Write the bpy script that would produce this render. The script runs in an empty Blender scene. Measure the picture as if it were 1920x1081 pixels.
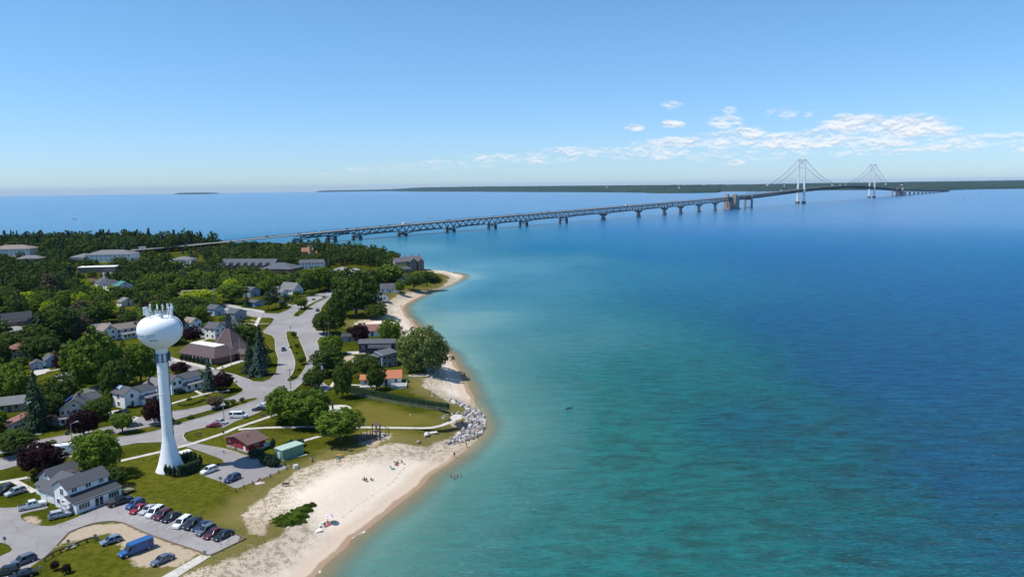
import bpy, bmesh, math, random
import numpy as np
from mathutils import Vector, Matrix
from mathutils.geometry import delaunay_2d_cdt
random.seed(7); RNG = np.random.default_rng(7)
S = bpy.context.scene; COL = S.collection
R = math.radians
# ---------------------------------------------------------------- camera
F, PIT, ROL, H = 1400., R(7.8), R(.68), 78.
c_, s_ = math.cos(PIT), math.sin(PIT)
right, up, back = Vector((1, 0, 0)), Vector((0, s_, c_)), Vector((0, -c_, s_))
cr, sr = math.cos(ROL), math.sin(ROL)
rx, ux = right*cr-up*sr, right*sr+up*cr
cam = bpy.data.objects.new('camera', bpy.data.cameras.new('camera')); COL.objects.link(cam)
cam.matrix_world = Matrix(((rx.x, ux.x, back.x, 0), (rx.y, ux.y, back.y, 0), (rx.z, ux.z, back.z, H), (0, 0, 0, 1)))
cam.data.sensor_width = 36; cam.data.lens = 36*F/1920; cam.data.clip_start = 1; cam.data.clip_end = 150000
S.camera = cam
# ---------------------------------------------------------------- light
SUN_EL, SUN_AZ = R(60), R(256.8)
W = bpy.data.worlds.new('World'); S.world = W; W.use_nodes = True
wn = W.node_tree; wn.nodes.clear()
def wnode(t, **k):
    n = wn.nodes.new(t)
    for a, b in k.items(): setattr(n, a, b)
    return n
sky = wnode('ShaderNodeTexSky', sky_type='NISHITA', sun_disc=False, sun_elevation=SUN_EL, sun_rotation=SUN_AZ,
            altitude=0, air_density=1.0, dust_density=0.15, ozone_density=2.7)
bg = wnode('ShaderNodeBackground'); bg.inputs[1].default_value = 0.13
wo = wnode('ShaderNodeOutputWorld'); wn.links.new(bg.outputs[0], wo.inputs[0])
SKY_OUT = sky.outputs[0]; SKY_SAT = 1.0

def wmath(op, a, b=0., clamp=False):
    n = wnode('ShaderNodeMath', operation=op, use_clamp=clamp)
    for i, x in enumerate((a, b)):
        if isinstance(x, bpy.types.NodeSocket): wn.links.new(x, n.inputs[i])
        else: n.inputs[i].default_value = x
    return n.outputs[0]
def wmap(x, a, b, c=0., d=1.):
    n = wnode('ShaderNodeMapRange', interpolation_type='SMOOTHSTEP'); wn.links.new(x, n.inputs[0])
    for i, v in enumerate((a, b, c, d)): n.inputs[i+1].default_value = v
    return n.outputs[0]
tcw = wnode('ShaderNodeTexCoord'); sep = wnode('ShaderNodeSeparateXYZ'); wn.links.new(tcw.outputs['Generated'], sep.inputs[0])
DEG = 180/math.pi
azw = wmath('MULTIPLY', wmath('ARCTAN2', sep.outputs[0], sep.outputs[1]), DEG); elw = wmath('MULTIPLY', wmath('ARCSINE', sep.outputs[2]), DEG)
def wvec(sx, sy, oy=0.):
    c = wnode('ShaderNodeCombineXYZ'); wn.links.new(wmath('MULTIPLY', azw, sx), c.inputs[0]); wn.links.new(wmath('ADD', wmath('MULTIPLY', elw, sy), oy), c.inputs[1]); return c.outputs[0]
def wnoise(sx, sy, det=6, rough=.6, oy=0., dist=0.):
    n = wnode('ShaderNodeTexNoise'); wn.links.new(wvec(sx, sy, oy), n.inputs['Vector']); n.inputs['Scale'].default_value = 1; n.inputs['Detail'].default_value = det; n.inputs['Roughness'].default_value = rough; n.inputs['Distortion'].default_value = dist; return n.outputs[0]
CL = []                                              # cumulus heaps and streaks of the low bank: centre, half width, half height, strength
for px, py, w_, h_, s_c in ((1590, 232, 46, 13, 1.1), (1690, 238, 62, 15, 1.15), (1745, 245, 34, 10, .9), (1640, 262, 130, 12, .75), (1800, 262, 90, 9, .7), (1500, 262, 120, 14, .85), (1395, 250, 30, 10, 1.), (1370, 262, 70, 12, .8), (1260, 268, 60, 10, .85), (1200, 285, 90, 10, .65), (1090, 283, 60, 9, .62), (965, 294, 80, 8, .58), (740, 313, 90, 7, .34), (840, 306, 90, 7, .42), (1020, 296, 50, 8, .6),
        (1355, 228, 26, 9, .95), (1258, 233, 18, 6, .95), (1188, 239, 15, 5, .95), (1256, 198, 16, 7, .6), (1365, 208, 13, 5, .75), (1468, 214, 18, 8, .6), (1440, 212, 12, 5, .5), (1506, 214, 10, 6, .5), (1372, 302, 20, 5, .85), (1300, 300, 22, 5, .45), (1850, 258, 60, 8, .55), (1915, 258, 14, 8, .7), (1420, 285, 190, 10, .45), (1640, 280, 160, 8, .5), (1760, 275, 60, 7, .7), (1900, 275, 25, 6, .5), (990, 320, 20, 4, .4), (390, 328, 90, 4, .18), (600, 322, 60, 4, .2), (2050, 265, 90, 12, .8), (2200, 250, 70, 12, .8)):
    a_ = math.degrees(math.atan((px-960)/F)); e_ = (345.5-(px-960)*.0119-py)/F*DEG*math.cos(math.radians(a_)); g = DEG/F
    CL.append((a_, e_, w_*g*math.cos(math.radians(a_))**2, h_*g, s_c))
shape = None
for a_, e_, w_, h_, s_c in CL:
    q1 = wmath('MULTIPLY', wmath('ADD', azw, -a_), 1/w_); q2 = wmath('MULTIPLY', wmath('ADD', elw, -e_), 1/h_)
    r2 = wmath('ADD', wmath('MULTIPLY', q1, q1), wmath('MULTIPLY', q2, q2)); g_ = wmath('MULTIPLY', wmap(r2, 3.0, 0.), s_c)
    shape = g_ if shape is None else wmath('MAXIMUM', shape, g_)
dn = wmath('ADD', wnoise(.75, 1.7, 7, .6, dist=.0), wmath('MULTIPLY', wmath('ADD', wnoise(2.6, 4.6, 5, .6), -.5), .4))
dens = wmath('ADD', shape, wmath('MULTIPLY', wmath('ADD', dn, -.5), 2.0))
alpha = wmath('MULTIPLY', wmap(dens, .16, 1.2), wmap(shape, .0, .3)); alpha = wmath('MULTIPLY', alpha, .86)
dn2 = wmath('ADD', wnoise(.75, 1.7, 7, .6, oy=.30, dist=.0), wmath('MULTIPLY', wmath('ADD', wnoise(2.6, 4.6, 5, .6, oy=.6), -.5), .4))
lit = wmap(wmath('ADD', dn, wmath('MULTIPLY', dn2, -1.)), -.16, .10)
cc = wnode('ShaderNodeMix', data_type='RGBA'); wn.links.new(lit, cc.inputs[0]); cc.inputs[6].default_value = (4.4, 5.2, 6.2, 1); cc.inputs[7].default_value = (7.6, 7.6, 7.7, 1)
hs = wnode('ShaderNodeHueSaturation'); hs.inputs['Saturation'].default_value = SKY_SAT; wn.links.new(SKY_OUT, hs.inputs['Color'])
cm = wnode('ShaderNodeMix', data_type='RGBA'); wn.links.new(alpha, cm.inputs[0]); wb = wnode('ShaderNodeMix', data_type='RGBA', blend_type='MULTIPLY'); wb.inputs[0].default_value = 1; wn.links.new(hs.outputs[0], wb.inputs[6]); ht = wnode('ShaderNodeMix', data_type='RGBA'); wn.links.new(wmap(elw, -2., 14.), ht.inputs[0]); ht.inputs[6].default_value = (.61, .83, 1.24, 1); ht.inputs[7].default_value = (.67, .955, 1.15, 1); wn.links.new(ht.outputs[2], wb.inputs[7]); wn.links.new(wb.outputs[2], cm.inputs[6]); wn.links.new(cc.outputs[2], cm.inputs[7])
wn.links.new(cm.outputs[2], bg.inputs[0])
sun = bpy.data.objects.new('sun', bpy.data.lights.new('sun', 'SUN')); COL.objects.link(sun)
sun.data.energy = 5.0; sun.data.angle = R(.53); sun.data.color = (1, .965, .91)
sd = Vector((math.sin(SUN_AZ)*math.cos(SUN_EL), math.cos(SUN_AZ)*math.cos(SUN_EL), math.sin(SUN_EL)))
sun.rotation_euler = sd.to_track_quat('Z', 'Y').to_euler(); sun.location = (0, 0, 500)
S.view_settings.view_transform = 'Standard'; S.view_settings.look = 'None'
S.view_settings.gamma = 1; S.view_settings.use_curve_mapping = False; S.view_settings.exposure = 0.0
S.cycles.max_bounces = 6; S.cycles.diffuse_bounces = 2; S.cycles.glossy_bounces = 2; S.cycles.transmission_bounces = 3
S.cycles.transparent_max_bounces = 6; S.cycles.volume_bounces = 0
# ---------------------------------------------------------------- geometry of the place
RE = 2*6371000*1.16
def drop(x, y): return (x*x+y*y)/RE                 # curve of the earth, refraction included
def ray(px, py):
    x = px-960; y = py-540.5; xx = x*cr-y*sr; yy = x*sr+y*cr
    u = -yy/F; return np.array([xx/F, c_+u*s_, -s_+u*c_])
def G(px, py, z=4.):
    d = ray(px, py); t = (z-H)/d[2]; return np.array([d[0]*t, d[1]*t])
def Gs(px, py):                                      # a point on the curved lake surface
    d = ray(px, py); a = -(d[0]**2+d[1]**2)/RE; b = d[2]
    disc = b*b-4*(-a)*H
    if disc < 0: t = -b/(2*-a)
    else: t = (-b-math.sqrt(disc))/(2*-a)
    return np.array([d[0]*t, d[1]*t])
def VH(px, py, P):                                   # height of the point seen at px,py above plan point P
    d = ray(px, py); return H+d[2]*math.hypot(P[0], P[1])/math.hypot(d[0], d[1])
def PX(X, Y, Z):
    Z = Z-H; d = Y*c_-Z*s_; u = Y*s_+Z*c_; x = F*X/d; y = -F*u/d
    return 960+x*cr+y*sr, 540.5-x*sr+y*cr
# ---------------------------------------------------------------- mesh helpers
def link(name, me, mt=None, parent=None, loc=None, rz=0, scale=None):
    o = bpy.data.objects.new(name, me); COL.objects.link(o)
    if mt is not None and me is not None and not me.materials: me.materials.append(mt)
    if parent is not None: o.parent = parent
    if loc is not None: o.location = loc
    if rz: o.rotation_euler = (0, 0, rz)
    if scale is not None: o.scale = scale
    return o
def tag(o, label=None, cat=None, group=None, kind=None):
    if label: o['label'] = label
    if cat: o['category'] = cat
    if group: o['group'] = group
    if kind: o['kind'] = kind
    return o
def empty(name, loc, rz=0, label=None, cat=None, group=None):
    return tag(link(name, None, loc=loc, rz=rz), label, cat, group)
def mesh_np(name, v, f, smooth=False):
    me = bpy.data.meshes.new(name); v = np.asarray(v, dtype=np.float32); f = np.asarray(f, dtype=np.int32)
    me.vertices.add(len(v)); me.vertices.foreach_set('co', v.ravel())
    k = f.shape[1]; me.loops.add(f.size); me.loops.foreach_set('vertex_index', f.ravel())
    me.polygons.add(len(f)); me.polygons.foreach_set('loop_start', np.arange(0, f.size, k, dtype=np.int32))
    me.polygons.foreach_set('loop_total', np.full(len(f), k, dtype=np.int32))
    if smooth: me.polygons.foreach_set('use_smooth', np.ones(len(f), dtype=bool))
    me.update(calc_edges=True); return me
class MB:
    def __init__(s): s.v = []; s.f = []
    def add(s, v, f):
        n = len(s.v); s.v += [tuple(p) for p in v]; s.f += [tuple(i+n for i in q) for q in f]; return s
    def box(s, x0, x1, y0, y1, z0, z1):
        return s.add([(x0, y0, z0), (x1, y0, z0), (x1, y1, z0), (x0, y1, z0), (x0, y0, z1), (x1, y0, z1), (x1, y1, z1), (x0, y1, z1)],
                     [(0, 3, 2, 1), (4, 5, 6, 7), (0, 1, 5, 4), (1, 2, 6, 5), (2, 3, 7, 6), (3, 0, 4, 7)])
    def bar(s, p, q, w, h=None):
        p = Vector(p); q = Vector(q); d = (q-p); h = h or w
        if d.length < 1e-6: return s
        d.normalize(); r = d.cross(Vector((0, 0, 1)))
        if r.length < 1e-3: r = Vector((1, 0, 0))
        r.normalize(); u = r.cross(d); r *= w/2; u *= h/2
        return s.add([p-r-u, p+r-u, p+r+u, p-r+u, q-r-u, q+r-u, q+r+u, q-r+u],
                     [(0, 1, 2, 3), (7, 6, 5, 4), (0, 4, 5, 1), (1, 5, 6, 2), (2, 6, 7, 3), (3, 7, 4, 0)])
    def cyl(s, x, y, z0, z1, r0, r1=None, n=10):
        return s.lathe([(r0, z0), (r0 if r1 is None else r1, z1)], x, y, n, cap=True)
    def lathe(s, prof, x=0, y=0, n=16, cap=False):
        v = [(x+r*math.cos(2*math.pi*k/n), y+r*math.sin(2*math.pi*k/n), z) for r, z in prof for k in range(n)]
        f = [(i*n+k, i*n+(k+1) % n, (i+1)*n+(k+1) % n, (i+1)*n+k) for i in range(len(prof)-1) for k in range(n)]
        if cap: f += [tuple(range(n))[::-1], tuple((len(prof)-1)*n+k for k in range(n))]
        return s.add(v, f)
    def prism(s, poly, z0, z1):
        n = len(poly); v = [(a, b, z0) for a, b in poly]+[(a, b, z1) for a, b in poly]
        return s.add(v, [tuple(range(n))[::-1], tuple(range(n, 2*n))]+[(k, (k+1) % n, n+(k+1) % n, n+k) for k in range(n)])
    def slab(s, quad, t):
        q = [Vector(a) for a in quad]; n = (q[1]-q[0]).cross(q[-1]-q[0]).normalized()*t
        m = len(q); v = q+[a-n for a in q]
        return s.add(v, [tuple(range(m)), tuple(range(m, 2*m))[::-1]]+[((k+1) % m, k, m+k, m+(k+1) % m) for k in range(m)])
    def mesh(s, name, smooth=False):
        me = bpy.data.meshes.new(name); me.from_pydata([tuple(a) for a in s.v], [], s.f)
        if smooth: me.polygons.foreach_set('use_smooth', [True]*len(me.polygons))
        me.update(); return me
    def build(s, name, mt, parent=None, smooth=False, **k): return link(name, s.mesh(name, smooth), mt, parent, **k)
# ---------------------------------------------------------------- materials
MATS = {}
def nt_mat(name):
    m = bpy.data.materials.new(name); m.use_nodes = True; return m, m.node_tree, m.node_tree.nodes['Principled BSDF']
def N(nt, t, ins=None, **k):
    n = nt.nodes.new(t)
    for a, b in k.items(): setattr(n, a, b)
    for a, b in (ins or {}).items():
        if hasattr(b, 'links') or isinstance(b, bpy.types.NodeSocket): nt.links.new(b, n.inputs[a])
        else: n.inputs[a].default_value = b
    return n
def rgb(c): return (c[0], c[1], c[2], 1)
def mixc(nt, fac, a, b, bt='MIX'):
    n = nt.nodes.new('ShaderNodeMix'); n.data_type = 'RGBA'; n.blend_type = bt
    for i, x in ((0, fac), (6, a), (7, b)):
        if isinstance(x, bpy.types.NodeSocket): nt.links.new(x, n.inputs[i])
        else: n.inputs[i].default_value = x if i == 0 else (rgb(x) if len(x) == 3 else x)
    return n.outputs[2]
def math_(nt, op, a, b=0., c=0., clamp=False):
    n = nt.nodes.new('ShaderNodeMath'); n.operation = op; n.use_clamp = clamp
    for i, x in enumerate((a, b, c)):
        if isinstance(x, bpy.types.NodeSocket): nt.links.new(x, n.inputs[i])
        else: n.inputs[i].default_value = x
    return n.outputs[0]
def noise(nt, scale, detail=3, rough=.55, vec=None, dist=0):
    if vec is None: vec = N(nt, 'ShaderNodeNewGeometry').outputs['Position']
    n = N(nt, 'ShaderNodeTexNoise', {'Scale': scale, 'Detail': detail, 'Roughness': rough, 'Vector': vec, 'Distortion': dist}); return n.outputs[0]
def ramp(nt, fac, stops, interp='LINEAR'):
    n = nt.nodes.new('ShaderNodeValToRGB'); nt.links.new(fac, n.inputs[0]); e = n.color_ramp; e.interpolation = interp
    while len(e.elements) < len(stops): e.elements.new(.5)
    for el, (p, c) in zip(e.elements, stops): el.position = p; el.color = rgb(c) if not isinstance(c, float) else (c, c, c, 1)
    return n.outputs[0]
def sstep(nt, x, a, b):
    n = nt.nodes.new('ShaderNodeMapRange'); n.interpolation_type = 'SMOOTHSTEP'; nt.links.new(x, n.inputs[0])
    n.inputs[1].default_value = a; n.inputs[2].default_value = b; return n.outputs[0]
def attr(nt, name): return N(nt, 'ShaderNodeAttribute', attribute_name=name)
def M(name, col=(.5, .5, .5), rough=.7, var=.12, scale=1.2, metal=0, bump=0, spec=.5, objvar=0, wear=None):
    if name in MATS: return MATS[name]
    m, nt, b = nt_mat(name)
    dark = tuple(c*(1-var) for c in col); light = tuple(min(1, c*(1+var)) for c in col)
    nz = noise(nt, scale, 4, .65)
    out = mixc(nt, sstep(nt, nz, .3, .7), dark, light)
    if wear: out = mixc(nt, math_(nt, 'MULTIPLY', sstep(nt, noise(nt, scale*.35, 5, .7), .52, .68), .6), out, wear)
    if objvar:
        r = N(nt, 'ShaderNodeObjectInfo').outputs['Random']
        out = mixc(nt, math_(nt, 'MULTIPLY', r, objvar), out, tuple(c*.5 for c in col))
    nt.links.new(out, b.inputs['Base Color']); b.inputs['Roughness'].default_value = rough
    b.inputs['Metallic'].default_value = metal; b.inputs['Specular IOR Level'].default_value = spec
    if bump:
        bp = N(nt, 'ShaderNodeBump', {'Strength': .5, 'Distance': bump, 'Height': noise(nt, scale*6, 3)}); nt.links.new(bp.outputs[0], b.inputs['Normal'])
    MATS[name] = m; return m
def stripes(name, col, scale, axis='Z', rough=.6, amt=.16, var=.08):   # lap siding / roof courses as fine relief
    if name in MATS: return MATS[name]
    m, nt, b = nt_mat(name)
    tc = N(nt, 'ShaderNodeTexCoord').outputs['Object']
    w = N(nt, 'ShaderNodeTexWave', {'Vector': tc, 'Scale': scale, 'Distortion': .2}, wave_type='BANDS', bands_direction=axis, wave_profile='SAW').outputs[1]
    base = mixc(nt, noise(nt, .9, 5, .7), tuple(c*(1-var) for c in col), tuple(min(1, c*(1+var)) for c in col))
    sp = mixc(nt, math_(nt, 'MULTIPLY', sstep(nt, noise(nt, 7, 2, .6), .5, .75), .35), base, tuple(c*.6 for c in col))
    nt.links.new(sp, b.inputs['Base Color'])
    bp = N(nt, 'ShaderNodeBump', {'Strength': amt*3, 'Distance': .03, 'Height': w}); nt.links.new(bp.outputs[0], b.inputs['Normal'])
    b.inputs['Roughness'].default_value = rough; b.inputs['Specular IOR Level'].default_value = .3; MATS[name] = m; return m
WHITE = stripes('white_siding', (.83, .83, .83), 1.3)
def wallm(n, c): return stripes('siding_'+n, c, 1.3)
def roofm(n, c): return stripes('shingle_'+n, c, 1.1, rough=.95, amt=.25, var=.14)
GLASS = M('window_glass', (.03, .04, .05), .08, .3, 3, spec=.8)
TRIM = M('white_trim', (.78, .78, .77), .5, .05)
CONC = M('concrete', (.40, .37, .33), .9, .16, .8, bump=.02)
CONCL = M('pale_concrete', (.50, .46, .40), .9, .16, .8, bump=.02)
WOOD = M('weathered_wood', (.16, .11, .08), .85, .25, 3, bump=.02)
DARKM = M('dark_metal', (.035, .035, .038), .5, .2)
GREYM = M('galvanised_metal', (.35, .36, .37), .45, .15, 2, metal=.4)
BARK = M('bark', (.10, .075, .055), .95, .3, 3, bump=.05)
WPAINT = M('white_paint', (.86, .87, .88), .38, .04, .25, wear=(.70, .71, .70))
# ---------------------------------------------------------------- shore and terrain
SHORE = [(560, 1105), (590, 1081), (615, 1054), (650, 1026), (662, 1007), (685, 995), (730, 960), (750, 944), (792, 911), (807, 892), (850, 862), (880, 838), (892, 827),
 (901, 817), (910, 794), (907, 779), (899, 770), (890, 757), (890, 745), (880, 727), (869, 700), (857, 685), (850, 667), (840, 660), (812, 640), (782, 612), (777, 605), (762, 590),
 (757, 577), (762.6, 570), (776.6, 562), (795, 552.5), (819, 541.6), (844, 534), (862.6, 524), (872, 518), (866, 514), (845, 511), (827, 509), (797, 506), (781, 503),
 (760, 494), (730, 483), (690, 474), (640, 466), (590, 461), (520, 458), (440, 458), (330, 458.5), (200, 459), (100, 459), (0, 459), (-120, 456), (-300, 454)]
shore = np.array([(-30, 20)]+[tuple(G(a, b, 0.)) for a, b in SHORE]+[(-3200, 900), (-3200, -400), (-40, -400)])
SAND = [(330, 1120), (355, 1081), (400, 1068), (440, 1050), (470, 1030), (505, 1012), (526, 997), (512, 986), (482, 984), (454, 977), (462, 960), (488, 944), (515, 920), (545, 897), (580, 880), (627, 864), (677, 852), (715, 842), (745, 835), (767, 834),
 (800, 832), (818, 826), (830, 819), (848, 809.6), (870, 802), (872, 794), (864, 784), (868, 776), (882, 772), (874, 763), (850, 750), (830, 745), (797, 732), (795, 717), (800, 700), (797, 687), (775, 678),
 (770, 655), (762, 630), (742, 626), (700, 622), (668, 612), (660, 607), (684, 602.6), (712, 598), (716, 590), (716, 571), (728, 562), (745, 552.5), (769, 544.7), (795, 538.5),
 (825, 532), (840.7, 523), (842, 516.6), (815.7, 513.5), (803, 509), (812, 500), (900, 500), (1000, 560), (1000, 900), (700, 1180), (330, 1180)]
def sdf(P, poly):                                    # signed distance, positive inside
    P = np.asarray(P, float); out = np.full(len(P), 1e18); ins = np.zeros(len(P), bool)
    n = len(poly)
    for i in range(n):
        a = poly[i]; b = poly[(i+1) % n]; ab = b-a; L = max(ab@ab, 1e-9)
        t = np.clip(((P-a)@ab)/L, 0, 1); d = P-a-t[:, None]*ab; out = np.minimum(out, (d*d).sum(1))
        c = ((a[1] > P[:, 1]) != (b[1] > P[:, 1]))
        with np.errstate(divide='ignore', invalid='ignore'):
            xx = (b[0]-a[0])*(P[:, 1]-a[1])/(b[1]-a[1])+a[0]
        ins ^= (c & (P[:, 0] < xx))
    return np.where(ins, 1, -1)*np.sqrt(out)
def land_z(d):
    t = np.clip(d/20., 0, 1); up_ = 4*(t*t*(3-2*t)); t2 = np.clip(d/8, 0, 1)
    return np.where(d > 0, up_+.05*t2*(1-t), np.maximum(d*.07, -3.2))
def terrain(x, y): return float(land_z(sdf(np.array([[x, y]]), shore))[0])
def T(px, py):                                       # where the line of sight meets the ground
    z = 4.
    for _ in range(6):
        p = G(px, py, z); z = .5*z+.5*max(0., terrain(*p))
    p = G(px, py, z); return Vector((p[0], p[1], max(0., terrain(*p))))
sand = np.array([tuple(G(a, b, 0. if 860 < a < 1e4 or b < 505 or b > 1100 else 3.)) for a, b in SAND])
DIRT = [[(104, 1024), (128, 999), (172, 983), (214, 979), (240, 984), (300, 1010), (374, 1036), (330, 1062), (255, 1060), (225, 1025), (205, 1000), (160, 1010)],
        [(678, 811), (705, 806), (738, 814), (728, 824), (713, 829), (700, 838), (671, 832)],
        [(45, 968), (70, 968), (78, 978), (60, 983), (44, 976)], [(12, 566), (90, 556), (97, 560), (60, 572), (20, 574)],
        [(612, 507), (640, 503), (655, 512), (620, 518)], [(686, 512), (712, 508), (705, 522), (690, 524)], [(840, 782), (846, 777), (858, 775), (867, 778), (868, 785), (856, 789), (845, 788)],
        [(646, 668), (664, 665), (668, 680), (648, 682)], [(455, 968), (488, 944), (520, 940), (500, 1000), (470, 1000)]]
dirt = [np.array([tuple(G(*p)) for p in poly]) for poly in DIRT]
def grid_mesh(name, az, rr, keep=None):
    A, Q = np.meshgrid(az, rr); X = (Q*np.sin(A)).ravel(); Y = (Q*np.cos(A)).ravel(); P = np.stack([X, Y], 1)
    na = len(az); i = np.arange(len(rr)-1)[:, None]*na+np.arange(na-1)[None, :]; i = i.ravel()
    f = np.stack([i, i+na, i+na+1, i+1], 1)[:, ::-1]
    if keep is not None:
        k = keep(P); f = f[k[f].any(1)]
    return P, f
def add_attr(me, name, vals):
    a = me.attributes.new(name, 'FLOAT', 'POINT'); a.data.foreach_set('value', np.asarray(vals, np.float32))
def compact(v, f, *arrs):
    u, inv = np.unique(f.ravel(), return_inverse=True); return v[u], inv.reshape(f.shape), [a[u] for a in arrs]
DRYP = [[(640, 770), (690, 752), (745, 768), (840, 780), (832, 797), (760, 800), (660, 799), (640, 790)], [(660, 806), (800, 806), (838, 800), (800, 828), (745, 832), (690, 842), (600, 866), (560, 880), (590, 860)], [(430, 930), (480, 905), (470, 960), (450, 975), (420, 970)], [(640, 640), (650, 610), (668, 615), (664, 640)]]
dryw = [np.array([tuple(G(*p)) for p in poly]) for poly in DRYP]
az = np.radians(np.concatenate([np.arange(-100, -48, 1.0), np.arange(-48, 8, .22), np.arange(8, 40, 2)]))
rr = np.concatenate([np.arange(20, 110, 6), 110*np.exp(np.arange(0, 2.45, .009)), [1500, 1900, 2500, 3200]])
P, f = grid_mesh('ground', az, rr); d = sdf(P, shore); k = d > -45; f = f[k[f].all(1)]
z = land_z(d)+np.where(d > 20, 0, 0)
sa = sdf(P, sand); di = np.max([sdf(P, q) for q in dirt], axis=0)
dl = np.max([sdf(P, q) for q in dryw], axis=0)
P3, f, (sa, di, d, dl) = compact(np.column_stack([P, z]), f, sa, di, d, dl)
me = mesh_np('ground', P3, f, True); add_attr(me, 'sand', sa); add_attr(me, 'dirt', di); add_attr(me, 'shore', d); add_attr(me, 'dry', dl)
m, nt, b = nt_mat('ground')
sa_, di_, sh_ = attr(nt, 'sand').outputs['Fac'], attr(nt, 'dirt').outputs['Fac'], attr(nt, 'shore').outputs['Fac']
big, mid, fine, tiny = noise(nt, .018, 4, .6), noise(nt, .09, 5, .65), noise(nt, .7, 4, .7), noise(nt, 3.5, 3, .7)
g1 = mixc(nt, sstep(nt, mid, .41, .59), (.034, .045, .003), (.076, .082, .006))
g1 = mixc(nt, math_(nt, 'MULTIPLY', sstep(nt, big, .46, .58), .75), g1, (.120, .118, .014))
g1 = mixc(nt, math_(nt, 'MULTIPLY', sstep(nt, fine, .40, .62), .6), g1, (.024, .036, .003))
g1 = mixc(nt, math_(nt, 'MULTIPLY', sstep(nt, tiny, .45, .60), .42), g1, (.088, .095, .012))
g1 = mixc(nt, math_(nt, 'MULTIPLY', sstep(nt, math_(nt, 'ADD', attr(nt, 'dry').outputs['Fac'], math_(nt, 'MULTIPLY', math_(nt, 'SUBTRACT', mid, .5), 12)), -3, 4), .75), g1, mixc(nt, fine, (.12, .105, .015), (.20, .165, .045)))
near = math_(nt, 'ADD', sa_, math_(nt, 'MULTIPLY', math_(nt, 'SUBTRACT', mid, .5), 14))
dry = sstep(nt, near, -11, -1)
g1 = mixc(nt, math_(nt, 'MULTIPLY', dry, .75), g1, mixc(nt, fine, (.12, .105, .022), (.25, .20, .09)))
sd_ = mixc(nt, mid, (.66, .555, .43), (.78, .67, .54)); sd_ = mixc(nt, math_(nt, 'MULTIPLY', sstep(nt, tiny, .45, .7), .35), sd_, (.44, .36, .28))
trk = N(nt, 'ShaderNodeTexVoronoi', {'Scale': .55, 'Vector': N(nt, 'ShaderNodeNewGeometry').outputs['Position']}, feature='DISTANCE_TO_EDGE').outputs[0]
sd_ = mixc(nt, math_(nt, 'MULTIPLY', sstep(nt, trk, .12, .0), .05), sd_, (.38, .31, .24))
wet = math_(nt, 'ADD', sh_, math_(nt, 'MULTIPLY', math_(nt, 'SUBTRACT', noise(nt, .12, 3), .5), 2.2))
damp = sstep(nt, wet, 7.0, 3.5)
sd_ = mixc(nt, math_(nt, 'MULTIPLY', damp, .8), sd_, (.53, .41, .30))
sd_ = mixc(nt, sstep(nt, wet, 2.2, 1.3), sd_, (.34, .235, .16))
wl = math_(nt, 'MULTIPLY', sstep(nt, wet, 7.9, 7.5), sstep(nt, wet, 7.0, 7.4))                # line of driftwood and shells
sd_ = mixc(nt, math_(nt, 'MULTIPLY', math_(nt, 'MULTIPLY', wl, sstep(nt, fine, .45, .6)), .55), sd_, (.22, .17, .13))
smask = sstep(nt, math_(nt, 'ADD', sa_, math_(nt, 'ADD', math_(nt, 'MULTIPLY', math_(nt, 'SUBTRACT', mid, .5), 9), math_(nt, 'MULTIPLY', math_(nt, 'SUBTRACT', fine, .5), 5))), -.6, .6)
sd_ = mixc(nt, math_(nt, 'MULTIPLY', sstep(nt, near, 13, 3), .75), sd_, mixc(nt, fine, (.40, .32, .22), (.58, .49, .38)))
tuft = math_(nt, 'MULTIPLY', sstep(nt, near, 12, 3), sstep(nt, math_(nt, 'ADD', math_(nt, 'MULTIPLY', fine, .6), math_(nt, 'MULTIPLY', tiny, .4)), .47, .56))
sd_ = mixc(nt, math_(nt, 'MULTIPLY', tuft, .7), sd_, (.17, .14, .07))
dm = sstep(nt, math_(nt, 'ADD', di_, math_(nt, 'ADD', math_(nt, 'MULTIPLY', math_(nt, 'SUBTRACT', mid, .5), 3), math_(nt, 'MULTIPLY', math_(nt, 'SUBTRACT', fine, .5), 4))), -.5, .7)
g1 = mixc(nt, math_(nt, 'MULTIPLY', dm, .9), g1, mixc(nt, fine, (.52, .41, .31), (.36, .29, .19)))
out = mixc(nt, smask, g1, sd_)
nt.links.new(out, b.inputs['Base Color']); b.inputs['Roughness'].default_value = .95; b.inputs['Specular IOR Level'].default_value = 0
bp = N(nt, 'ShaderNodeBump', {'Strength': .6, 'Distance': .25, 'Height': math_(nt, 'ADD', fine, math_(nt, 'MULTIPLY', tiny, .5))}); nt.links.new(bp.outputs[0], b.inputs['Normal'])
tag(link('ground', me, m), kind='structure')
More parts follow.
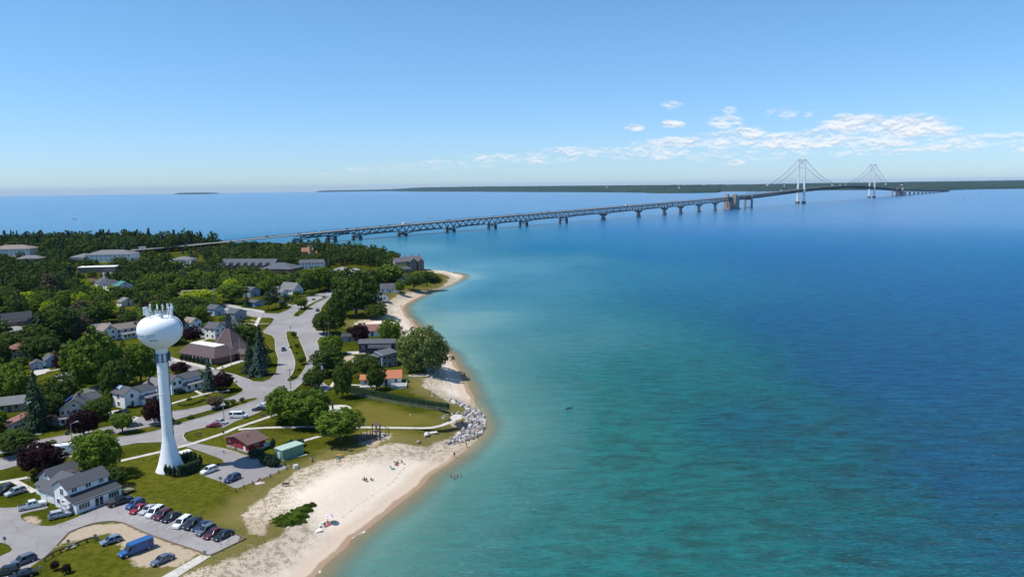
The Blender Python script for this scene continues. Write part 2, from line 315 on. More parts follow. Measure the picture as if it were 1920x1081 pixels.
# ---------------------------------------------------------------- water: one curved sheet to the horizon, its colour from its depth
az = np.radians(np.concatenate([np.arange(-180, -50, 3.), np.arange(-50, 50, .3), np.arange(50, 181, 3.)]))
rr = np.concatenate([[1, 40, 80], 110*np.exp(np.arange(0, 5.81, .0135)), [42000, 48000]])
P, f = grid_mesh('water', az, rr); d = sdf(P, shore); k = d < 2.2; f = f[k[f].any(1)]
DC = [(950, 800, .31), (1000, 760, .30), (960, 650, .22), (900, 600, .12), (1060, 900, .38), (1000, 1000, .39), (900, 1000, .34), (760, 1060, .30), (1200, 1060, .42), (1300, 930, .46), (1160, 820, .44), (1100, 620, .30), (1250, 700, .48), (1400, 800, .62),
 (1000, 540, .26), (900, 500, .16), (1150, 500, .40), (1300, 560, .56), (1200, 480, .68), (1050, 462, .62), (900, 455, .40), (780, 465, .16), (700, 462, .22), (1000, 500, .20), (1100, 487, .28), (850, 440, .5), (1500, 600, .74), (1700, 700, .86), (1850, 900, .76), (1600, 980, .57), (1750, 1050, .58), (1450, 1050, .46), (1900, 1050, .66),
 (1900, 560, .92), (1500, 480, .9), (1300, 430, .92), (1700, 420, .96), (1900, 380, .97), (1000, 400, .78), (700, 400, .74), (700, 430, .55), (450, 440, .50), (450, 400, .72), (200, 430, .6), (200, 400, .7), (0, 380, .8), (0, 430, .6), (1000, 370, .85), (600, 370, .9), (1500, 365, .9)]
cp = np.array([G(a, b, 0.) for a, b, _ in DC]); cv = np.array([v for *_, v in DC])
def lg(Q):
    r = np.hypot(Q[:, 0], Q[:, 1]); return np.stack([np.arctan2(Q[:, 0], Q[:, 1])*1.6, np.log(r)], 1)
LP, LC = lg(P), lg(cp); dd = ((LP[:, None, :]-LC[None])**2).sum(2); w = 1/(dd+.003)**1.5; dep = (w*cv).sum(1)/w.sum(1)
sh = np.clip(-d/38, 0, 1)**.75; dep = dep*sh+.04*(1-sh); dep = np.where(d > 0, 0, dep)
P3, f, (dep, d) = compact(np.column_stack([P, -(P**2).sum(1)/RE]), f, dep, d)
me = mesh_np('water', P3, f, True); add_attr(me, 'depth', dep); add_attr(me, 'shore', -d)
m, nt, b = nt_mat('water')
dp, ws = attr(nt, 'depth').outputs['Fac'], attr(nt, 'shore').outputs['Fac']
pos = N(nt, 'ShaderNodeNewGeometry').outputs['Position']
def mapped(sc, rot=0):
    return N(nt, 'ShaderNodeMapping', {'Vector': pos, 'Scale': sc, 'Rotation': (0, 0, rot)}).outputs[0]
n1 = noise(nt, .012, 5, .6, mapped((1, 2.2, 1), .4), .6); n2 = noise(nt, .07, 5, .7, mapped((1, 1.6, 1), .3), .8)
d2 = math_(nt, 'ADD', dp, math_(nt, 'MULTIPLY', math_(nt, 'SUBTRACT', n1, .5), .16))
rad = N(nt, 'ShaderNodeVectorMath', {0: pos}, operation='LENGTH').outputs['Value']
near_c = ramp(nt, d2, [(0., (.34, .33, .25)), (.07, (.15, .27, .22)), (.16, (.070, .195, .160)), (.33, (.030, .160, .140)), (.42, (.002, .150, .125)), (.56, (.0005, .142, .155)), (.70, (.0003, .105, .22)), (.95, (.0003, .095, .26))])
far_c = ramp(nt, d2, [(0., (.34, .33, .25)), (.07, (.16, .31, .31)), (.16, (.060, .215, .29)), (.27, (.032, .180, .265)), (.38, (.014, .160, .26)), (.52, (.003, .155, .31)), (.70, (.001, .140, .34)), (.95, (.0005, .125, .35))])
col = mixc(nt, sstep(nt, rad, 200, 640), near_c, far_c)                                        # green off the near beach; farther out, blue sky reflection painted into the colour
weed = math_(nt, 'MULTIPLY', math_(nt, 'MULTIPLY', sstep(nt, dp, .36, .44), sstep(nt, dp, .84, .66)), sstep(nt, n2, .46, .62))
weed = math_(nt, 'MULTIPLY', weed, sstep(nt, rad, 420, 190))                                  # the weed bed lies off the near beach
col = mixc(nt, math_(nt, 'MULTIPLY', weed, .6), col, (.006, .060, .050))
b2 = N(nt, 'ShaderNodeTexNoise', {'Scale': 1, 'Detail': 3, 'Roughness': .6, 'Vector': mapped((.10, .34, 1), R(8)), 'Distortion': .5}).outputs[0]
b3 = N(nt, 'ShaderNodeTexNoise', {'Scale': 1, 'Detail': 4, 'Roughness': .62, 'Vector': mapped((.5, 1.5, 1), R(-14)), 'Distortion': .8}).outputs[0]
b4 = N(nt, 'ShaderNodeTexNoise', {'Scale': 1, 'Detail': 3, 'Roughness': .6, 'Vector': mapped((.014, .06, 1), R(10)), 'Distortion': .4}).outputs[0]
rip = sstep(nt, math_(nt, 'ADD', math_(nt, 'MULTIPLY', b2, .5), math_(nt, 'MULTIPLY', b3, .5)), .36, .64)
col = mixc(nt, sstep(nt, dp, .06, .4), col, mixc(nt, rip, mixc(nt, .34, col, (0, 0, 0)), mixc(nt, .12, col, (.02, .36, .46))))     # light through the wave crests and shade in troughs, painted into the colour
hgt = math_(nt, 'ADD', math_(nt, 'ADD', math_(nt, 'MULTIPLY', b2, 2.2), math_(nt, 'MULTIPLY', b3, 1.05)), math_(nt, 'MULTIPLY', b4, 3.0))
calm = math_(nt, 'ADD', .35, math_(nt, 'MULTIPLY', sstep(nt, dp, .08, .7), .65))
calm = math_(nt, 'MULTIPLY', calm, math_(nt, 'SUBTRACT', 1.0, math_(nt, 'MULTIPLY', sstep(nt, rad, 300, 1700), .82)))                # wave bump fades with distance from below the camera
bp = N(nt, 'ShaderNodeBump', {'Strength': calm, 'Distance': 1.9, 'Height': hgt})
nt.nodes.remove(b)
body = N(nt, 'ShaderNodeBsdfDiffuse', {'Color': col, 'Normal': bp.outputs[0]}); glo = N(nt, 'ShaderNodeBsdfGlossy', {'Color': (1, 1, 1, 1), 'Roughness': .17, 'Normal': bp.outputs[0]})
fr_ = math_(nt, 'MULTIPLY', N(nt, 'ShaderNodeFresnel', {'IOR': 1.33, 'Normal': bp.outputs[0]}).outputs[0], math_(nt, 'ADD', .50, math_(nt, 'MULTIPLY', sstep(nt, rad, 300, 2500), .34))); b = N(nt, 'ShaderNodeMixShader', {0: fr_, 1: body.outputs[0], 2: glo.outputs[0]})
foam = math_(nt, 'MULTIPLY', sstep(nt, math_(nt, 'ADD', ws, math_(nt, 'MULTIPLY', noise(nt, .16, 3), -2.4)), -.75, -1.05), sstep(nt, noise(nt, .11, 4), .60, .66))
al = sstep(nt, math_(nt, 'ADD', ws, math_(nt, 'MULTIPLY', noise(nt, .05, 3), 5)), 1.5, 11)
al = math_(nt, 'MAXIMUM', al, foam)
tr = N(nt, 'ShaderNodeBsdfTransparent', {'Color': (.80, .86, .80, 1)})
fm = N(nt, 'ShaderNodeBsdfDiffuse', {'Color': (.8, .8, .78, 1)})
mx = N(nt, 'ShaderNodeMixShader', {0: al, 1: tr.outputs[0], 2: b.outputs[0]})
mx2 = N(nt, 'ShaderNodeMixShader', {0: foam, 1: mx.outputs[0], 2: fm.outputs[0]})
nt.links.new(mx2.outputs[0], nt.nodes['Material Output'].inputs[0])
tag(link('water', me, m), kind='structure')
# the lake bed under it, falling away from the shelf of the shore
az = np.radians(np.arange(-180, 180.1, 6.)); rr = np.concatenate([[1, 60], 110*np.exp(np.arange(0, 6.0, .12)), [49000]])
P, f = grid_mesh('bed', az, rr); me = mesh_np('lake_bed', np.column_stack([P, -(P**2).sum(1)/RE-4.5-np.clip((np.hypot(P[:, 0], P[:, 1])-600)/200, 0, 12)]), f, True)
tag(link('lake_bed', me, M('deep_lake_bed', (.05, .08, .07), .95, .3, .01)), kind='structure')
# ---------------------------------------------------------------- roads, car parks and paths
def inpoly(p, poly):
    x, y = p; ins = False; n = len(poly)
    for i in range(n):
        x1, y1 = poly[i]; x2, y2 = poly[(i+1) % n]
        if (y1 > y) != (y2 > y) and x < (x2-x1)*(y-y1)/(y2-y1)+x1: ins = not ins
    return ins
def smooth_poly(poly, it=1):
    for _ in range(it):
        q = []
        for i in range(len(poly)):
            a = poly[i]; b_ = poly[(i+1) % len(poly)]
            q += [(a[0]*.78+b_[0]*.22, a[1]*.78+b_[1]*.22), (a[0]*.22+b_[0]*.78, a[1]*.22+b_[1]*.78)]
        poly = q
    return poly
def wp(poly, z=4.): return [tuple(G(a, b, z)) for a, b in poly]
def union(name, polys, holes, z, mt, kerb=None, nokerb=()):
    vs = []; es = []
    for poly in polys+holes:
        n = len(vs); vs += [Vector(p) for p in poly]; es += [(n+i, n+(i+1) % len(poly)) for i in range(len(poly))]
    v, e, f, *_ = delaunay_2d_cdt(vs, es, [], 0, 1e-3)
    keep = []
    for t in f:
        c = sum((v[i] for i in t), Vector((0, 0)))/len(t)
        if any(inpoly(c, q) for q in polys) and not any(inpoly(c, q) for q in holes): keep.append(tuple(t))
    me = bpy.data.meshes.new(name); me.from_pydata([(p.x, p.y, z) for p in v], [], keep); me.update()
    o = link(name, me, mt)
    if kerb:
        cnt = {}
        for t in keep:
            for i in range(3):
                k = (t[i], t[(i+1) % 3]); kk = (min(k), max(k)); cnt[kk] = cnt.get(kk, 0)+1
        mb = MB()
        for (a, b_), c in cnt.items():
            if c != 1: continue
            A_, B_ = v[a], v[b_]; mid_ = (A_+B_)/2
            if any(inpoly(mid_, q) for q in nokerb): continue
            if mid_.length > 900: continue
            mb.bar((A_.x, A_.y, z+.03), (B_.x, B_.y, z+.03), .34, .2)
        tag(mb.build('kerb', kerb), kind='structure')
    return o
def ribbon(pts, w):                                   # ribbon polygon round a centre line given in the plan
    L_ = []; Rr = []
    for i, p in enumerate(pts):
        a = Vector(pts[max(0, i-1)]); b_ = Vector(pts[min(len(pts)-1, i+1)]); t = (b_-a).normalized(); n = Vector((-t.y, t.x))*w/2
        L_.append(tuple(Vector(p)+n)); Rr.append(tuple(Vector(p)-n))
    return L_+Rr[::-1]
LOW = [(-80, 856), (0, 841), (58, 828), (141, 812), (184, 804), (214, 798), (262, 782), (300, 777), (324, 771), (349, 768), (390, 759), (428, 746), (442, 741), (455, 734), (457, 728), (448, 723), (436, 711), (385, 700), (350, 693), (320, 688), (225, 670), (125, 652), (45, 637), (0, 631), (-60, 622), (-60, 612),
       (0, 622), (59, 634), (109, 641), (140, 647), (230, 663), (320, 669), (345, 678), (406, 694), (440, 702), (466, 711), (474, 715), (493, 716), (508, 710), (519, 698), (521, 685), (522, 672), (517, 657), (515.7, 635), (511, 629), (503, 626), (496, 624), (494, 620), (499, 616), (509, 607), (515, 598), (511, 595.6), (476, 593.8), (440, 585), (410, 580), (410, 574), (440, 580), (496, 587), (522, 588), (541, 580.6), (554, 569), (578, 556), (597, 550.6), (620, 547), (645, 541), (652, 543),
       (631, 549), (614, 562), (602, 577), (600, 586), (590, 600), (586, 608.8), (592, 620), (605, 625.6), (600, 632), (594, 640), (600, 660), (596, 680), (590, 690), (572, 712), (545, 737), (520, 752), (500, 764), (483, 774), (465, 781), (440, 790), (420, 801), (395, 799), (365, 805), (346, 811), (343, 818), (350, 827), (338, 836), (318, 829), (300, 828), (256, 830), (225, 836), (147, 853), (131, 857), (47, 868), (0, 881), (-80, 900)]
ISL = [[(-80, 866), (0, 850), (66, 839), (109, 830), (150, 823.5), (213, 812.6), (231, 809), (294, 797), (327.5, 787), (373, 774), (406, 765), (449, 751), (478, 745), (488, 746), (474.5, 752), (434, 765), (396, 777.6), (340, 793), (300, 806), (256, 815.7), (216, 820), (147, 833), (109, 837.6), (69, 844), (0, 860), (-80, 878)],
       [(536, 623), (539, 621), (553, 621), (558, 627), (572, 661.6), (576.7, 675.7), (575, 685), (565.7, 700.7), (553, 713), (544, 715.5), (535, 714), (548.5, 700.7), (553, 685), (552.5, 674), (544, 653.8), (537.6, 635)],
       [(548.8, 590), (550.6, 593.8), (563.8, 592), (586, 571), (618, 556), (616, 554.4), (592, 563.8), (563.8, 578.8)]]
LOT = [(-40, 945), (0, 952), (35, 950), (60, 943), (86, 945), (92, 952), (60, 958), (38, 964), (40, 973), (56, 981), (85, 986), (105, 984), (150, 967), (180, 950), (216, 938), (240, 938), (412, 990), (461, 1009), (396, 1040), (377, 1035), (275, 1000), (232, 980), (212, 977), (175, 981), (130, 997.5), (118, 1010), (107, 1022), (88, 1040), (65, 1057), (28, 1084), (-60, 1140), (-60, 1068), (0, 1042), (25, 1031), (15, 1020), (0, 1016), (-60, 1008)]
LOT2 = [(338, 834), (350, 826), (370, 831), (422, 840), (440, 845), (460, 852.5), (478, 855), (500, 858), (520, 866), (535, 874), (545, 871), (535, 878), (490, 898), (442, 916), (420, 905), (375, 889), (412, 871), (420, 866), (415, 860), (380, 847)]
LOT3 = [[(600, 512), (640, 500), (670, 503), (690, 512), (697, 518), (660, 517), (620, 521)], [(100, 705), (128, 696), (160, 697), (165, 704), (112, 714)], [(-40, 606), (0, 606), (40, 612), (44, 622), (0, 622), (-40, 614)], [(592, 620), (604, 620), (622, 624), (622, 629), (600, 632)],
        [(345, 492), (405, 500), (400, 508), (340, 500)], [(190, 505), (215, 500), (212, 520), (192, 522)], [(262, 488), (330, 484), (330, 490), (265, 494)], [(560, 706), (600, 712), (622, 728), (606, 730), (572, 722)], [(300, 668), (325, 671), (320, 690), (290, 682)]]
DRIVE = [[(203, 771), (222, 768), (246, 779), (262, 782), (250, 789), (214, 797), (206, 786)], [(650, 659), (685, 658), (686, 663), (652, 664)], [(573, 568), (590, 566), (566, 573)],
         [(57, 696), (80, 690), (95, 692), (84, 700), (66, 704)]]
asph, nt, b = nt_mat('asphalt')
n1, n2, n3 = noise(nt, .05, 5, .65), noise(nt, .5, 5, .7), noise(nt, 4, 3, .7)
col = mixc(nt, sstep(nt, n1, .35, .65), (.245, .226, .215), (.315, .293, .28)); col = mixc(nt, math_(nt, 'MULTIPLY', sstep(nt, n2, .5, .66), .3), col, (.18, .175, .175))
col = mixc(nt, math_(nt, 'MULTIPLY', sstep(nt, n3, .5, .8), .25), col, (.36, .35, .34))
pos = N(nt, 'ShaderNodeNewGeometry').outputs['Position']
wv = N(nt, 'ShaderNodeVectorMath', {0: pos, 1: N(nt, 'ShaderNodeTexNoise', {'Scale': .4, 'Vector': pos}).outputs[1]}, operation='ADD').outputs[0]
cr_ = N(nt, 'ShaderNodeTexVoronoi', {'Scale': .16, 'Vector': wv}, feature='DISTANCE_TO_EDGE').outputs[0]
col = mixc(nt, math_(nt, 'MULTIPLY', sstep(nt, cr_, .018, .0), .45), col, (.12, .12, .12))
nt.links.new(col, b.inputs['Base Color']); b.inputs['Roughness'].default_value = .9; b.inputs['Specular IOR Level'].default_value = .3
road_w = wp(LOW); isl_w = [smooth_poly(wp(q)) for q in ISL]; lot_w = smooth_poly(wp(LOT)); lot2_w = wp(LOT2); drive_w = [wp(q) for q in DRIVE]; lot3_w = [wp(q) for q in LOT3]
tag(union('road', [road_w], isl_w, 4.03, asph, CONC, [lot2_w]+drive_w+lot3_w), kind='structure')
tag(union('car_park', [lot_w, lot2_w]+lot3_w, [], 4.05, asph), kind='structure')
tag(union('driveway', drive_w, [], 4.07, CONCL), kind='structure')
PATHS = [([(-40, 910), (0, 904), (57, 894)], 1.7), ([(25, 900), (65, 922)], 1.6), ([(225, 864), (300, 847), (340, 837), (365, 830), (420, 812), (440, 803), (517, 777), (560, 762)], 1.7), ([(447, 805), (465, 803.5), (500, 801.5), (560, 800), (676, 800.7), (752, 802), (795, 802.5), (812, 801.2), (828, 797.5), (842, 792), (853, 786)], 1.7),
         ([(550, 832), (570, 826), (605, 816), (640, 808), (676, 801)], 1.5), ([(602, 737), (620, 726), (630, 712)], 1.5), ([(655, 721), (677, 722)], 1.3), ([(447, 660), (469, 656), (500, 650)], 1.3), ([(277, 770), (324, 755.7), (360, 745), (404, 733)], 1.5), ([(366, 732), (378, 738.5)], 1.2),
         ([(50, 816.5), (78, 812.6)], 1.5), ([(47, 705), (78, 698), (127, 689)], 1.4), ([(370, 641), (392, 634)], 1.4), ([(144, 642), (163, 645)], 1.3), ([(448, 606), (480, 607), (505, 606.5)], 1.2), ([(470, 600), (486, 603)], 1.), ([(540, 562), (555, 565)], 1.5), ([(536, 570), (549, 573)], 1.5),
         ([(552, 834), (538, 841), (532, 863), (575, 851)], 1.0)]
pw = [ribbon(wp(p), w) for p, w in PATHS]+[wp([(300, 1083), (376, 1040), (396, 1042), (330, 1083)]), wp([(404, 690), (410, 693), (464, 675), (458, 672)]), wp([(484, 594), (490, 595), (482, 612), (476, 610)]),
      [tuple(G(630, 767)+np.array([5.2*math.cos(a/12*math.tau), 5.2*math.sin(a/12*math.tau)])) for a in range(12)],
      wp([(843, 784), (848, 778), (858, 776), (867, 778), (866, 785), (855, 788)]), wp([(330, 672), (402, 690), (400, 695), (322, 675)])]
tag(union('pavement', pw, [], 4.09, CONCL), kind='structure')
# painted bay lines in the two car parks, timber edging round the dirt island
mb = MB()
d0, d1 = G(262, 952), G(442, 1001)
for k in range(14):
    p = d0+(d1-d0)*k/13.; u_ = (G(245, 962)-G(275, 946)); u_ = u_/np.hypot(*u_); q = p+u_*5.0
    mb.bar((p[0]+u_[0], p[1]+u_[1], 4.062), (q[0], q[1], 4.062), .10, .012)
tag(mb.build('parking_line', M('line_paint', (.62, .62, .60), .8, .3, 3)), kind='structure')
mb = MB(); cl = [(107, 1022), (118, 1010), (130, 997.5), (150, 989), (175, 981), (195, 978), (212, 977), (232, 980), (275, 1000), (320, 1016), (377, 1035)]
for a, b_ in zip(cl, cl[1:]): p, q = G(*a), G(*b_); mb.bar((p[0], p[1], 4.1), (q[0], q[1], 4.1), .22, .2)
for a, b_ in (((461, 1009), (396, 1041)), ((412, 990), (461, 1009))): p, q = G(*a), G(*b_); mb.bar((p[0], p[1], 4.1), (q[0], q[1], 4.1), .22, .2)
tag(mb.build('kerb', WOOD), kind='structure')
# ---------------------------------------------------------------- the great bridge
BT = np.array([1108.5, 2875.6]); BA = R(37.8); BD = np.array([math.sin(BA), math.cos(BA)]); BN = np.array([math.cos(BA), -math.sin(BA)])
def BP(s, off=0., z=0.):
    p = BT+BD*s+BN*off; return Vector((p[0], p[1], z-drop(*p)))
DK = np.array([(-2560, 9), (-2460, 10.1), (-2410, 11.4), (-2340, 13.2), (-2200, 16.3), (-2095, 17.8), (-1930, 20.6), (-1736, 22.8), (-1490, 26), (-1172, 30), (-765, 36.3), (-470, 42), (-200, 49.5), (0, 54.8), (250, 59.5), (579, 62), (908, 59.5), (1158, 54.8), (1500, 45), (1850, 36), (2400, 27), (3150, 16), (3700, 9)])
def deck(s): return float(np.interp(s, DK[:, 0], DK[:, 1]))
STEEL = M('green_steel', (.010, .020, .020), .6, .2, .1); CON = M('bridge_concrete', (.21, .20, .185), .9, .2, .08, wear=(.12, .11, .10)); IVORY = M('ivory_steel', (.66, .66, .63), .5, .06, .05)
ANC = M('anchorage_stone', (.24, .21, .19), .9, .2, .06, wear=(.14, .12, .11)); PIERD = M('dark_pier_steel', (.05, .06, .065), .8, .2, .1)
br = empty('suspension_bridge', (*BP(0, 0, 0),), 0, 'very long suspension bridge with two white towers crossing the strait', 'bridge')
B0 = Vector(br.location)
def bb(mb, name, mt, parent=br, smooth=False):
    mb.v = [tuple(Vector(v)-B0) for v in mb.v]; return mb.build(name, mt, parent, smooth)
HW = 8.5
mb = MB(); ss = list(np.arange(-2560, 3701, 20.))
for a, b_ in zip(ss, ss[1:]):
    mb.add([BP(a, -HW, deck(a)), BP(a, HW, deck(a)), BP(b_, HW, deck(b_)), BP(b_, -HW, deck(b_)), BP(a, -HW, deck(a)-.9), BP(a, HW, deck(a)-.9), BP(b_, HW, deck(b_)-.9), BP(b_, -HW, deck(b_)-.9)],
           [(0, 1, 2, 3), (7, 6, 5, 4), (1, 0, 4, 5), (2, 1, 5, 6), (3, 2, 6, 7), (0, 3, 7, 4)])
bb(mb, 'roadway', M('bridge_road', (.27, .26, .25), .9, .12, .05))
for off in (-HW, HW):
    mb = MB()
    for a, b_ in zip(ss, ss[1:]):
        mb.bar(BP(a, off, deck(a)+1.1), BP(b_, off, deck(b_)+1.1), .22, .35); mb.bar(BP(a, off, deck(a)), BP(a, off, deck(a)+1.1), .3); mb.bar(BP(a, off, deck(a)-.35), BP(b_, off, deck(b_)-.35), .5, .7)
    bb(mb, 'railing', M('bridge_rail', (.075, .085, .08), .7, .1, .1))
PIERS = [-2430, -2303, -2242, -2194, -2098, -1982, -1867, -1769, -1628, -1464, -1295, -1153, -1056, -937, -821]
def bottom(s, a, b_, dmid, dend):                     # arched bottom chord
    t = abs((s-a)/(b_-a)*2-1); return deck(s)-1-(dmid+(dend-dmid)*t**5)
def span(a, b_, hw, dmid, dend, n, th=.8, fl=True):
    mb = MB(); st = np.linspace(a, b_, n+1)
    for off in (-hw, hw):
        for i in range(n):
            p, q = st[i], st[i+1]; zp, zq = bottom(p, a, b_, dmid, dend), bottom(q, a, b_, dmid, dend)
            mb.bar(BP(p, off, zp), BP(q, off, zq), th, th*1.25); mb.bar(BP(p, off, deck(p)-1.6), BP(q, off, deck(q)-1.6), th, th*1.3)
            m_ = (p+q)/2; mb.bar(BP(p, off, zp), BP(m_, off, deck(m_)-1.6), th*.8); mb.bar(BP(m_, off, deck(m_)-1.6), BP(q, off, zq), th*.8)
            if i % 2 == 0: mb.bar(BP(p, off, zp), BP(p, off, deck(p)-1.6), th*.6)
    for i in range(0, n+1):
        z_ = bottom(st[i], a, b_, dmid, dend); mb.bar(BP(st[i], -hw, z_), BP(st[i], hw, z_), th*.6)
    bb(mb, 'truss_span', STEEL)
for a, b_ in zip(PIERS[1:]+[], PIERS[2:]+[-714]):
    L_ = b_-a; dm = 5.5 if a < -2200 else 8.0 if a < -2150 else 10.5
    span(a, b_, 7.3, dm*(.85 if L_ < 70 else 1), dm*1.28, max(4, int(round(L_/16))), .95)
def leg(s, off, z0, z1, w0, w1, n=4, mt=CON, name='pier_leg', parent=None):
    p = BP(s, off, 0); mb = MB(); h0, h1 = w0/2, w1/2
    u, v = Vector((BD[0], BD[1], 0)), Vector((BN[0], BN[1], 0)); zz = Vector((0, 0, 1))
    if n == 4: ring = [(-1, -1), (1, -1), (1, 1), (-1, 1)]
    else: ring = [(math.cos(k/n*math.tau), math.sin(k/n*math.tau)) for k in range(n)]
    vv = [p+u*a*h0+v*b_*h0+zz*z0 for a, b_ in ring]+[p+u*a*h1+v*b_*h1+zz*z1 for a, b_ in ring]; m_ = len(ring)
    mb.add(vv, [tuple(range(m_))[::-1], tuple(range(m_, 2*m_))]+[(k, (k+1) % m_, m_+(k+1) % m_, m_+k) for k in range(m_)])
    return bb(mb, name, mt, parent or br)
for s in PIERS:
    zt = deck(s)-14.6 if s > -2150 else deck(s)-11 if s > -2220 else deck(s)-8
    zt = max(zt, 4)
    pr_ = leg(s, 0, zt-1.0, zt+.8, 3.0, 3.0, name='pier', mt=CON)
    mb = MB(); mb.bar(BP(s, -10, zt), BP(s, 10, zt), 2.6, 1.6); pr_.data = pr_.data; bb(mb, 'pier_cap', PIERD, pr_)
    if s < -1500:
        for off in (-8.5, 8.5): leg(s, off, -4, zt, 4.0, 3.4, mt=PIERD, parent=pr_)
        mb = MB(); mb.bar(BP(s, -8.5, zt*.55), BP(s, 8.5, zt*.55), 1.8, 1.6); bb(mb, 'pier_brace', PIERD, pr_)
    else:
        leg(s, 0, -4, 3.5, 13, 12, 10, name='pier_foot', parent=pr_); leg(s, 0, 3.5, zt-3, 6.5, 5.5, parent=pr_)
        leg(s, 0, zt-4.5, zt-.8, 6, 15, name='pier_head', parent=pr_)
# anchorages
for s0, sg in ((-693, 1), (1851, -1)):
    an = leg(s0, 0, -6, 4, 44, 42, name='anchorage', mt=ANC)
    zt = deck(s0)-1.3
    for off in (-13, 13):
        mb = MB()
        prof = [(-17, 0), (17, 0), (17, 14), (12, zt+5.5), (3, zt+5.5), (-2, zt-4), (-13, zt-4), (-17, zt-9)]
        vs = [BP(s0-sg*a, off+o, z_+3.5) for o in (-5.5, 5.5) for a, z_ in prof]; n = len(prof)
        mb.add(vs, [tuple(range(n))[::-1], tuple(range(n, 2*n))]+[(k, (k+1) % n, n+(k+1) % n, n+k) for k in range(n)])
        bb(mb, 'anchor_wall', ANC, an)
    mb = MB(); mb.bar(BP(s0-15, 0, (zt-3)/2), BP(s0+15, 0, (zt-3)/2), 15.4, zt-3); bb(mb, 'anchor_core', ANC, an)
# suspended spans
def sspan(a, b_, n):
    mb = MB(); st = np.linspace(a, b_, n+1); TD = 11.
    for off in (-10.4, 10.4):
        for i in range(n):
            p, q = st[i], st[i+1]; m_ = (p+q)/2
            mb.bar(BP(p, off, deck(p)-TD), BP(q, off, deck(q)-TD), 1.1, 1.4); mb.bar(BP(p, off, deck(p)-.7), BP(q, off, deck(q)-.7), 1.2, 1.6)
            mb.bar(BP(p, off, deck(p)-TD), BP(m_, off, deck(m_)-1), .8); mb.bar(BP(m_, off, deck(m_)-1), BP(q, off, deck(q)-TD), .8); mb.bar(BP(p, off, deck(p)-TD), BP(p, off, deck(p)-1), .7)
    for i in range(n+1):
        p = st[i]; mb.bar(BP(p, -10.4, deck(p)-TD), BP(p, 10.4, deck(p)-TD), .8); mb.bar(BP(p, -10.4, deck(p)-1.2), BP(p, 10.4, deck(p)-1.2), .8, 1.6)
    bb(mb, 'stiffening_truss', STEEL)
sspan(-676, -549, 10); sspan(-549, 0, 45); sspan(0, 1158, 94); sspan(1158, 1707, 45); sspan(1707, 1834, 10)
for s in (-549, 1707):
    bt = leg(s, 0, -4, 3, 5, 5, name='cable_bent', mt=CON)
    for off in (-11, 11): leg(s, off, -4, deck(s)-12, 6.4, 5.2, mt=ANC, parent=bt); leg(s, off, deck(s)-12, deck(s)+5, 2.4, 2.0, mt=IVORY, parent=bt)
    mb = MB(); mb.bar(BP(s, -11, deck(s)-14), BP(s, 11, deck(s)-14), 3.5, 3.5); bb(mb, 'brace', CON, bt)
# towers
for s in (0, 1158):
    tw = leg(s, 0, -3, 1, 3, 3, name='tower', mt=CON)
    for off in (-11, 11):
        leg(s, off*1.08, -4, 7.5, 17, 16, 14, name='tower_pier', mt=M('wet_concrete', (.13, .10, .09), .9, .2, .1), parent=tw)
        lo = leg(s, off*1.08, 7.5, 64, 7.6, 6.4, name='tower_leg', mt=IVORY, parent=tw); leg(s, off*1.03, 64, 120, 6.2, 5.2, name='tower_leg', mt=IVORY, parent=tw); leg(s, off, 120, 168, 5.1, 4.4, name='tower_leg', mt=IVORY, parent=tw)
        leg(s, off, 168, 169.6, 5.4, 3.4, name='cable_saddle', mt=IVORY, parent=tw)
    for z_, th in ((163.5, 4.6), (134, 3.4), (90, 4.2)):
        mb = MB()
        for du in (-1.6, 1.6): mb.bar(BP(s+du, -11, z_+th/2), BP(s+du, 11, z_+th/2), .9, 1.2); mb.bar(BP(s+du, -11, z_-th/2), BP(s+du, 11, z_-th/2), .9, 1.2)
        for k in range(4):
            a = -9+k*4.6; mb.bar(BP(s, a, z_-th/2), BP(s, a+2.3, z_+th/2), 2.6, .7); mb.bar(BP(s, a+2.3, z_+th/2), BP(s, a+4.6, z_-th/2), 2.6, .7)
        bb(mb, 'tower_strut', IVORY, tw)
    mb = MB(); mb.bar(BP(s, -10, 162), BP(s, .3, 152), 1.2); mb.bar(BP(s, 10, 162), BP(s, -.3, 152), 1.2); bb(mb, 'tower_brace', IVORY, tw); mb = MB(); mb.bar(BP(s, -11, 38), BP(s, 11, 38), 2.4, 2.4); bb(mb, 'tower_strut', IVORY, tw)
CABLE = M('cable_steel', (.10, .13, .13), .6, .1, .1)
def cab(s):
    if s <= -549: return deck(s)+4-(abs(s+549))*.035
    if s < 0: t = (s+549)/549; return (deck(-549)+5)*(1-t)+168*t-4*24*t*(1-t)
    if s <= 1158: t = (s/579.-1); return 66+(168-66)*t*t
    if s < 1707: t = (1707-s)/549; return (deck(1707)+5)*(1-t)+168*t-4*24*t*(1-t)
    return deck(s)+4-abs(s-1707)*.035
cs = np.concatenate([np.linspace(-693, -549, 4), np.linspace(-549, 0, 30)[1:], np.linspace(0, 1158, 60)[1:], np.linspace(1158, 1707, 30)[1:], np.linspace(1707, 1851, 4)[1:]])
for off in (-10.9, 10.9):
    mb = MB()
    for a, b_ in zip(cs, cs[1:]): mb.bar(BP(a, off, cab(a)), BP(b_, off, cab(b_)), .95)
    bb(mb, 'main_cable', CABLE)
mb = MB()
for s in np.arange(-540, 1700, 12.):
    if abs(s) < 5 or abs(s-1158) < 5: continue
    for off in (-10.9, 10.9): mb.bar(BP(s, off, deck(s)), BP(s, off, cab(s)), .10)
tag(bb(mb, 'suspender_cable', CABLE), kind='stuff')
# north approach: arched deck spans on small piers
for k in range(13):
    a = 1868+k*140; span(a, a+140, 7.3, 6.5, 12, 7, 1.3)
    pr_ = leg(a+140, 0, -6, max(3, deck(a+140)-13), 13, 9, name='pier', mt=CON)
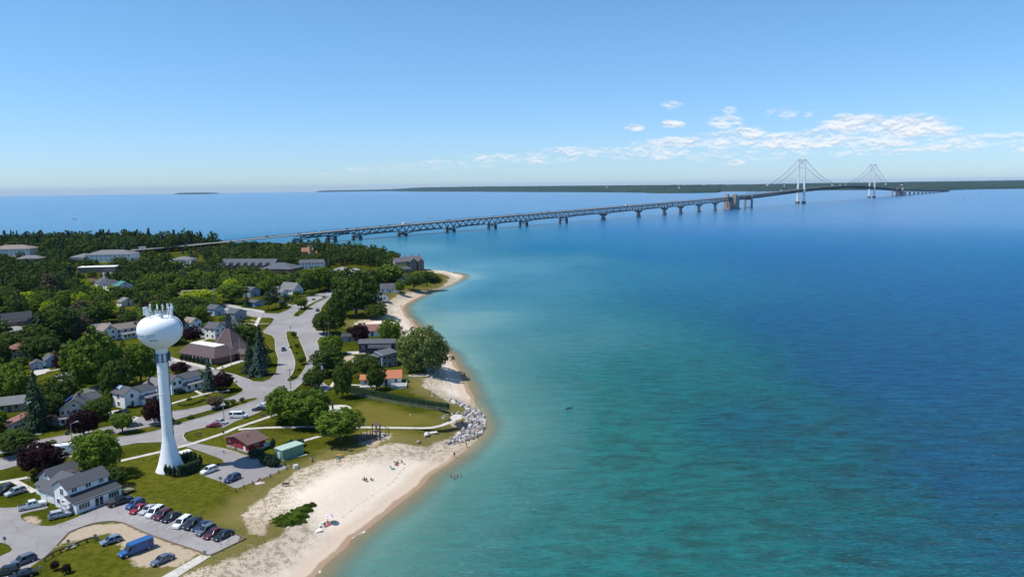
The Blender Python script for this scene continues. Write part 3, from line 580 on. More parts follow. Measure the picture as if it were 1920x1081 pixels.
# ---------------------------------------------------------------- far land, island
def far_land(name, base, mt, ridge_px, depth_m, n=700, rows=14, canopy=15., seed=3):
    xs = np.linspace(base[0][0], base[-1][0], n); by = np.interp(xs, [p[0] for p in base], [p[1] for p in base]); ty = np.interp(xs, [p[0] for p in ridge_px], [p[1] for p in ridge_px])
    rng = np.random.default_rng(seed); v = []
    for x, y, t in zip(xs, by, ty):
        p = Gs(x, y); r0 = math.hypot(*p); u = p/r0
        end = min(1, (x-xs[0])/12., (xs[-1]-x)/12.) if xs[-1] < 2000 else min(1, (x-xs[0])/12.)
        rr_ = r0+depth_m*np.linspace(0, 1, rows)**1.3
        q = u*rr_[-2]; zt = H+ray(x, t)[2]*rr_[-2]/math.hypot(*ray(x, t)[:2])          # height the skyline needs at the ridge
        g0 = -drop(*p)
        for j in range(rows):
            q = u*rr_[j]; f_ = (rr_[j]-r0)/(rr_[-2]-r0); base_z = -drop(*q)
            if j == 0: z_ = base_z-1
            elif j == rows-1: z_ = base_z-40
            else:
                z_ = (g0+canopy)*(1-f_)+zt*f_ if f_ <= 1 else zt
                z_ = max(z_+rng.normal(0, canopy*.16), base_z+canopy*.5*end)
                z_ = base_z+(z_-base_z)*max(.03, end)
            v.append((q[0], q[1], z_))
    i = (np.arange(n-1)[:, None]*rows+np.arange(rows-1)[None]).ravel(); f = np.stack([i, i+1, i+rows+1, i+rows], 1)[:, ::-1]
    return link(name, mesh_np(name, v, f), mt)
fm_, nt, b = nt_mat('far_forest')
a1, a2 = noise(nt, .0016, 4, .6), noise(nt, .02, 4, .7)
fc = mixc(nt, sstep(nt, a1, .4, .62), (.020, .040, .022), (.036, .058, .028)); fc = mixc(nt, math_(nt, 'MULTIPLY', sstep(nt, a2, .45, .7), .55), fc, (.018, .032, .018))
nt.links.new(fc, b.inputs['Base Color']); b.inputs['Roughness'].default_value = 1; b.inputs['Specular IOR Level'].default_value = .1
FB = [(716, 357.4), (740, 358.6), (780, 359.2), (900, 359.4), (1000, 360), (1120, 360.3), (1200, 361), (1225, 362.2), (1300, 362), (1345, 361), (1352, 359), (1425, 358.8), (1500, 357.3), (1560, 356.6), (1650, 356), (1700, 355.6), (1745, 357), (1790, 356), (1850, 354.5), (1920, 353.6), (2060, 352)]
FR = [(716, 355.5), (790, 351.2), (830, 350.6), (900, 349.6), (1000, 348.8), (1100, 347.8), (1280, 346.4), (1400, 345.6), (1500, 343.6), (1600, 342.3), (1700, 341.6), (1800, 341), (1920, 339.3), (2060, 337)]
tag(far_land('far_shore', FB, fm_, FR, 4200., 900, 18, 16.), kind='structure')
tag(far_land('far_headland', [(590, 358.2), (660, 357.4), (740, 356.4)], fm_, [(590, 357.4), (640, 356.4), (690, 355.6), (740, 354.4)], 3000., 160, 8, 14.), kind='structure')
tag(far_land('far_ridge', [(1600, 346), (2200, 338)], fm_, [(1600, 343), (1700, 340.6), (1920, 337.6), (2200, 334)], 6000., 160, 8, 14.), kind='structure')
tag(far_land('island', [(322, 364.3), (370, 364.0), (417, 362.9)], fm_, [(322, 362.4), (350, 361.2), (390, 360.9), (417, 361.6)], 500., 120, 6, 12., 9), kind='structure')
FB_PX = [(1010, 358, 5), (1050, 359, 4), (1138, 351, 3), (1226, 358.5, 5), (1273, 352, 4), (1438, 347, 6), (1470, 348, 3), (1560, 346.5, 6), (1574, 347, 5), (1585, 346, 3), (1660, 345, 4), (1690, 347.5, 5), (1705, 349, 7), (1712, 350, 6), (1722, 352, 8), (1775, 352.4, 6), (1790, 351.5, 5), (1806, 350.5, 4), (1870, 351, 5), (1100, 359.3, 4), (1150, 359.6, 5), (905, 358.5, 4), (960, 358.8, 5), (1610, 355, 5), (1640, 355, 6), (1520, 356.5, 6)]
fbm = M('far_building_wall', (.62, .60, .56), .8, .1, .01)
for k, (x, y, w_) in enumerate(FB_PX):
    p = Gs(x, max(y+0, 357 if x < 1500 else 355)) if y > 354 else Gs(x, np.interp(x, [q[0] for q in FB], [q[1] for q in FB]))*1.18
    z_ = H+ray(x, y)[2]*math.hypot(*p)/math.hypot(*ray(x, y)[:2]); r = math.hypot(*p); wm = w_*r/F*.6
    mb = MB(); mb.box(-wm/2, wm/2, -6, 6, -12, 4); mb.add([(-wm/2-1, -7, 4.02), (wm/2+1, -7, 4.02), (wm/2+1, 7, 4.02), (-wm/2-1, 7, 4.02), (-wm/2-1, 0, 8), (wm/2+1, 0, 8)], [(0, 1, 5, 4), (2, 3, 4, 5), (0, 4, 3), (1, 2, 5), (3, 2, 1, 0)])
    tag(mb.build('far_house', fbm, loc=(p[0], p[1], z_), rz=-math.atan2(p[0], p[1])), 'tiny pale building seen among the trees of the far shore', 'building', 'buildings on the far shore')
# ---------------------------------------------------------------- buildings
CUBE = MB().box(-.5, .5, -.5, .5, -.5, .5)
FRAMEM, PANEM = CUBE.mesh('window'), CUBE.mesh('pane'); DOORM = CUBE.mesh('door')
FRAMEM.materials.append(TRIM); PANEM.materials.append(GLASS); DOORM.materials.append(M('dark_door', (.12, .08, .07), .6))
CLEAR = []      # pixel boxes of what must stay visible: (x0, y0, x1, y1, base distance)
FOOT = []       # plan rectangles trees keep out of
def wall_pt(face, t, z, b_, off):
    u0, u1, v0, v1 = b_
    if face == 'r': return (u0+t*(u1-u0), v0-off, z), 0
    if face == 'l': return (u0-off, v0+t*(v1-v0), z), math.pi/2
    if face == 'b': return (u0+t*(u1-u0), v1+off, z), 0
    return (u1+off, v0+t*(v1-v0), z), math.pi/2
def window(par, face, t, z, b_, w=1., h=1.3, split=0):
    p, rz = wall_pt(face, t, z, b_, .03); o = link('window', FRAMEM, None, par, p, rz, (w+.24, .10, h+.24))
    n = max(1, split)
    for k in range(n):
        c = link('pane', PANEM, None, o); c.location = ((k+.5)/n-.5, 0, 0); c.scale = (w/(w+.24)/n*(.9 if n > 1 else 1), 1.5, h/(h+.24))
def door(par, face, t, z0, b_, w=1., h=2.05, white=False):
    p, rz = wall_pt(face, t, z0+h/2, b_, .03); link('door', DOORM if not white else FRAMEM, None, par, p, rz, (w, .12, h))
def roof_mesh(b_, h, kind, rise, ov=.45):
    u0, u1, v0, v1 = b_; u0 -= ov; u1 += ov; v0 -= ov; v1 += ov; z0 = h-.12; z1 = h+rise; mb = MB(); th = .16; um, vm = (u0+u1)/2, (v0+v1)/2
    if kind == 'u':
        mb.slab([(u0, v0, z0), (u1, v0, z0), (u1, vm, z1), (u0, vm, z1)], th); mb.slab([(u1, v1, z0), (u0, v1, z0), (u0, vm, z1), (u1, vm, z1)], th)
    elif kind == 'v':
        mb.slab([(u1, v0, z0), (u1, v1, z0), (um, v1, z1), (um, v0, z1)], th); mb.slab([(u0, v1, z0), (u0, v0, z0), (um, v0, z1), (um, v1, z1)], th)
    elif kind == 'h':
        L_, W_ = u1-u0, v1-v0; q = min(L_, W_)/2
        if L_ >= W_: r0, r1 = (u0+q, vm, z1), (u1-q, vm, z1); F_ = [[(u0, v0, z0), (u1, v0, z0), r1, r0], [(u1, v0, z0), (u1, v1, z0), r1], [(u1, v1, z0), (u0, v1, z0), r0, r1], [(u0, v1, z0), (u0, v0, z0), r0]]
        else: r0, r1 = (um, v0+q, z1), (um, v1-q, z1); F_ = [[(u0, v0, z0), (u1, v0, z0), r0], [(u1, v0, z0), (u1, v1, z0), r1, r0], [(u1, v1, z0), (u0, v1, z0), r1], [(u0, v1, z0), (u0, v0, z0), r0, r1]]
        for q_ in F_: mb.slab(q_, th)
    elif kind == 's': mb.slab([(u0, v0, z0), (u1, v0, z0), (u1, v1, z1), (u0, v1, z1)], th)           # low at the right face
    elif kind == 'S': mb.slab([(u0, v0, z1), (u1, v0, z1), (u1, v1, z0), (u0, v1, z0)], th)
    elif kind == 'l': mb.slab([(u0, v0, z0), (u1, v0, z1), (u1, v1, z1), (u0, v1, z0)], th)           # low at the left face
    else: mb.box(u0, u1, v0, v1, h, h+.35)
    return mb
def block(par, b_, h, kind, rise, rm, wm, win=(2, 1), st=1, ov=.45, z0=0, ws=(1., 1.25), trim=True, doors=''):
    u0, u1, v0, v1 = b_; mb = MB(); um, vm = (u0+u1)/2, (v0+v1)/2
    mb.box(u0, u1, v0, v1, z0-.4, h-.02)
    if kind == 'u':
        for u, s in ((u0, .012), (u1-.012, .012)): mb.add([(u, v0, h-.02), (u, v1, h-.02), (u, vm, h+rise-.22), (u+s, v0, h-.02), (u+s, v1, h-.02), (u+s, vm, h+rise-.22)], [(0, 2, 1), (3, 4, 5), (0, 3, 5, 2), (1, 2, 5, 4)])
    if kind == 'v':
        for v, s in ((v0, .012), (v1-.012, .012)): mb.add([(u0, v, h-.02), (u1, v, h-.02), (um, v, h+rise-.22), (u0, v+s, h-.02), (u1, v+s, h-.02), (um, v+s, h+rise-.22)], [(0, 1, 2), (3, 5, 4), (0, 2, 5, 3), (1, 4, 5, 2)])
    if kind in 'sS': mb.add([(u0, v0, h), (u1, v0, h), (u1, v1, h), (u0, v1, h)]+([(u0, v1, h+rise-.2), (u1, v1, h+rise-.2)] if kind == 's' else [(u0, v0, h+rise-.2), (u1, v0, h+rise-.2)]), [(2, 3, 4, 5), (0, 4, 3), (1, 2, 5)] if kind == 's' else [(0, 1, 5, 4), (0, 4, 3), (1, 2, 5)])
    mb.build('wall', wm, par)
    if kind != '-': roof_mesh(b_, h, kind, rise, ov).build('roof', rm, par)
    sh_ = (h-z0)/st
    for s in range(st):
        zc = z0+sh_*s+sh_*.58
        for face, n in zip('rlbf', tuple(win)+(0,)*(4-len(win))):
            for k in range(n): window(par, face, (k+.5)/n+.0, zc, b_, ws[0], min(ws[1], sh_*.55))
    if kind == 'v' and rise > 2 and win[0]: window(par, 'r', .5, h+rise*.33, b_, .8, .9)
    if kind == 'u' and rise > 2 and len(win) > 1 and win[1]: window(par, 'l', .5, h+rise*.33, b_, .8, .9)
    for c in doors: door(par, c, .5 if c in 'rl' else .3, z0, b_)
def frame(near, th=60, name='house', label='', cat='house', group=None, z=4.0):
    p = G(*near, z); o = empty(name, (p[0], p[1], z), R(th), label, cat, group)
    return o, p, np.array([math.cos(R(th)), math.sin(R(th))]), np.array([-math.sin(R(th)), math.cos(R(th))])
def reach(p, px, ax, z=4.0): return float((G(*px, z)-p)@ax)
def keepout(p, u, v, b_, m_=2.5, clear=True, h=7):
    u0, u1, v0, v1 = b_; FOOT.append([tuple(p+u*a+v*c) for a, c in ((u0-m_, v0-m_), (u1+m_, v0-m_), (u1+m_, v1+m_), (u0-m_, v1+m_))])
    if clear:
        pts = [PX(*(p+u*a+v*c), z_) for a in (u0, u1) for c in (v0, v1) for z_ in (4+h*.25, 4+h)]
        CLEAR.append((min(q[0] for q in pts), min(q[1] for q in pts), max(q[0] for q in pts), max(q[1] for q in pts), float(np.hypot(*p))))
def simple(label, near, L_, W_, h, kind, rise, roofc, wallc, th=60, win=(2, 2), st=1, extra=(), name='house', cat='house', chim=None, clear=True, group=None, ws=(1., 1.25), doors='r'):
    o, p, u, v = frame(near, th, name, label, cat, group)
    if isinstance(L_, tuple): L_ = abs(reach(p, L_, u))
    if isinstance(W_, tuple): W_ = abs(reach(p, W_, v))
    b_ = (0, L_, 0, W_); block(o, b_, h, kind, rise, roofc, wallc, win, st, ws=ws, doors=doors)
    for e in extra: block(o, *e)
    if chim: MB().box(chim[0]-.35, chim[0]+.35, chim[1]-.35, chim[1]+.35, h, h+rise+1.0).build('chimney', M('brick_chimney', (.22, .12, .09)), o)
    keepout(p, u, v, (min([0]+[e[0][0] for e in extra]), max([L_]+[e[0][1] for e in extra]), min([0]+[e[0][2] for e in extra]), max([W_]+[e[0][3] for e in extra])), 2.5, clear, h+rise)
    return o, L_, W_, p, u, v
GR = roofm('grey', (.095, .098, .108)); GRL = roofm('light_grey', (.175, .175, .18)); GRD = roofm('dark', (.055, .058, .065)); BR = roofm('brown', (.14, .085, .075)); RB = roofm('red_brown', (.235, .115, .095)); CHR = roofm('plum_brown', (.115, .082, .082)); ORG = roofm('orange', (.44, .17, .085)); TEAL = roofm('teal', (.06, .22, .19)); TANR = roofm('tan', (.24, .20, .17))
BLUE = wallm('blue', (.22, .36, .55)); BLG = wallm('blue_grey', (.26, .32, .38)); CREAM = wallm('cream', (.58, .53, .42)); BEIGE = wallm('beige', (.40, .37, .31)); DNAVY = wallm('dark_navy', (.045, .055, .08)); TAUPE = wallm('taupe', (.25, .215, .185)); GREYW = wallm('grey', (.36, .37, .38)); BRW = wallm('brown', (.17, .09, .07))
BRICK = M('brick', (.26, .13, .095), .9, .2, 3, bump=.02)
# white beach house -------------------------------------------------------
o, p, u, v = frame((144, 964), 61, 'beach_house', 'big white two-storey house with dark grey roofs beside the beach car park', 'house')
L_ = abs(reach(p, (219, 931), u))+.6; wd = 9.0
block(o, (0, L_, 0, 3.6), 2.75, 's', 1.0, GRD, WHITE, (0, 0), 1, .35)                         # sun room under a lean-to roof
for t, w_, n in ((.17, 2.4, 4), (.82, 2.4, 4)): window(o, 'r', t, 1.5, (0, L_, 0, 3.6), w_, 1.3, n)
window(o, 'r', .49, 1.2, (0, L_, 0, 3.6), 1.9, 1.9, 2); window(o, 'l', .45, 1.5, (0, L_, 0, 3.6), .9, 1.2, 2)
block(o, (.35, L_-.8, 3.66, wd), 5.3, 'u', 1.8, GR, WHITE, (0, 0), 1, .45)
for t, w_ in ((.16, 1.), (.50, 1.1), (.82, .9)): window(o, 'r', t, 4.6, (.35, L_-.8, 3.66, wd), w_, 1.05, 2)
window(o, 'l', .42, 4.3, (.35, L_-.8, 3.66, wd), 1.0, 1.4, 2); window(o, 'l', .30, 1.6, (.35, L_-.8, 3.66, wd), 1.3, 1.2, 2); window(o, 'l', .72, 1.7, (.35, L_-.8, 3.66, wd), 1.0, 1.0)
block(o, (1.0, L_+1, wd+.06, wd+7.2), 2.8, 'v', 2.6, GR, WHITE, (0, 0), 1, .5)                 # garage wing
for t in (.35, .8): door(o, 'l', t, .05, (1.0, L_+1, wd+.06, wd+7.2), 2.3, 2.0, True)
block(o, (4.5, L_+3, wd+7.3, wd+14), 3.2, 'u', 2.7, GR, WHITE, (0, 1), 1, .5)
block(o, (2.5, 4.44, wd+8, wd+12), 2.6, 'l', .8, GR, WHITE, (0, 1), 1, .4)                     # porch
mb = MB().box(-1.7, -.04, 1.5, 3.5, -.3, 1.0); mb.box(-1.5, -1.4, 1.5, 1.6, 1.0, 2.5); mb.box(-1.5, -1.4, 3.3, 3.4, 1.0, 2.5); mb.slab([(-1.5, 1.5, 2.5), (-.02, 1.5, 2.7), (-.02, 3.4, 2.7), (-1.5, 3.4, 2.5)], .06)
for k in range(4): mb.box(-2.9+k*.3, -2.6+k*.3, 1.8, 3.2, -.3, .2+k*.22)
for z_ in (1.45, 1.95): mb.bar((-1.7, 1.5, z_), (-1.7, 3.5, z_), .06)
mb.build('steps', M('steps_paint', (.38, .38, .37), .7), o)
mb = MB().box(L_+.05, L_+3.8, .2, 3.2, .45, .6)
for a in (.3, 3.1): mb.box(L_+3.7, L_+3.8, a-.05, a+.05, 0, 1.6); mb.bar((L_, a, 1.5), (L_+3.8, a, 1.5), .08); mb.bar((L_, a, 1.05), (L_+3.8, a, 1.05), .06)
mb.build('deck', WOOD, o); door(o, 'f', .3, .6, (.35, L_, 0, 3.6))
mb = MB(); mb.box(6, 8.5, wd+4.4, wd+7, 5.05, 5.15); mb.build('roof_patch', M('brown_tar', (.07, .045, .04)), o)
keepout(p, u, v, (-3, L_+10, -1, wd+12.5), 1.5, True, 7)
# red rest room -----------------------------------------------------------
o, p, u, v = frame((467, 850), 55, 'restroom', 'red board building with brown hipped gable roof and stone plinth by the drive', 'public toilet')
REDW = stripes('red_boards', (.33, .022, .03), 2.2, 'X'); STONE = M('field_stone', (.36, .33, .29), .9, .35, 2.2, bump=.05)
L_, W_ = 5.6, abs(reach(p, (422, 838), v)); MB().box(0, L_, 0, W_, .7, 3.0).build('wall', REDW, o); MB().box(-.06, L_+.06, -.06, W_+.06, -.3, .7).build('plinth', STONE, o)
roof_mesh((0, L_, 0, W_), 3.0, 'u', 1.35, .9).build('roof', BR, o)
MB().add([(0, 0, 3), (0, W_, 3), (0, W_/2, 4.1), (L_, 0, 3), (L_, W_, 3), (L_, W_/2, 4.1)], [(0, 2, 1), (3, 4, 5), (0, 3, 5, 2), (1, 2, 5, 4)]).build('gable', M('dark_boards', (.05, .03, .03)), o)
for t in (.42, .0): pass
door(o, 'l', .58, .05, (0, L_, 0, W_), 1.0, 2.1); door(o, 'l', .18, .4, (0, L_, 0, W_), .9, 1.6, True); window(o, 'l', .85, 2.0, (0, L_, 0, W_), .6, .5); window(o, 'r', .5, 2.1, (0, L_, 0, W_), 1.4, .6, 2)
MB().cyl(2.0, 3.0, 3.2, 4.5, .14, n=8).build('vent_pipe', DARKM, o); MB().cyl(3.4, 6, 3.4, 4.4, .14, n=8).build('vent_pipe', GREYM, o)
keepout(p, u, v, (0, L_, 0, W_), 2.5, True, 4.5)
# green flat-roofed shed --------------------------------------------------
o, p, u, v = frame((530, 863), 52, 'pump_house', 'pale green flat-roofed metal shed beside the cedars at the car park', 'shed')
GRN = M('green_metal', (.17, .30, .21), .5, .08, .5); L_ = abs(reach(p, (569, 849), u)); W_ = 3.6
MB().box(0, L_, 0, W_, -.2, 2.75).build('wall', GRN, o); MB().box(-.15, L_+.15, -.15, W_+.15, 2.77, 2.95).build('roof', M('pale_green_roof', (.36, .48, .38), .6, .08), o)
mb = MB(); mb.cyl(1.5, 1.4, 2.95, 3.3, .25, n=8); mb.cyl(2.6, 2.4, 2.95, 3.25, .2, n=8); mb.box(1.0, 2.4, .5, .8, 2.95, 3.1); mb.build('roof_vent', TRIM, o)
for k in range(1, 8): MB().box(L_*k/8-.03, L_*k/8+.03, -.05, -.005, 0, 2.75).build('panel_seam', GRN, o)
door(o, 'l', .5, .02, (0, L_, 0, W_), 1.2, 2.1, True)
keepout(p, u, v, (0, L_, 0, W_), 1.5, True, 3)
# church ------------------------------------------------------------------
o, p, u, v = frame((402, 685), 58, 'church', 'plum-roofed church with a steep pyramid roof and open steeple frame', 'church')
W_ = 24.; L_ = 12.5
MB().box(1.2, L_-1.2, .8, W_-.8, -.3, 3.2).build('wall', BRICK, o)
mb = MB(); e0, e1 = 3.1, 7.0
qs = [(-.4, -.8), (L_+.4, -.8), (L_+.4, W_+.6), (-.4, W_+.6)]; qi = [(3.4, 3.6), (8.6, 3.6), (8.6, W_-3.2), (3.4, W_-3.2)]
for k in range(4): a, b_ = qs[k], qs[(k+1) % 4]; c, d_ = qi[(k+1) % 4], qi[k]; mb.slab([(a[0], a[1], e0), (b_[0], b_[1], e0), (c[0], c[1], e1), (d_[0], d_[1], e1)], .25)
mb.build('roof', CHR, o)
MB().box(3.4, 8.6, 3.6, W_-3.2, e1-.1, e1+.14).build('flat_roof', M('white_membrane', (.80, .79, .76), .8, .04), o)
for k in range(9): MB().box(-.25, .35, 2.2+k*2.4, 2.45+k*2.4, 0, 3.1).build('pillar', TRIM, o)
for k in range(8): window(o, 'l', .0, 1.7, (1.2, L_, 3.6+k*2.4, 3.7+k*2.4), 1.1, 2.2)
mb = MB(); cx, cy, rr_, n = 16.5, 11.0, 10.6, 6                                   # the six-sided nave under its tall pyramid
mb.lathe([(rr_-1.6, -.3), (rr_-1.6, 3.4)], cx, cy, n); mb.build('nave_wall', BRICK, o)
mb = MB(); mb.lathe([(rr_, 3.0), (rr_*.62, 6.6), (1.35, 12.6)], cx, cy, n); mb.lathe([(rr_, 2.8), (rr_, 3.0)], cx, cy, n); mb.lathe([(rr_-2, 2.8), (rr_, 2.8)], cx, cy, n); mb.build('nave_roof', CHR, o)
for k in range(6):
    a = k/6*math.tau; mb = MB(); prv = None
    for r_, z_ in ((rr_+.05, 3.1), (rr_*.62, 6.68), (1.3, 12.7)):
        q = (cx+r_*math.cos(a), cy+r_*math.sin(a), z_)
        if prv: mb.bar(prv, q, .22)
        prv = q
    mb.build('hip_ridge', M('ridge_metal', (.20, .15, .15), .5), o)
st = MB(); 
for k in range(6):
    a0, a1 = k/6*math.tau, (k+1)/6*math.tau
    q = lambda a, r_, z_: (cx+r_*math.cos(a), cy+r_*math.sin(a), z_)
    st.bar(q(a0, 1.5, 12.2), q(a0, .75, 19), .22)
    for z_, r_ in ((13.4, 1.35), (15, 1.15), (16.6, 1.0), (18.9, .78)): st.bar(q(a0, r_, z_), q(a1, r_, z_), .16)
    for z_, r_, z2, r2 in ((12.4, 1.45, 15, 1.15), (15, 1.15, 17, .95), (17, .95, 19, .75)): st.bar(q(a0, r_, z_), q(a1, r2, z2), .13); st.bar(q(a1, r_, z_), q(a0, r2, z2), .13)
st.build('steeple', DARKM, o)
cr2 = MB(); cr2.box(cx-.12, cx+.12, cy-.12, cy+.12, 18.8, 22.3); cr2.box(cx-.12, cx+.12, cy-.9, cy+.9, 20.9, 21.15); cr2.build('cross', TRIM, o)
block(o, (L_+.1, 17, -3.5, 1.5), 3.0, 'v', 1.4, CHR, BRICK, (1, 0), 1, .6)
keepout(p, u, v, (-3, 33, -5, W_+2), 2, True, 12)
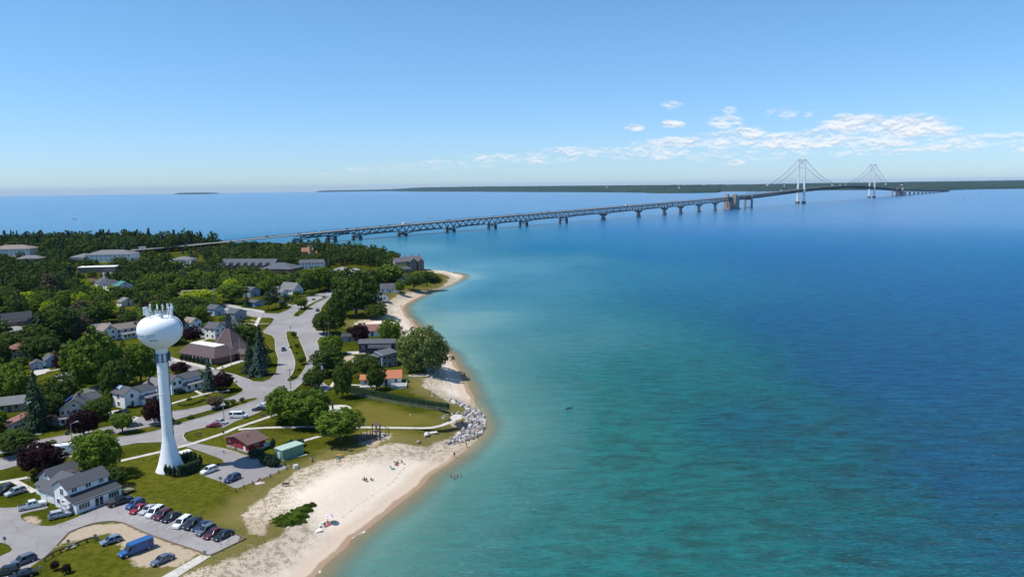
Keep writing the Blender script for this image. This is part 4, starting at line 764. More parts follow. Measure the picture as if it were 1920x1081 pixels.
# the houses --------------------------------------------------------------
HOUSES = [
 # label, near corner, L (right face), W (left face), wall h, roof, rise, roofmat, wallmat, theta, windows, storeys, extras, chimney
 ('white farmhouse with porch just behind the water tower shaft', (323, 740), 4.6, 6.5, 5.0, 'v', 2.0, GR, WHITE, 60, (2, 1), 2, [((4.7, 13, .8, 6), 4.6, 'u', 1.6, GR, WHITE, (2, 0), 1), ((4.7, 13.4, -1.4, .74), 2.5, 's', .6, GRL, WHITE, (3, 0), 1), ((-1.5, 6, 6.6, 14), 3.0, 'v', 1.6, GRL, WHITE, (0, 3), 1)], None),
 ('white two-storey house with skylight and small porch left of the tower shaft', (235, 766), 5.4, 7.0, 5.0, 'v', 2.0, GR, WHITE, 60, (1, 1), 2, [((5.5, 12, .8, 5.5), 4.4, 'u', 1.7, GR, WHITE, (1, 0), 1), ((5.5, 12, -1.4, .74), 2.4, 's', .6, GRL, WHITE, (2, 0), 1)], (11.3, 3.0)),
 ('long low grey-roofed garage with white gable joined behind the maroon maple', (168, 762), 14., 5.5, 2.6, 'u', 1.5, GR, WHITE, 52, (2, 1), 1, [], None),
 ('cream two-storey house with blue solar panels on its roof', (114, 795), 8.2, 9.0, 4.8, 'v', 3.0, GR, CREAM, 22, (5, 2), 2, [((0, 6, -1.6, -.06), 2.2, 's', .5, GRL, WHITE, (3, 1), 1)], (5.0, 5.5)),
 ('low ranch house with reddish roof at the left edge near the tall spruce', (15, 812), 9.0, 6.5, 2.6, 'v', 1.7, RB, BEIGE, 32, (2, 1), 1, [((9.1, 14, 1.0, 5.5), 2.4, 'v', 1.2, RB, BEIGE, (1, 0), 1)], None),
 ('grey-roofed bungalow whose lean-to has a pale blue sheet roof', (-8, 775), 8.0, 9.0, 2.7, 'u', 1.8, GRL, BEIGE, 25, (2, 1), 1, [((8.1, 14, 0, 5), 2.2, 's', .5, M('blue_white_sheet', (.55, .68, .78), .5, .15, .6), BEIGE, (1, 0), 1)], None),
 ('small brown garden shed with grey-green roof', (163, 748), 3.2, 4.4, 2.5, 'u', 1.0, roofm('moss', (.15, .17, .14)), TAUPE, 50, (0, 1), 1, [], None),
 ('small white shed left of a white farmhouse', (179, 741), 4.6, 3.2, 2.4, 'u', .9, GRL, WHITE, 50, (1, 0), 1, [], None),
 ('tiny bright blue garage with a white door beside a blue cottage', (58, 694), 4.3, 5.0, 2.5, 'v', 1.2, GR, BLUE, 32, (1, 1), 1, [], None),
 ('bright blue cottage with cross-gabled grey roof', (87, 689), 4.6, 7.0, 3.1, 'v', 1.9, GR, BLUE, 40, (1, 1), 1, [((4.7, 10, .5, 6), 2.8, 'u', 1.8, GR, BLUE, (1, 0), 1)], (4.0, 4.5)),
 ('beige two-storey house with red-brown hipped roof at the left', (17, 676), 9.0, 8.5, 5.0, 'h', 1.7, RB, BEIGE, 42, (2, 1), 2, [], None),
 ('blue-grey shop with white gable and brick porch at the left edge', (6, 612), 14.0, 9.0, 3.4, 'u', 3.4, GRD, BLG, 40, (4, 1), 1, [((1, 11, -2.2, -.06), 2.6, 's', .7, GRD, BRICK, (4, 1), 1)], None),
 ('big white farmhouse with brown gables left of the white tank', (196, 640), 6.0, 8.0, 5.4, 'v', 2.6, TANR, WHITE, 52, (2, 2), 2, [((6.1, 19, 1, 7.5), 4.8, 'u', 2.4, TANR, WHITE, (4, 0), 2), ((8, 16, -2.6, .94), 2.6, 's', .8, GRL, WHITE, (4, 0), 1), ((-3, -.06, 2, 7), 2.6, 'l', .6, TANR, WHITE, (1, 1), 1)], None),
 ('long grey garage with pale roof beside the white farmhouse', (162, 625), 12., 6.0, 2.8, 'u', 1.3, GRL, TAUPE, 42, (1, 0), 1, [], None),
 ('tall white gabled house behind the church hall', (404, 636), 6.5, 7.5, 5.4, 'v', 2.6, GR, WHITE, 62, (2, 2), 2, [((6.6, 16, 1, 7), 5.0, 'u', 2.4, GR, WHITE, (2, 0), 2), ((1.0, 5, 7.6, 16), 2.6, 'v', 1.5, GRL, WHITE, (0, 2), 1)], None),
 ('white house with tan roof half hidden by a round tree right of the tank', (358, 620), 7.0, 7.0, 4.4, 'v', 2.2, TANR, WHITE, 60, (2, 2), 1, [], None),
 ('pale blue house with grey gable in front of the white fence', (402, 592), 7.5, 8.5, 4.0, 'v', 2.2, GR, wallm('pale_blue', (.42, .55, .66)), 60, (2, 2), 1, [], None),
 ('grey-roofed house with dark porch right of the steeple', (440, 601), 9., 8.0, 4.2, 'v', 2.0, GR, BLG, 62, (2, 1), 1, [], None),
 ('blue-walled bungalow at the end of the white fence', (477, 575), 8.0, 7.0, 2.7, 'v', 1.2, GR, BLUE, 62, (2, 1), 1, [], None),
 ('grey-roofed house with white bay behind the pines by the white fence', (470, 557), 9.0, 9.0, 4.6, 'v', 2.2, GR, BLG, 62, (2, 1), 1, [], None),
 ('white one-and-a-half-storey house with large grey gable by the boulevard', (551, 553), 9.0, 14.0, 3.6, 'v', 4.6, GRL, WHITE, 60, (2, 2), 1, [((-4, 4, 14.1, 21), 3.0, 'v', 2.4, GRL, WHITE, (1, 3), 1)], None),
 ('low grey house in front of the large grey gable', (527, 557), 7.0, 7.0, 3.0, 'v', 2.0, GRL, WHITE, 60, (1, 3), 1, [], None),
 ('house with pale green metal roof amid the trees', (222, 546), 11.0, 6.0, 4.0, 'v', 3.0, TEAL, WHITE, 55, (1, 2), 1, [], None),
 ('white house with slate gable left of the green-roofed house', (204, 545), 12.0, 8.0, 4.4, 'v', 3.2, GRD, WHITE, 55, (1, 2), 1, [], None),
 ('white house with grey gable at the left of the slate-gabled pair', (186, 541), 12.0, 8.5, 4.2, 'v', 3.6, GR, WHITE, 50, (1, 2), 1, [], None),
 ('small brown-roofed house amid trees left of the white gables', (165, 536), 10., 9., 3.4, 'h', 2., BR, BRW, 50, (2, 2), 1, [], None),
 ('grey-roofed cottage with small white gable in the wood above the farmhouse', (228, 575), 9., 7., 3.0, 'v', 2.4, GRL, WHITE, 50, (1, 1), 1, [], None),
 ('dark brown-roofed house behind the lime-yellow tree', (340, 560), 17., 8., 3.0, 'u', 2.4, TANR, TAUPE, 12, (2, 0), 1, [], None),
 ('dark slate house with white gable edge right of the lime-yellow tree', (388, 560), 13., 8., 3.0, 'v', 3.0, GRD, WHITE, 30, (2, 1), 1, [], None),
 # lakeside
 ('orange-roofed white cottage with a broad white deck', (696, 723), 11.2, 7.5, 2.8, 'u', 2.2, ORG, WHITE, 6, (3, 1), 1, [((-4, -.06, 1, 6), 2.4, 'u', 1.3, ORG, WHITE, (1, 1), 1)], None),
 ('blue-grey two-storey lake house with low-pitched grey roof', (717, 689), 6.6, 9.0, 5.2, 'l', .8, GR, BLG, 30, (3, 1), 2, [((-5, -.06, 2, 9), 3.2, 'l', 1.4, GR, BLG, (1, 2), 1)], None),
 ('dark navy two-storey house with long grey roof near the big willow', (673, 662), 16., 7.5, 4.6, 'u', 1.2, GR, DNAVY, 2, (4, 1), 1, [((5, 14.5, -3.4, -.06), 3.2, 'u', 1.1, GRD, DNAVY, (1, 1), 1)], None),
 ('grey garage beside the maroon tree on the lakeside', (641, 641), 7.5, 6.5, 2.8, 'u', 1.0, GRD, GREYW, 6, (1, 1), 1, [], None),
 ('white lake house with broad red-brown roof behind the maroon tree', (664, 632), 18., 10., 3.0, 'h', 2.4, RB, WHITE, 10, (5, 2), 1, [], None),
 ('white beach cottage with wide grey gables by the upper beach', (714, 549), 13.0, 9.0, 3.0, 'u', 3.2, GR, WHITE, 12, (4, 2), 1, [], None),
 ('pale-roofed cottage nearest the point among shrubs', (747, 531), 10.0, 9.0, 3.4, 'h', 2.4, GRL, WHITE, 10, (2, 2), 1, [], None),
 ('white cottage with grey roof hidden right of the huge tree', (702, 565), 9.0, 8.0, 3.0, 'v', 2.4, GRL, WHITE, 20, (2, 2), 1, [], None),
 ('blue-walled house behind the trunk of the huge tree', (645, 582), 14., 8., 3.0, 'u', 2.0, GR, BLG, 10, (3, 1), 1, [], None),
 # far part of the town
 ('long white two-storey motel with grey roof beyond the trees', (561, 504), 22., 12., 5.6, 'u', 2.6, GR, WHITE, 5, (8, 2), 2, [], None),
 ('long dark brown lodge with a row of small roof gables', (412, 507), 52., 17., 4.6, 'u', 5.5, roofm('slate', (.10, .11, .125)), BRW, -6, (10, 2), 1, [], None),
 ('big low building with plain slate roof right of the lodge', (487, 512), 30., 24., 4.0, 'h', 4.6, roofm('slate', (.10, .11, .125)), BRW, -12, (4, 2), 1, [], None),
 ('very large white motel block with hipped grey roof', (160, 492), 46., 24., 8.0, 'h', 4., GRL, WHITE, 6, (10, 4), 2, [], None),
 ('white low building left of the large white motel block', (130, 491), 24., 20., 5.0, 'h', 3., GRL, WHITE, 6, (4, 2), 1, [], None),
 ('flat white commercial building in front of the motel', (146, 512), 32., 12., 5.0, 'f', 0, M('white_membrane', (.80, .79, .76), .8, .04), TAUPE, 8, (5, 2), 1, [], None),
 ('long pale hotel with brown lower roof at the far left edge', (-20, 482), 44., 24., 9.0, 'h', 4., TANR, WHITE, 6, (10, 2), 2, [], None),
 ('low grey-roofed house in front of the far left hotel', (30, 492), 24., 14., 4., 'h', 3., GRL, TAUPE, 6, (3, 2), 1, [], None),
 ('pale low-roofed building beside the overpass car park', (322, 494), 20., 14., 4., 'h', 2.6, GRL, WHITE, 0, (4, 2), 1, [], None),
]
HO = {}
for lb, nr, L_, W_, h, kd, rise, rm, wm, th, win, st, ex, ch in HOUSES:
    o, L2, W2, p, u, v = simple(lb, nr, L_, W_, h, kd, rise, rm, wm, th, win, st, ex, chim=ch); HO[lb[:18]] = (o, p, u, v)
def find(s): return next(v_ for k, v_ in HO.items() if k.startswith(s[:18]))
o, p, u, v = find('cream two-storey house'); MB().slab([(.2, 2.0, 5.05), (3.3, 2.0, 7.35), (3.3, 7.6, 7.35), (.2, 7.6, 5.05)][::-1], .06).build('solar_panel', M('solar_cell', (.03, .05, .22), .25, .1), o).location = (-.25, 0, .34)
o, p, u, v = find('white two-storey house'); MB().slab([(1.2, 4.2, 6.1), (2.4, 4.2, 6.97), (2.4, 6.2, 6.97), (1.2, 6.2, 6.1)], .05).build('skylight', M('skylight_glass', (.35, .52, .66), .1), o).location = (-.1, 0, .12)
o, p, u, v = find('orange-roofed white'); mb = MB().box(7.5, 13.5, -5.4, -.6, -.3, .9)
for a in range(7): mb.box(7.5+a*1-.05, 7.5+a*1+.05, -5.4, -5.3, .9, 1.8)
mb.box(7.5, 13.5, -5.42, -5.3, 1.7, 1.8); mb.box(-4, 2.5, -3.2, -.5, -.3, .5); mb.build('deck', M('deck_grey', (.42, .41, .39), .7), o); mb = MB()
mb.box(13.4, 13.5, -5.4, -.6, 1.7, 1.8); mb.build('railing', TRIM, o)
block(o, (3.5, 5.0, -1.3, -.06), 2.6, 'u', .5, ORG, WHITE, (0, 0), 1)
o, p, u, v = find('long dark brown lodge')
for k in range(7): block(o, (2+k*7, 6.4+k*7, -1.2, 5), 4.6, 'v', 3.0, roofm('slate', (.10, .11, .125)), BRW, (1, 0), 1)
# the inn on the point ----------------------------------------------------
o, p, u, v = frame((760, 508), 20, 'inn', 'tall brown timber inn with many gables on the point', 'hotel')
INW = wallm('inn_timber', (.15, .115, .10)); INT = wallm('inn_tan', (.38, .32, .26)); INR = roofm('inn', (.12, .11, .12))
block(o, (0, 16, 0, 16), 8.8, 'u', 3.6, INR, INW, (4, 4), 3, .6, ws=(1.4, 1.6)); block(o, (4, 10, -3, -.06), 8.4, 'v', 3.2, INR, INW, (2, 0), 3, .6, ws=(1.2, 1.6)); block(o, (11, 16.6, -2.6, -.06), 8.0, 'v', 2.8, INR, INW, (2, 0), 3, .5, ws=(1.2, 1.5))
block(o, (-8, -.06, 4, 16), 8.0, 'u', 3.2, INR, INT, (3, 3), 3, .6); block(o, (-3, 2.5, -7, -3.1), 3.2, 'v', 2.0, GRL, INW, (1, 1), 1, .5); block(o, (-10, 3, -14, -7.1), 3.4, 'h', 2.2, GR, INW, (3, 1), 1, .5)
for a in (1.2, 8, 14): MB().box(a, a+1, 9, 10, 10, 14).build('chimney', STONE, o)
keepout(p, u, v, (-10, 17, -14, 17), 3, True, 13)
CLEAR.append((246, 461, 345, 473, 985.)); CLEAR.append((345, 455, 425, 462, 1025.))
CLEAR.append((418, 444, 560, 455, 1500.)); CLEAR.append((560, 436, 700, 447, 1500.))
# the old lighthouse ------------------------------------------------------
o, p, u, v = frame((566, 482), 15, 'lighthouse', 'old yellow brick lighthouse with red roof and round tower behind the trees', 'lighthouse')
YB = M('yellow_brick', (.46, .34, .22), .9, .12, .6); block(o, (0, 12, 0, 9), 6.0, 'u', 4.0, roofm('rust', (.34, .15, .09)), YB, (3, 2), 2, .4); block(o, (12.1, 16, 1, 7), 4, 'u', 2, roofm('rust', (.34, .15, .09)), YB, (1, 1), 1, .4)
MB().lathe([(2.3, 0), (2.1, 12.5), (2.6, 12.8), (2.6, 13.2)], 9, -1.2, 14).build('light_tower', YB, o); MB().lathe([(1.4, 13.2), (1.4, 15)], 9, -1.2, 10).build('lantern', GLASS, o); MB().lathe([(1.8, 15), (.1, 16.6)], 9, -1.2, 10).build('lantern_roof', DARKM, o)
keepout(p, u, v, (0, 16, -3, 9), 3, True, 14)
# thatched shelters in the playground at the far left
for k, (x, y) in enumerate(((7, 562), (28, 560))):
    q = G(x, y); o = empty('shade_shelter', (*q, 4), 0, ('left' if k == 0 else 'right')+' one of two tan thatched shade shelters at the town playground', 'shelter', 'thatched shade shelters')
    MB().lathe([(4.6, 2.6), (2.6, 3.8), (.1, 5.0)], n=10).build('roof', M('thatch', (.30, .21, .15), .95, .2), o)
    for a in range(6): MB().cyl(3.6*math.cos(a*math.tau/6), 3.6*math.sin(a*math.tau/6), 0, 3.1, .15, n=6).build('post', WOOD, o)
# highway viaduct deck joins the bridge: supports behind the trees
V0 = BP(-2560, 0)
# ---------------------------------------------------------------- water tower
TWB = G(320, 879, 4.0); tw = empty('water_tower', (*TWB, 4), R(0), 'tall white water tower with rounded tank, antennas and blue lettering', 'water tower')
MB().lathe([(3.75, -.3), (3.72, .05), (3.3, .9), (2.75, 2.6), (2.3, 4.4), (1.95, 6.2), (1.66, 7.7), (1.52, 8.6), (1.46, 9.4)], n=40).build('base', WPAINT, tw, True)
MB().lathe([(1.46, 9.4), (1.42, 20), (1.40, 27), (1.42, 31.6), (1.48, 32.5), (1.6, 33.0)], n=36).build('shaft', WPAINT, tw, True)
for z_ in (9.4, 15.2, 21, 26.8): MB().lathe([(1.455, z_-.04), (1.49, z_-.04), (1.49, z_+.04), (1.455, z_+.04)], n=36).build('weld_seam', WPAINT, tw, True)
TP = [(1.6, 33.0), (2.55, 33.6), (3.9, 34.5), (4.92, 35.65), (5.4, 36.8), (5.55, 38.0), (5.42, 39.1), (4.98, 40.05), (4.2, 40.85), (3.1, 41.42), (1.6, 41.7), (.05, 41.75)]
def cat(P_, n=5):
    out = []
    for i in range(len(P_)-1):
        p0, p1, p2, p3 = P_[max(0, i-1)], P_[i], P_[i+1], P_[min(len(P_)-1, i+2)]
        for k in range(n):
            t = k/n; out.append(tuple(.5*((2*p1[j])+(-p0[j]+p2[j])*t+(2*p0[j]-5*p1[j]+4*p2[j]-p3[j])*t*t+(-p0[j]+3*p1[j]-3*p2[j]+p3[j])*t**3) for j in (0, 1)))
    return out+[P_[-1]]
TPS = cat(TP); MB().lathe(TPS, n=64).build('tank', WPAINT, tw, True)
def tank_r(z_): return float(np.interp(z_, [q[1] for q in TPS[:-1]], [q[0] for q in TPS[:-1]]))
cam_az = math.atan2(-TWB[1], -TWB[0])                 # direction from the tower to the camera
def wrap_text(body, size, zc, az_end, mt, thick=1.0, stretch=1.0):
    cu = bpy.data.curves.new('lettering', 'FONT'); cu.body = body; cu.size = size; cu.extrude = .02; cu.offset = .012*thick; cu.resolution_u = 3; cu.space_character = stretch
    to = bpy.data.objects.new('tmp', cu); COL.objects.link(to); bpy.context.view_layer.update()
    me_ = bpy.data.meshes.new_from_object(to.evaluated_get(bpy.context.evaluated_depsgraph_get())); bpy.data.objects.remove(to)
    bm = bmesh.new(); bm.from_mesh(me_); bmesh.ops.subdivide_edges(bm, edges=[e for e in bm.edges if e.calc_length() > .35], cuts=2)
    mx_ = max(v_.co.x for v_ in bm.verts)
    for v_ in bm.verts:
        x, y, e = v_.co; zz = zc+y; r_ = tank_r(zz)+.015+max(0, e)*1.0; a = az_end+(x-mx_)/5.5
        v_.co = (r_*math.cos(a), r_*math.sin(a), zz)
    bm.to_mesh(me_); bm.free(); me_.materials.clear(); return link('lettering', me_, mt, tw)
LET = M('lettering_paint', (.30, .42, .50), .5, .1)
wrap_text('MACKINAW CITY', 1.22, 36.85, cam_az-R(12), LET, 2.2); wrap_text('Michigan', .58, 35.95, cam_az-R(8), M('lettering_blue', (.12, .20, .38), .5), 1)
# antennas, rail and hatch on the tank crown
mb = MB(); n = 20; rr_ = 3.0
for k in range(n):
    a0, a1 = k/n*math.tau, (k+1)/n*math.tau; q = lambda a, z_: (rr_*math.cos(a), rr_*math.sin(a), z_)
    mb.bar(q(a0, 41.25), q(a0, 42.55), .07)
    for z_ in (42.05, 42.55): mb.bar(q(a0, z_), q(a1, z_), .06)
mb.build('railing', WPAINT, tw)
MB().cyl(0, 0, 41.65, 42.05, .9, n=16).build('hatch', WPAINT, tw, True)
for a, z1, w_, rd in ((150, 44.45, .34, 3.15), (172, 43.85, .4, 3.1), (192, 44.05, .4, 3.15), (212, 44.05, .34, 3.1), (235, 43.75, .3, 2.6), (120, 44.15, .3, 2.9), (95, 44.15, .28, 2.7), (70, 44.35, .26, 2.9), (265, 43.35, .2, 1.2), (20, 44.05, .3, 3.1), (2, 43.75, .36, 3.1), (-16, 44.15, .3, 3.1), (45, 44.45, .3, 3.1), (300, 42.95, .25, 2.0)):
    a = R(a+0)+0.; x, y = rd*math.cos(a), rd*math.sin(a); an = MB(); an.bar((x, y, 41.15), (x, y, z1+.25), .09); an.build('antenna_mast', WPAINT, tw)
    g = MB(); d_ = (math.cos(a), math.sin(a)); x2, y2 = x+d_[0]*.28, y+d_[1]*.28
    g.cyl(x2, y2, z1-1.9 if w_ > .3 else z1-1.2, z1, w_*.72, n=10); g.build('panel_antenna', M('antenna_white', (.70, .74, .74), .5, .1, 2), tw)
MB().bar((1.0, 1.2, 41.55), (1.0, 1.2, 47.75), .07).build('whip_antenna', DARKM, tw)
MB().cyl(1.9, -2.2, 41.35, 43.15, .16, n=8).bar((.5, -1.8, 41.55), (2.6, -1.0, 42.35), .12).build('antenna_mast', GREYM, tw)
DM = M('dark_antenna', (.06, .10, .17), .6)
for k in range(9):
    a = k/9*math.tau+.3; x, y = 1.85*math.cos(a), 1.85*math.sin(a); g = MB(); g.bar((x, y, 29.5), (x, y, 31.9), .34, .22); g.bar((x*.8, y*.8, 30.1), (x, y, 30.1), .1); g.bar((x*.8, y*.8, 31.4), (x, y, 31.4), .1); g.build('panel_antenna', DM, tw)
mb = MB()
for k in range(18):
    a0, a1 = k/18*math.tau, (k+1)/18*math.tau
    for z_ in (29.7, 31.6): mb.bar((1.75*math.cos(a0), 1.75*math.sin(a0), z_), (1.75*math.cos(a1), 1.75*math.sin(a1), z_), .07)
mb.build('antenna_ring', DARKM, tw)
a = cam_az+R(62); MB().bar((1.52*math.cos(a), 1.52*math.sin(a), 9.5), (1.56*math.cos(a), 1.56*math.sin(a), 31), .12).build('cable_conduit', DARKM, tw)
mb = MB(); 
for k in range(5): a0 = cam_az+R(70); z_ = 38.6+k*.6; mb.bar((tank_r(min(z_, 41.5))*math.cos(a0)*1.01, tank_r(min(z_, 41.5))*math.sin(a0)*1.01, z_), (tank_r(min(z_+.6, 41.5))*math.cos(a0)*1.01, tank_r(min(z_+.6, 41.5))*math.sin(a0)*1.01, min(z_+.6, 41.6)), .22, .1)
mb.build('ladder', DARKM, tw)
q = G(338, 866); eq = empty('equipment_hut', (*q, 4), R(50), 'small white equipment cabinet inside the cedar ring at the tower foot', 'cabinet'); MB().box(0, 2.6, 0, 1.6, 0, 2.0).build('cabinet', M('cabinet_paint', (.45, .62, .75), .5, .1), eq); MB().box(-.4, 3.4, -.4, 2.0, 2.3, 2.42).build('canopy', TRIM, eq)
for a, c in ((-.3, -.3), (3.3, -.3), (-.3, 1.9), (3.3, 1.9)): MB().bar((a, c, 0), (a, c, 2.3), .08).build('post', GREYM, eq)
# ---------------------------------------------------------------- trees
def leafmat(name, c1, c2, c3, trans=.2):
    c1, c2, c3 = [tuple(v*1.36 for v in c) for c in (c1, c2, c3)]
    m, nt, b = nt_mat(name)
    oi = N(nt, 'ShaderNodeObjectInfo').outputs['Random']; tint = attr(nt, 'tint').outputs['Fac']
    nz = noise(nt, .35, 3, .7)
    c = mixc(nt, oi, c1, c2); c = mixc(nt, math_(nt, 'MULTIPLY', tint, .75), c, c3); c = mixc(nt, math_(nt, 'MULTIPLY', sstep(nt, nz, .45, .7), .35), c, tuple(x*.55 for x in c1))
    nt.links.new(c, b.inputs['Base Color']); b.inputs['Roughness'].default_value = .75; b.inputs['Specular IOR Level'].default_value = .04
    tr = N(nt, 'ShaderNodeBsdfTranslucent', {'Color': c}); mx = N(nt, 'ShaderNodeMixShader', {0: trans, 1: b.outputs[0], 2: tr.outputs[0]})
    nt.links.new(mx.outputs[0], nt.nodes['Material Output'].inputs[0]); return m
LM = {'round': leafmat('maple_leaves', (.050, .088, .010), (.080, .120, .014), (.120, .170, .022)), 'maroon': leafmat('maroon_leaves', (.017, .007, .009), (.024, .010, .012), (.036, .015, .017)),
      'lime': leafmat('lime_leaves', (.17, .22, .010), (.21, .26, .014), (.27, .33, .02)), 'dark': leafmat('dark_leaves', (.032, .055, .010), (.046, .072, .013), (.072, .104, .020)),
      'spruce': leafmat('spruce_needles', (.020, .040, .022), (.026, .048, .024), (.044, .072, .036), .1), 'blue': leafmat('blue_spruce_needles', (.035, .062, .050), (.040, .070, .056), (.070, .108, .090), .1),
      'pine': leafmat('pine_needles', (.026, .044, .020), (.040, .060, .026), (.058, .080, .036), .1), 'willow': leafmat('willow_leaves', (.068, .096, .022), (.080, .108, .028), (.125, .158, .050)), 'brown': leafmat('bronze_leaves', (.075, .058, .034), (.060, .055, .034), (.095, .08, .045))}
def quads(C, Nrm, size, rng, asp=1.0):
    n = len(C); a = rng.normal(size=(n, 3)); u = np.cross(Nrm, a); u /= np.linalg.norm(u, axis=1)[:, None]+1e-9; w = np.cross(Nrm, u); w /= np.linalg.norm(w, axis=1)[:, None]+1e-9
    s = (size*(.7+.6*rng.random(n)))[:, None]; u = u*s*.5; w = w*s*.5*asp
    V_ = np.stack([C-u*.9-w*.5, C+u*.2-w, C+u-w*-.3, C-u*.1+w], 1).reshape(-1, 3); f = np.arange(4*n).reshape(n, 4); return V_, f
def crown_mesh(name, kind, nc, nl, size, seed, mt):
    rng = np.random.default_rng(seed); C = []; NN = []; TT = []
    if kind in ('round', 'willow', 'tall', 'wide', 'vase'):
        k = np.arange(nc); ph = k*2.39996+rng.random(nc)*.5; zz = 1-2*(k+.5)/nc; zz = np.where(zz < -.55, -.55-.2*rng.random(nc), zz)
        r_ = np.sqrt(1-np.clip(zz, -1, 1)**2); D_ = np.stack([r_*np.cos(ph), r_*np.sin(ph), zz], 1)
        lob = 1+.13*np.sin(ph*2+seed)+.10*np.sin(ph*3+zz*3+seed*2)+.08*rng.normal(size=nc)
        rad = .5*lob*rng.choice([1, .96, .82, .62], nc, p=[.4, .3, .2, .1])
        if kind == 'tall': D_[:, :2] *= 1-.25*np.abs(D_[:, 2:])
        if kind == 'vase': D_[:, :2] *= (.75+.35*np.clip(D_[:, 2:], -1, .6)); 
        cc = D_*rad[:, None]*.86
        cr_ = .5*(.20 if kind != 'willow' else .15)*(.75+.6*rng.random(nc))
        for i in range(nc):
            m_ = nl; dd = rng.normal(size=(m_, 3)); dd /= np.linalg.norm(dd, axis=1)[:, None]; dd = dd*.8+D_[i]*.55; dd[:, 2] += .15
            dd /= np.linalg.norm(dd, axis=1)[:, None]; q = cc[i]+dd*cr_[i]*(.6+.5*rng.random(m_))[:, None]*np.array([1, 1, .8])
            if kind == 'willow': q[:, 2] -= rng.random(m_)*.07
            C.append(q); nn = dd+rng.normal(size=(m_, 3))*.55; nn[:, 2] += .25; NN.append(nn/np.linalg.norm(nn, axis=1)[:, None]); TT.append(np.full(m_, rng.random()*.7)+rng.random(m_)*.3)
        core = .33
    elif kind in ('spruce', 'pine'):
        tiers = nc; core = 0
        for t in range(tiers):
            z_ = -.48+.96*(t+rng.random()*.4)/tiers; f_ = (z_+.5)
            r0 = .5*((1-f_)**.85 if kind == 'spruce' else (.35+.65*math.sin(math.pi*min(1, f_*.8+.25)))*rng.choice([1, .7, .4], p=[.5, .3, .2]))*(.85+.3*rng.random()); r0 = max(r0, .03)
            nb = max(5, int(11*r0/.5)+4) if kind == 'spruce' else 5; a0 = rng.random()*6
            for b_ in range(nb):
                a = a0+b_*math.tau/nb+rng.normal()*.15; rl = r0*(.75+.35*rng.random())
                m_ = max(3, int(nl*rl/.5)+2); t_ = np.linspace(.12, 1, m_); 
                if kind == 'pine': t_ = .35+.65*rng.random(m_)
                q = np.stack([np.cos(a)*rl*t_, np.sin(a)*rl*t_, z_-.05*t_**1.5*(1 if kind == 'spruce' else -1)+.0*t_], 1)+rng.normal(size=(m_, 3))*np.array([.025, .025, .007 if kind == 'spruce' else .012])
                C.append(q); nn = np.stack([np.cos(a)*.5+rng.normal(size=m_)*.3, np.sin(a)*.5+rng.normal(size=m_)*.3, np.full(m_, 1.)], 1); NN.append(nn/np.linalg.norm(nn, axis=1)[:, None]); TT.append(.2+.8*t_*rng.random(m_))
    C = np.concatenate(C); NN = np.concatenate(NN); TT = np.concatenate(TT)
    C[:, 2] += .5; V_, f = quads(C, NN, size, rng); tint = np.repeat(TT, 4)
    if core:
        ico = bmesh.new(); bmesh.ops.create_icosphere(ico, subdivisions=2, radius=core); cv_ = np.array([v.co[:] for v in ico.verts]); cf = [[v.index for v in q.verts] for q in ico.faces]; ico.free()
        cv_ *= (1+.15*rng.normal(size=len(cv_)))[:, None]; cv_[:, 2] = cv_[:, 2]*.9+.47
        base = len(V_); V_ = np.vstack([V_, cv_]); f = np.vstack([f, [[q[0]+base, q[1]+base, q[2]+base, q[2]+base] for q in cf]]); tint = np.concatenate([tint, np.zeros(len(cv_))])
        q4 = f[:, 2] != f[:, 3]
        me_ = bpy.data.meshes.new(name); me_.from_pydata(V_.tolist(), [], f[q4].tolist()+[r_[:3] for r_ in f[~q4].tolist()]); me_.update()
    else: me_ = mesh_np(name, V_, f)
    add_attr(me_, 'tint', tint); me_.materials.append(mt); return me_
def trunk_mesh(name, limbs, seed, r0=.045):
    rng = random.Random(seed); mb = MB()
    def cone(p, q, a, b_, n=6):
        p, q = Vector(p), Vector(q); d = (q-p).normalized(); x = d.orthogonal().normalized(); y = d.cross(x)
        v = [p+(x*math.cos(k/n*math.tau)+y*math.sin(k/n*math.tau))*a for k in range(n)]+[q+(x*math.cos(k/n*math.tau)+y*math.sin(k/n*math.tau))*b_ for k in range(n)]
        mb.add(v, [(k, (k+1) % n, n+(k+1) % n, n+k) for k in range(n)]+[tuple(range(n, 2*n))])
    cone((0, 0, -.03), (.0, .01, .35), r0, r0*.72); cone((0, .01, .35), (.01, 0, .8), r0*.72, r0*.25)
    for k in range(limbs):
        a = k*2.4+rng.random(); z_ = .2+.35*rng.random(); l = .26+.1*rng.random(); cone((0, 0, z_), (math.cos(a)*l, math.sin(a)*l, z_+.22+.15*rng.random()), r0*.45, r0*.12, 5)
    me_ = mb.mesh(name, True); me_.materials.append(BARK); return me_
TR = [trunk_mesh('trunk', 6, s) for s in range(3)]; TRS = trunk_mesh('trunk', 0, 9, .03)
PROTO = {}
def proto(kind, shape, hi, n=3):
    k = (kind, shape, hi)
    if k not in PROTO:
        sz = {'hi': (150, 38, .050), 'mid': (90, 17, .080), 'lo': (42, 12, .13)}[hi]
        if shape == 'willow': sz = (300, 34, .034) if hi == 'hi' else sz
        if shape in ('spruce', 'pine'): sz = {'hi': (30, 16, .060), 'mid': (20, 10, .085), 'lo': (12, 7, .14)}[hi]
        if shape == 'pine': sz = (sz[0], sz[1], sz[2]*1.25)
        PROTO[k] = [crown_mesh('crown', shape, *sz, 11+i*7+len(PROTO), LM[kind]) for i in range(n)]
    return PROTO[k]
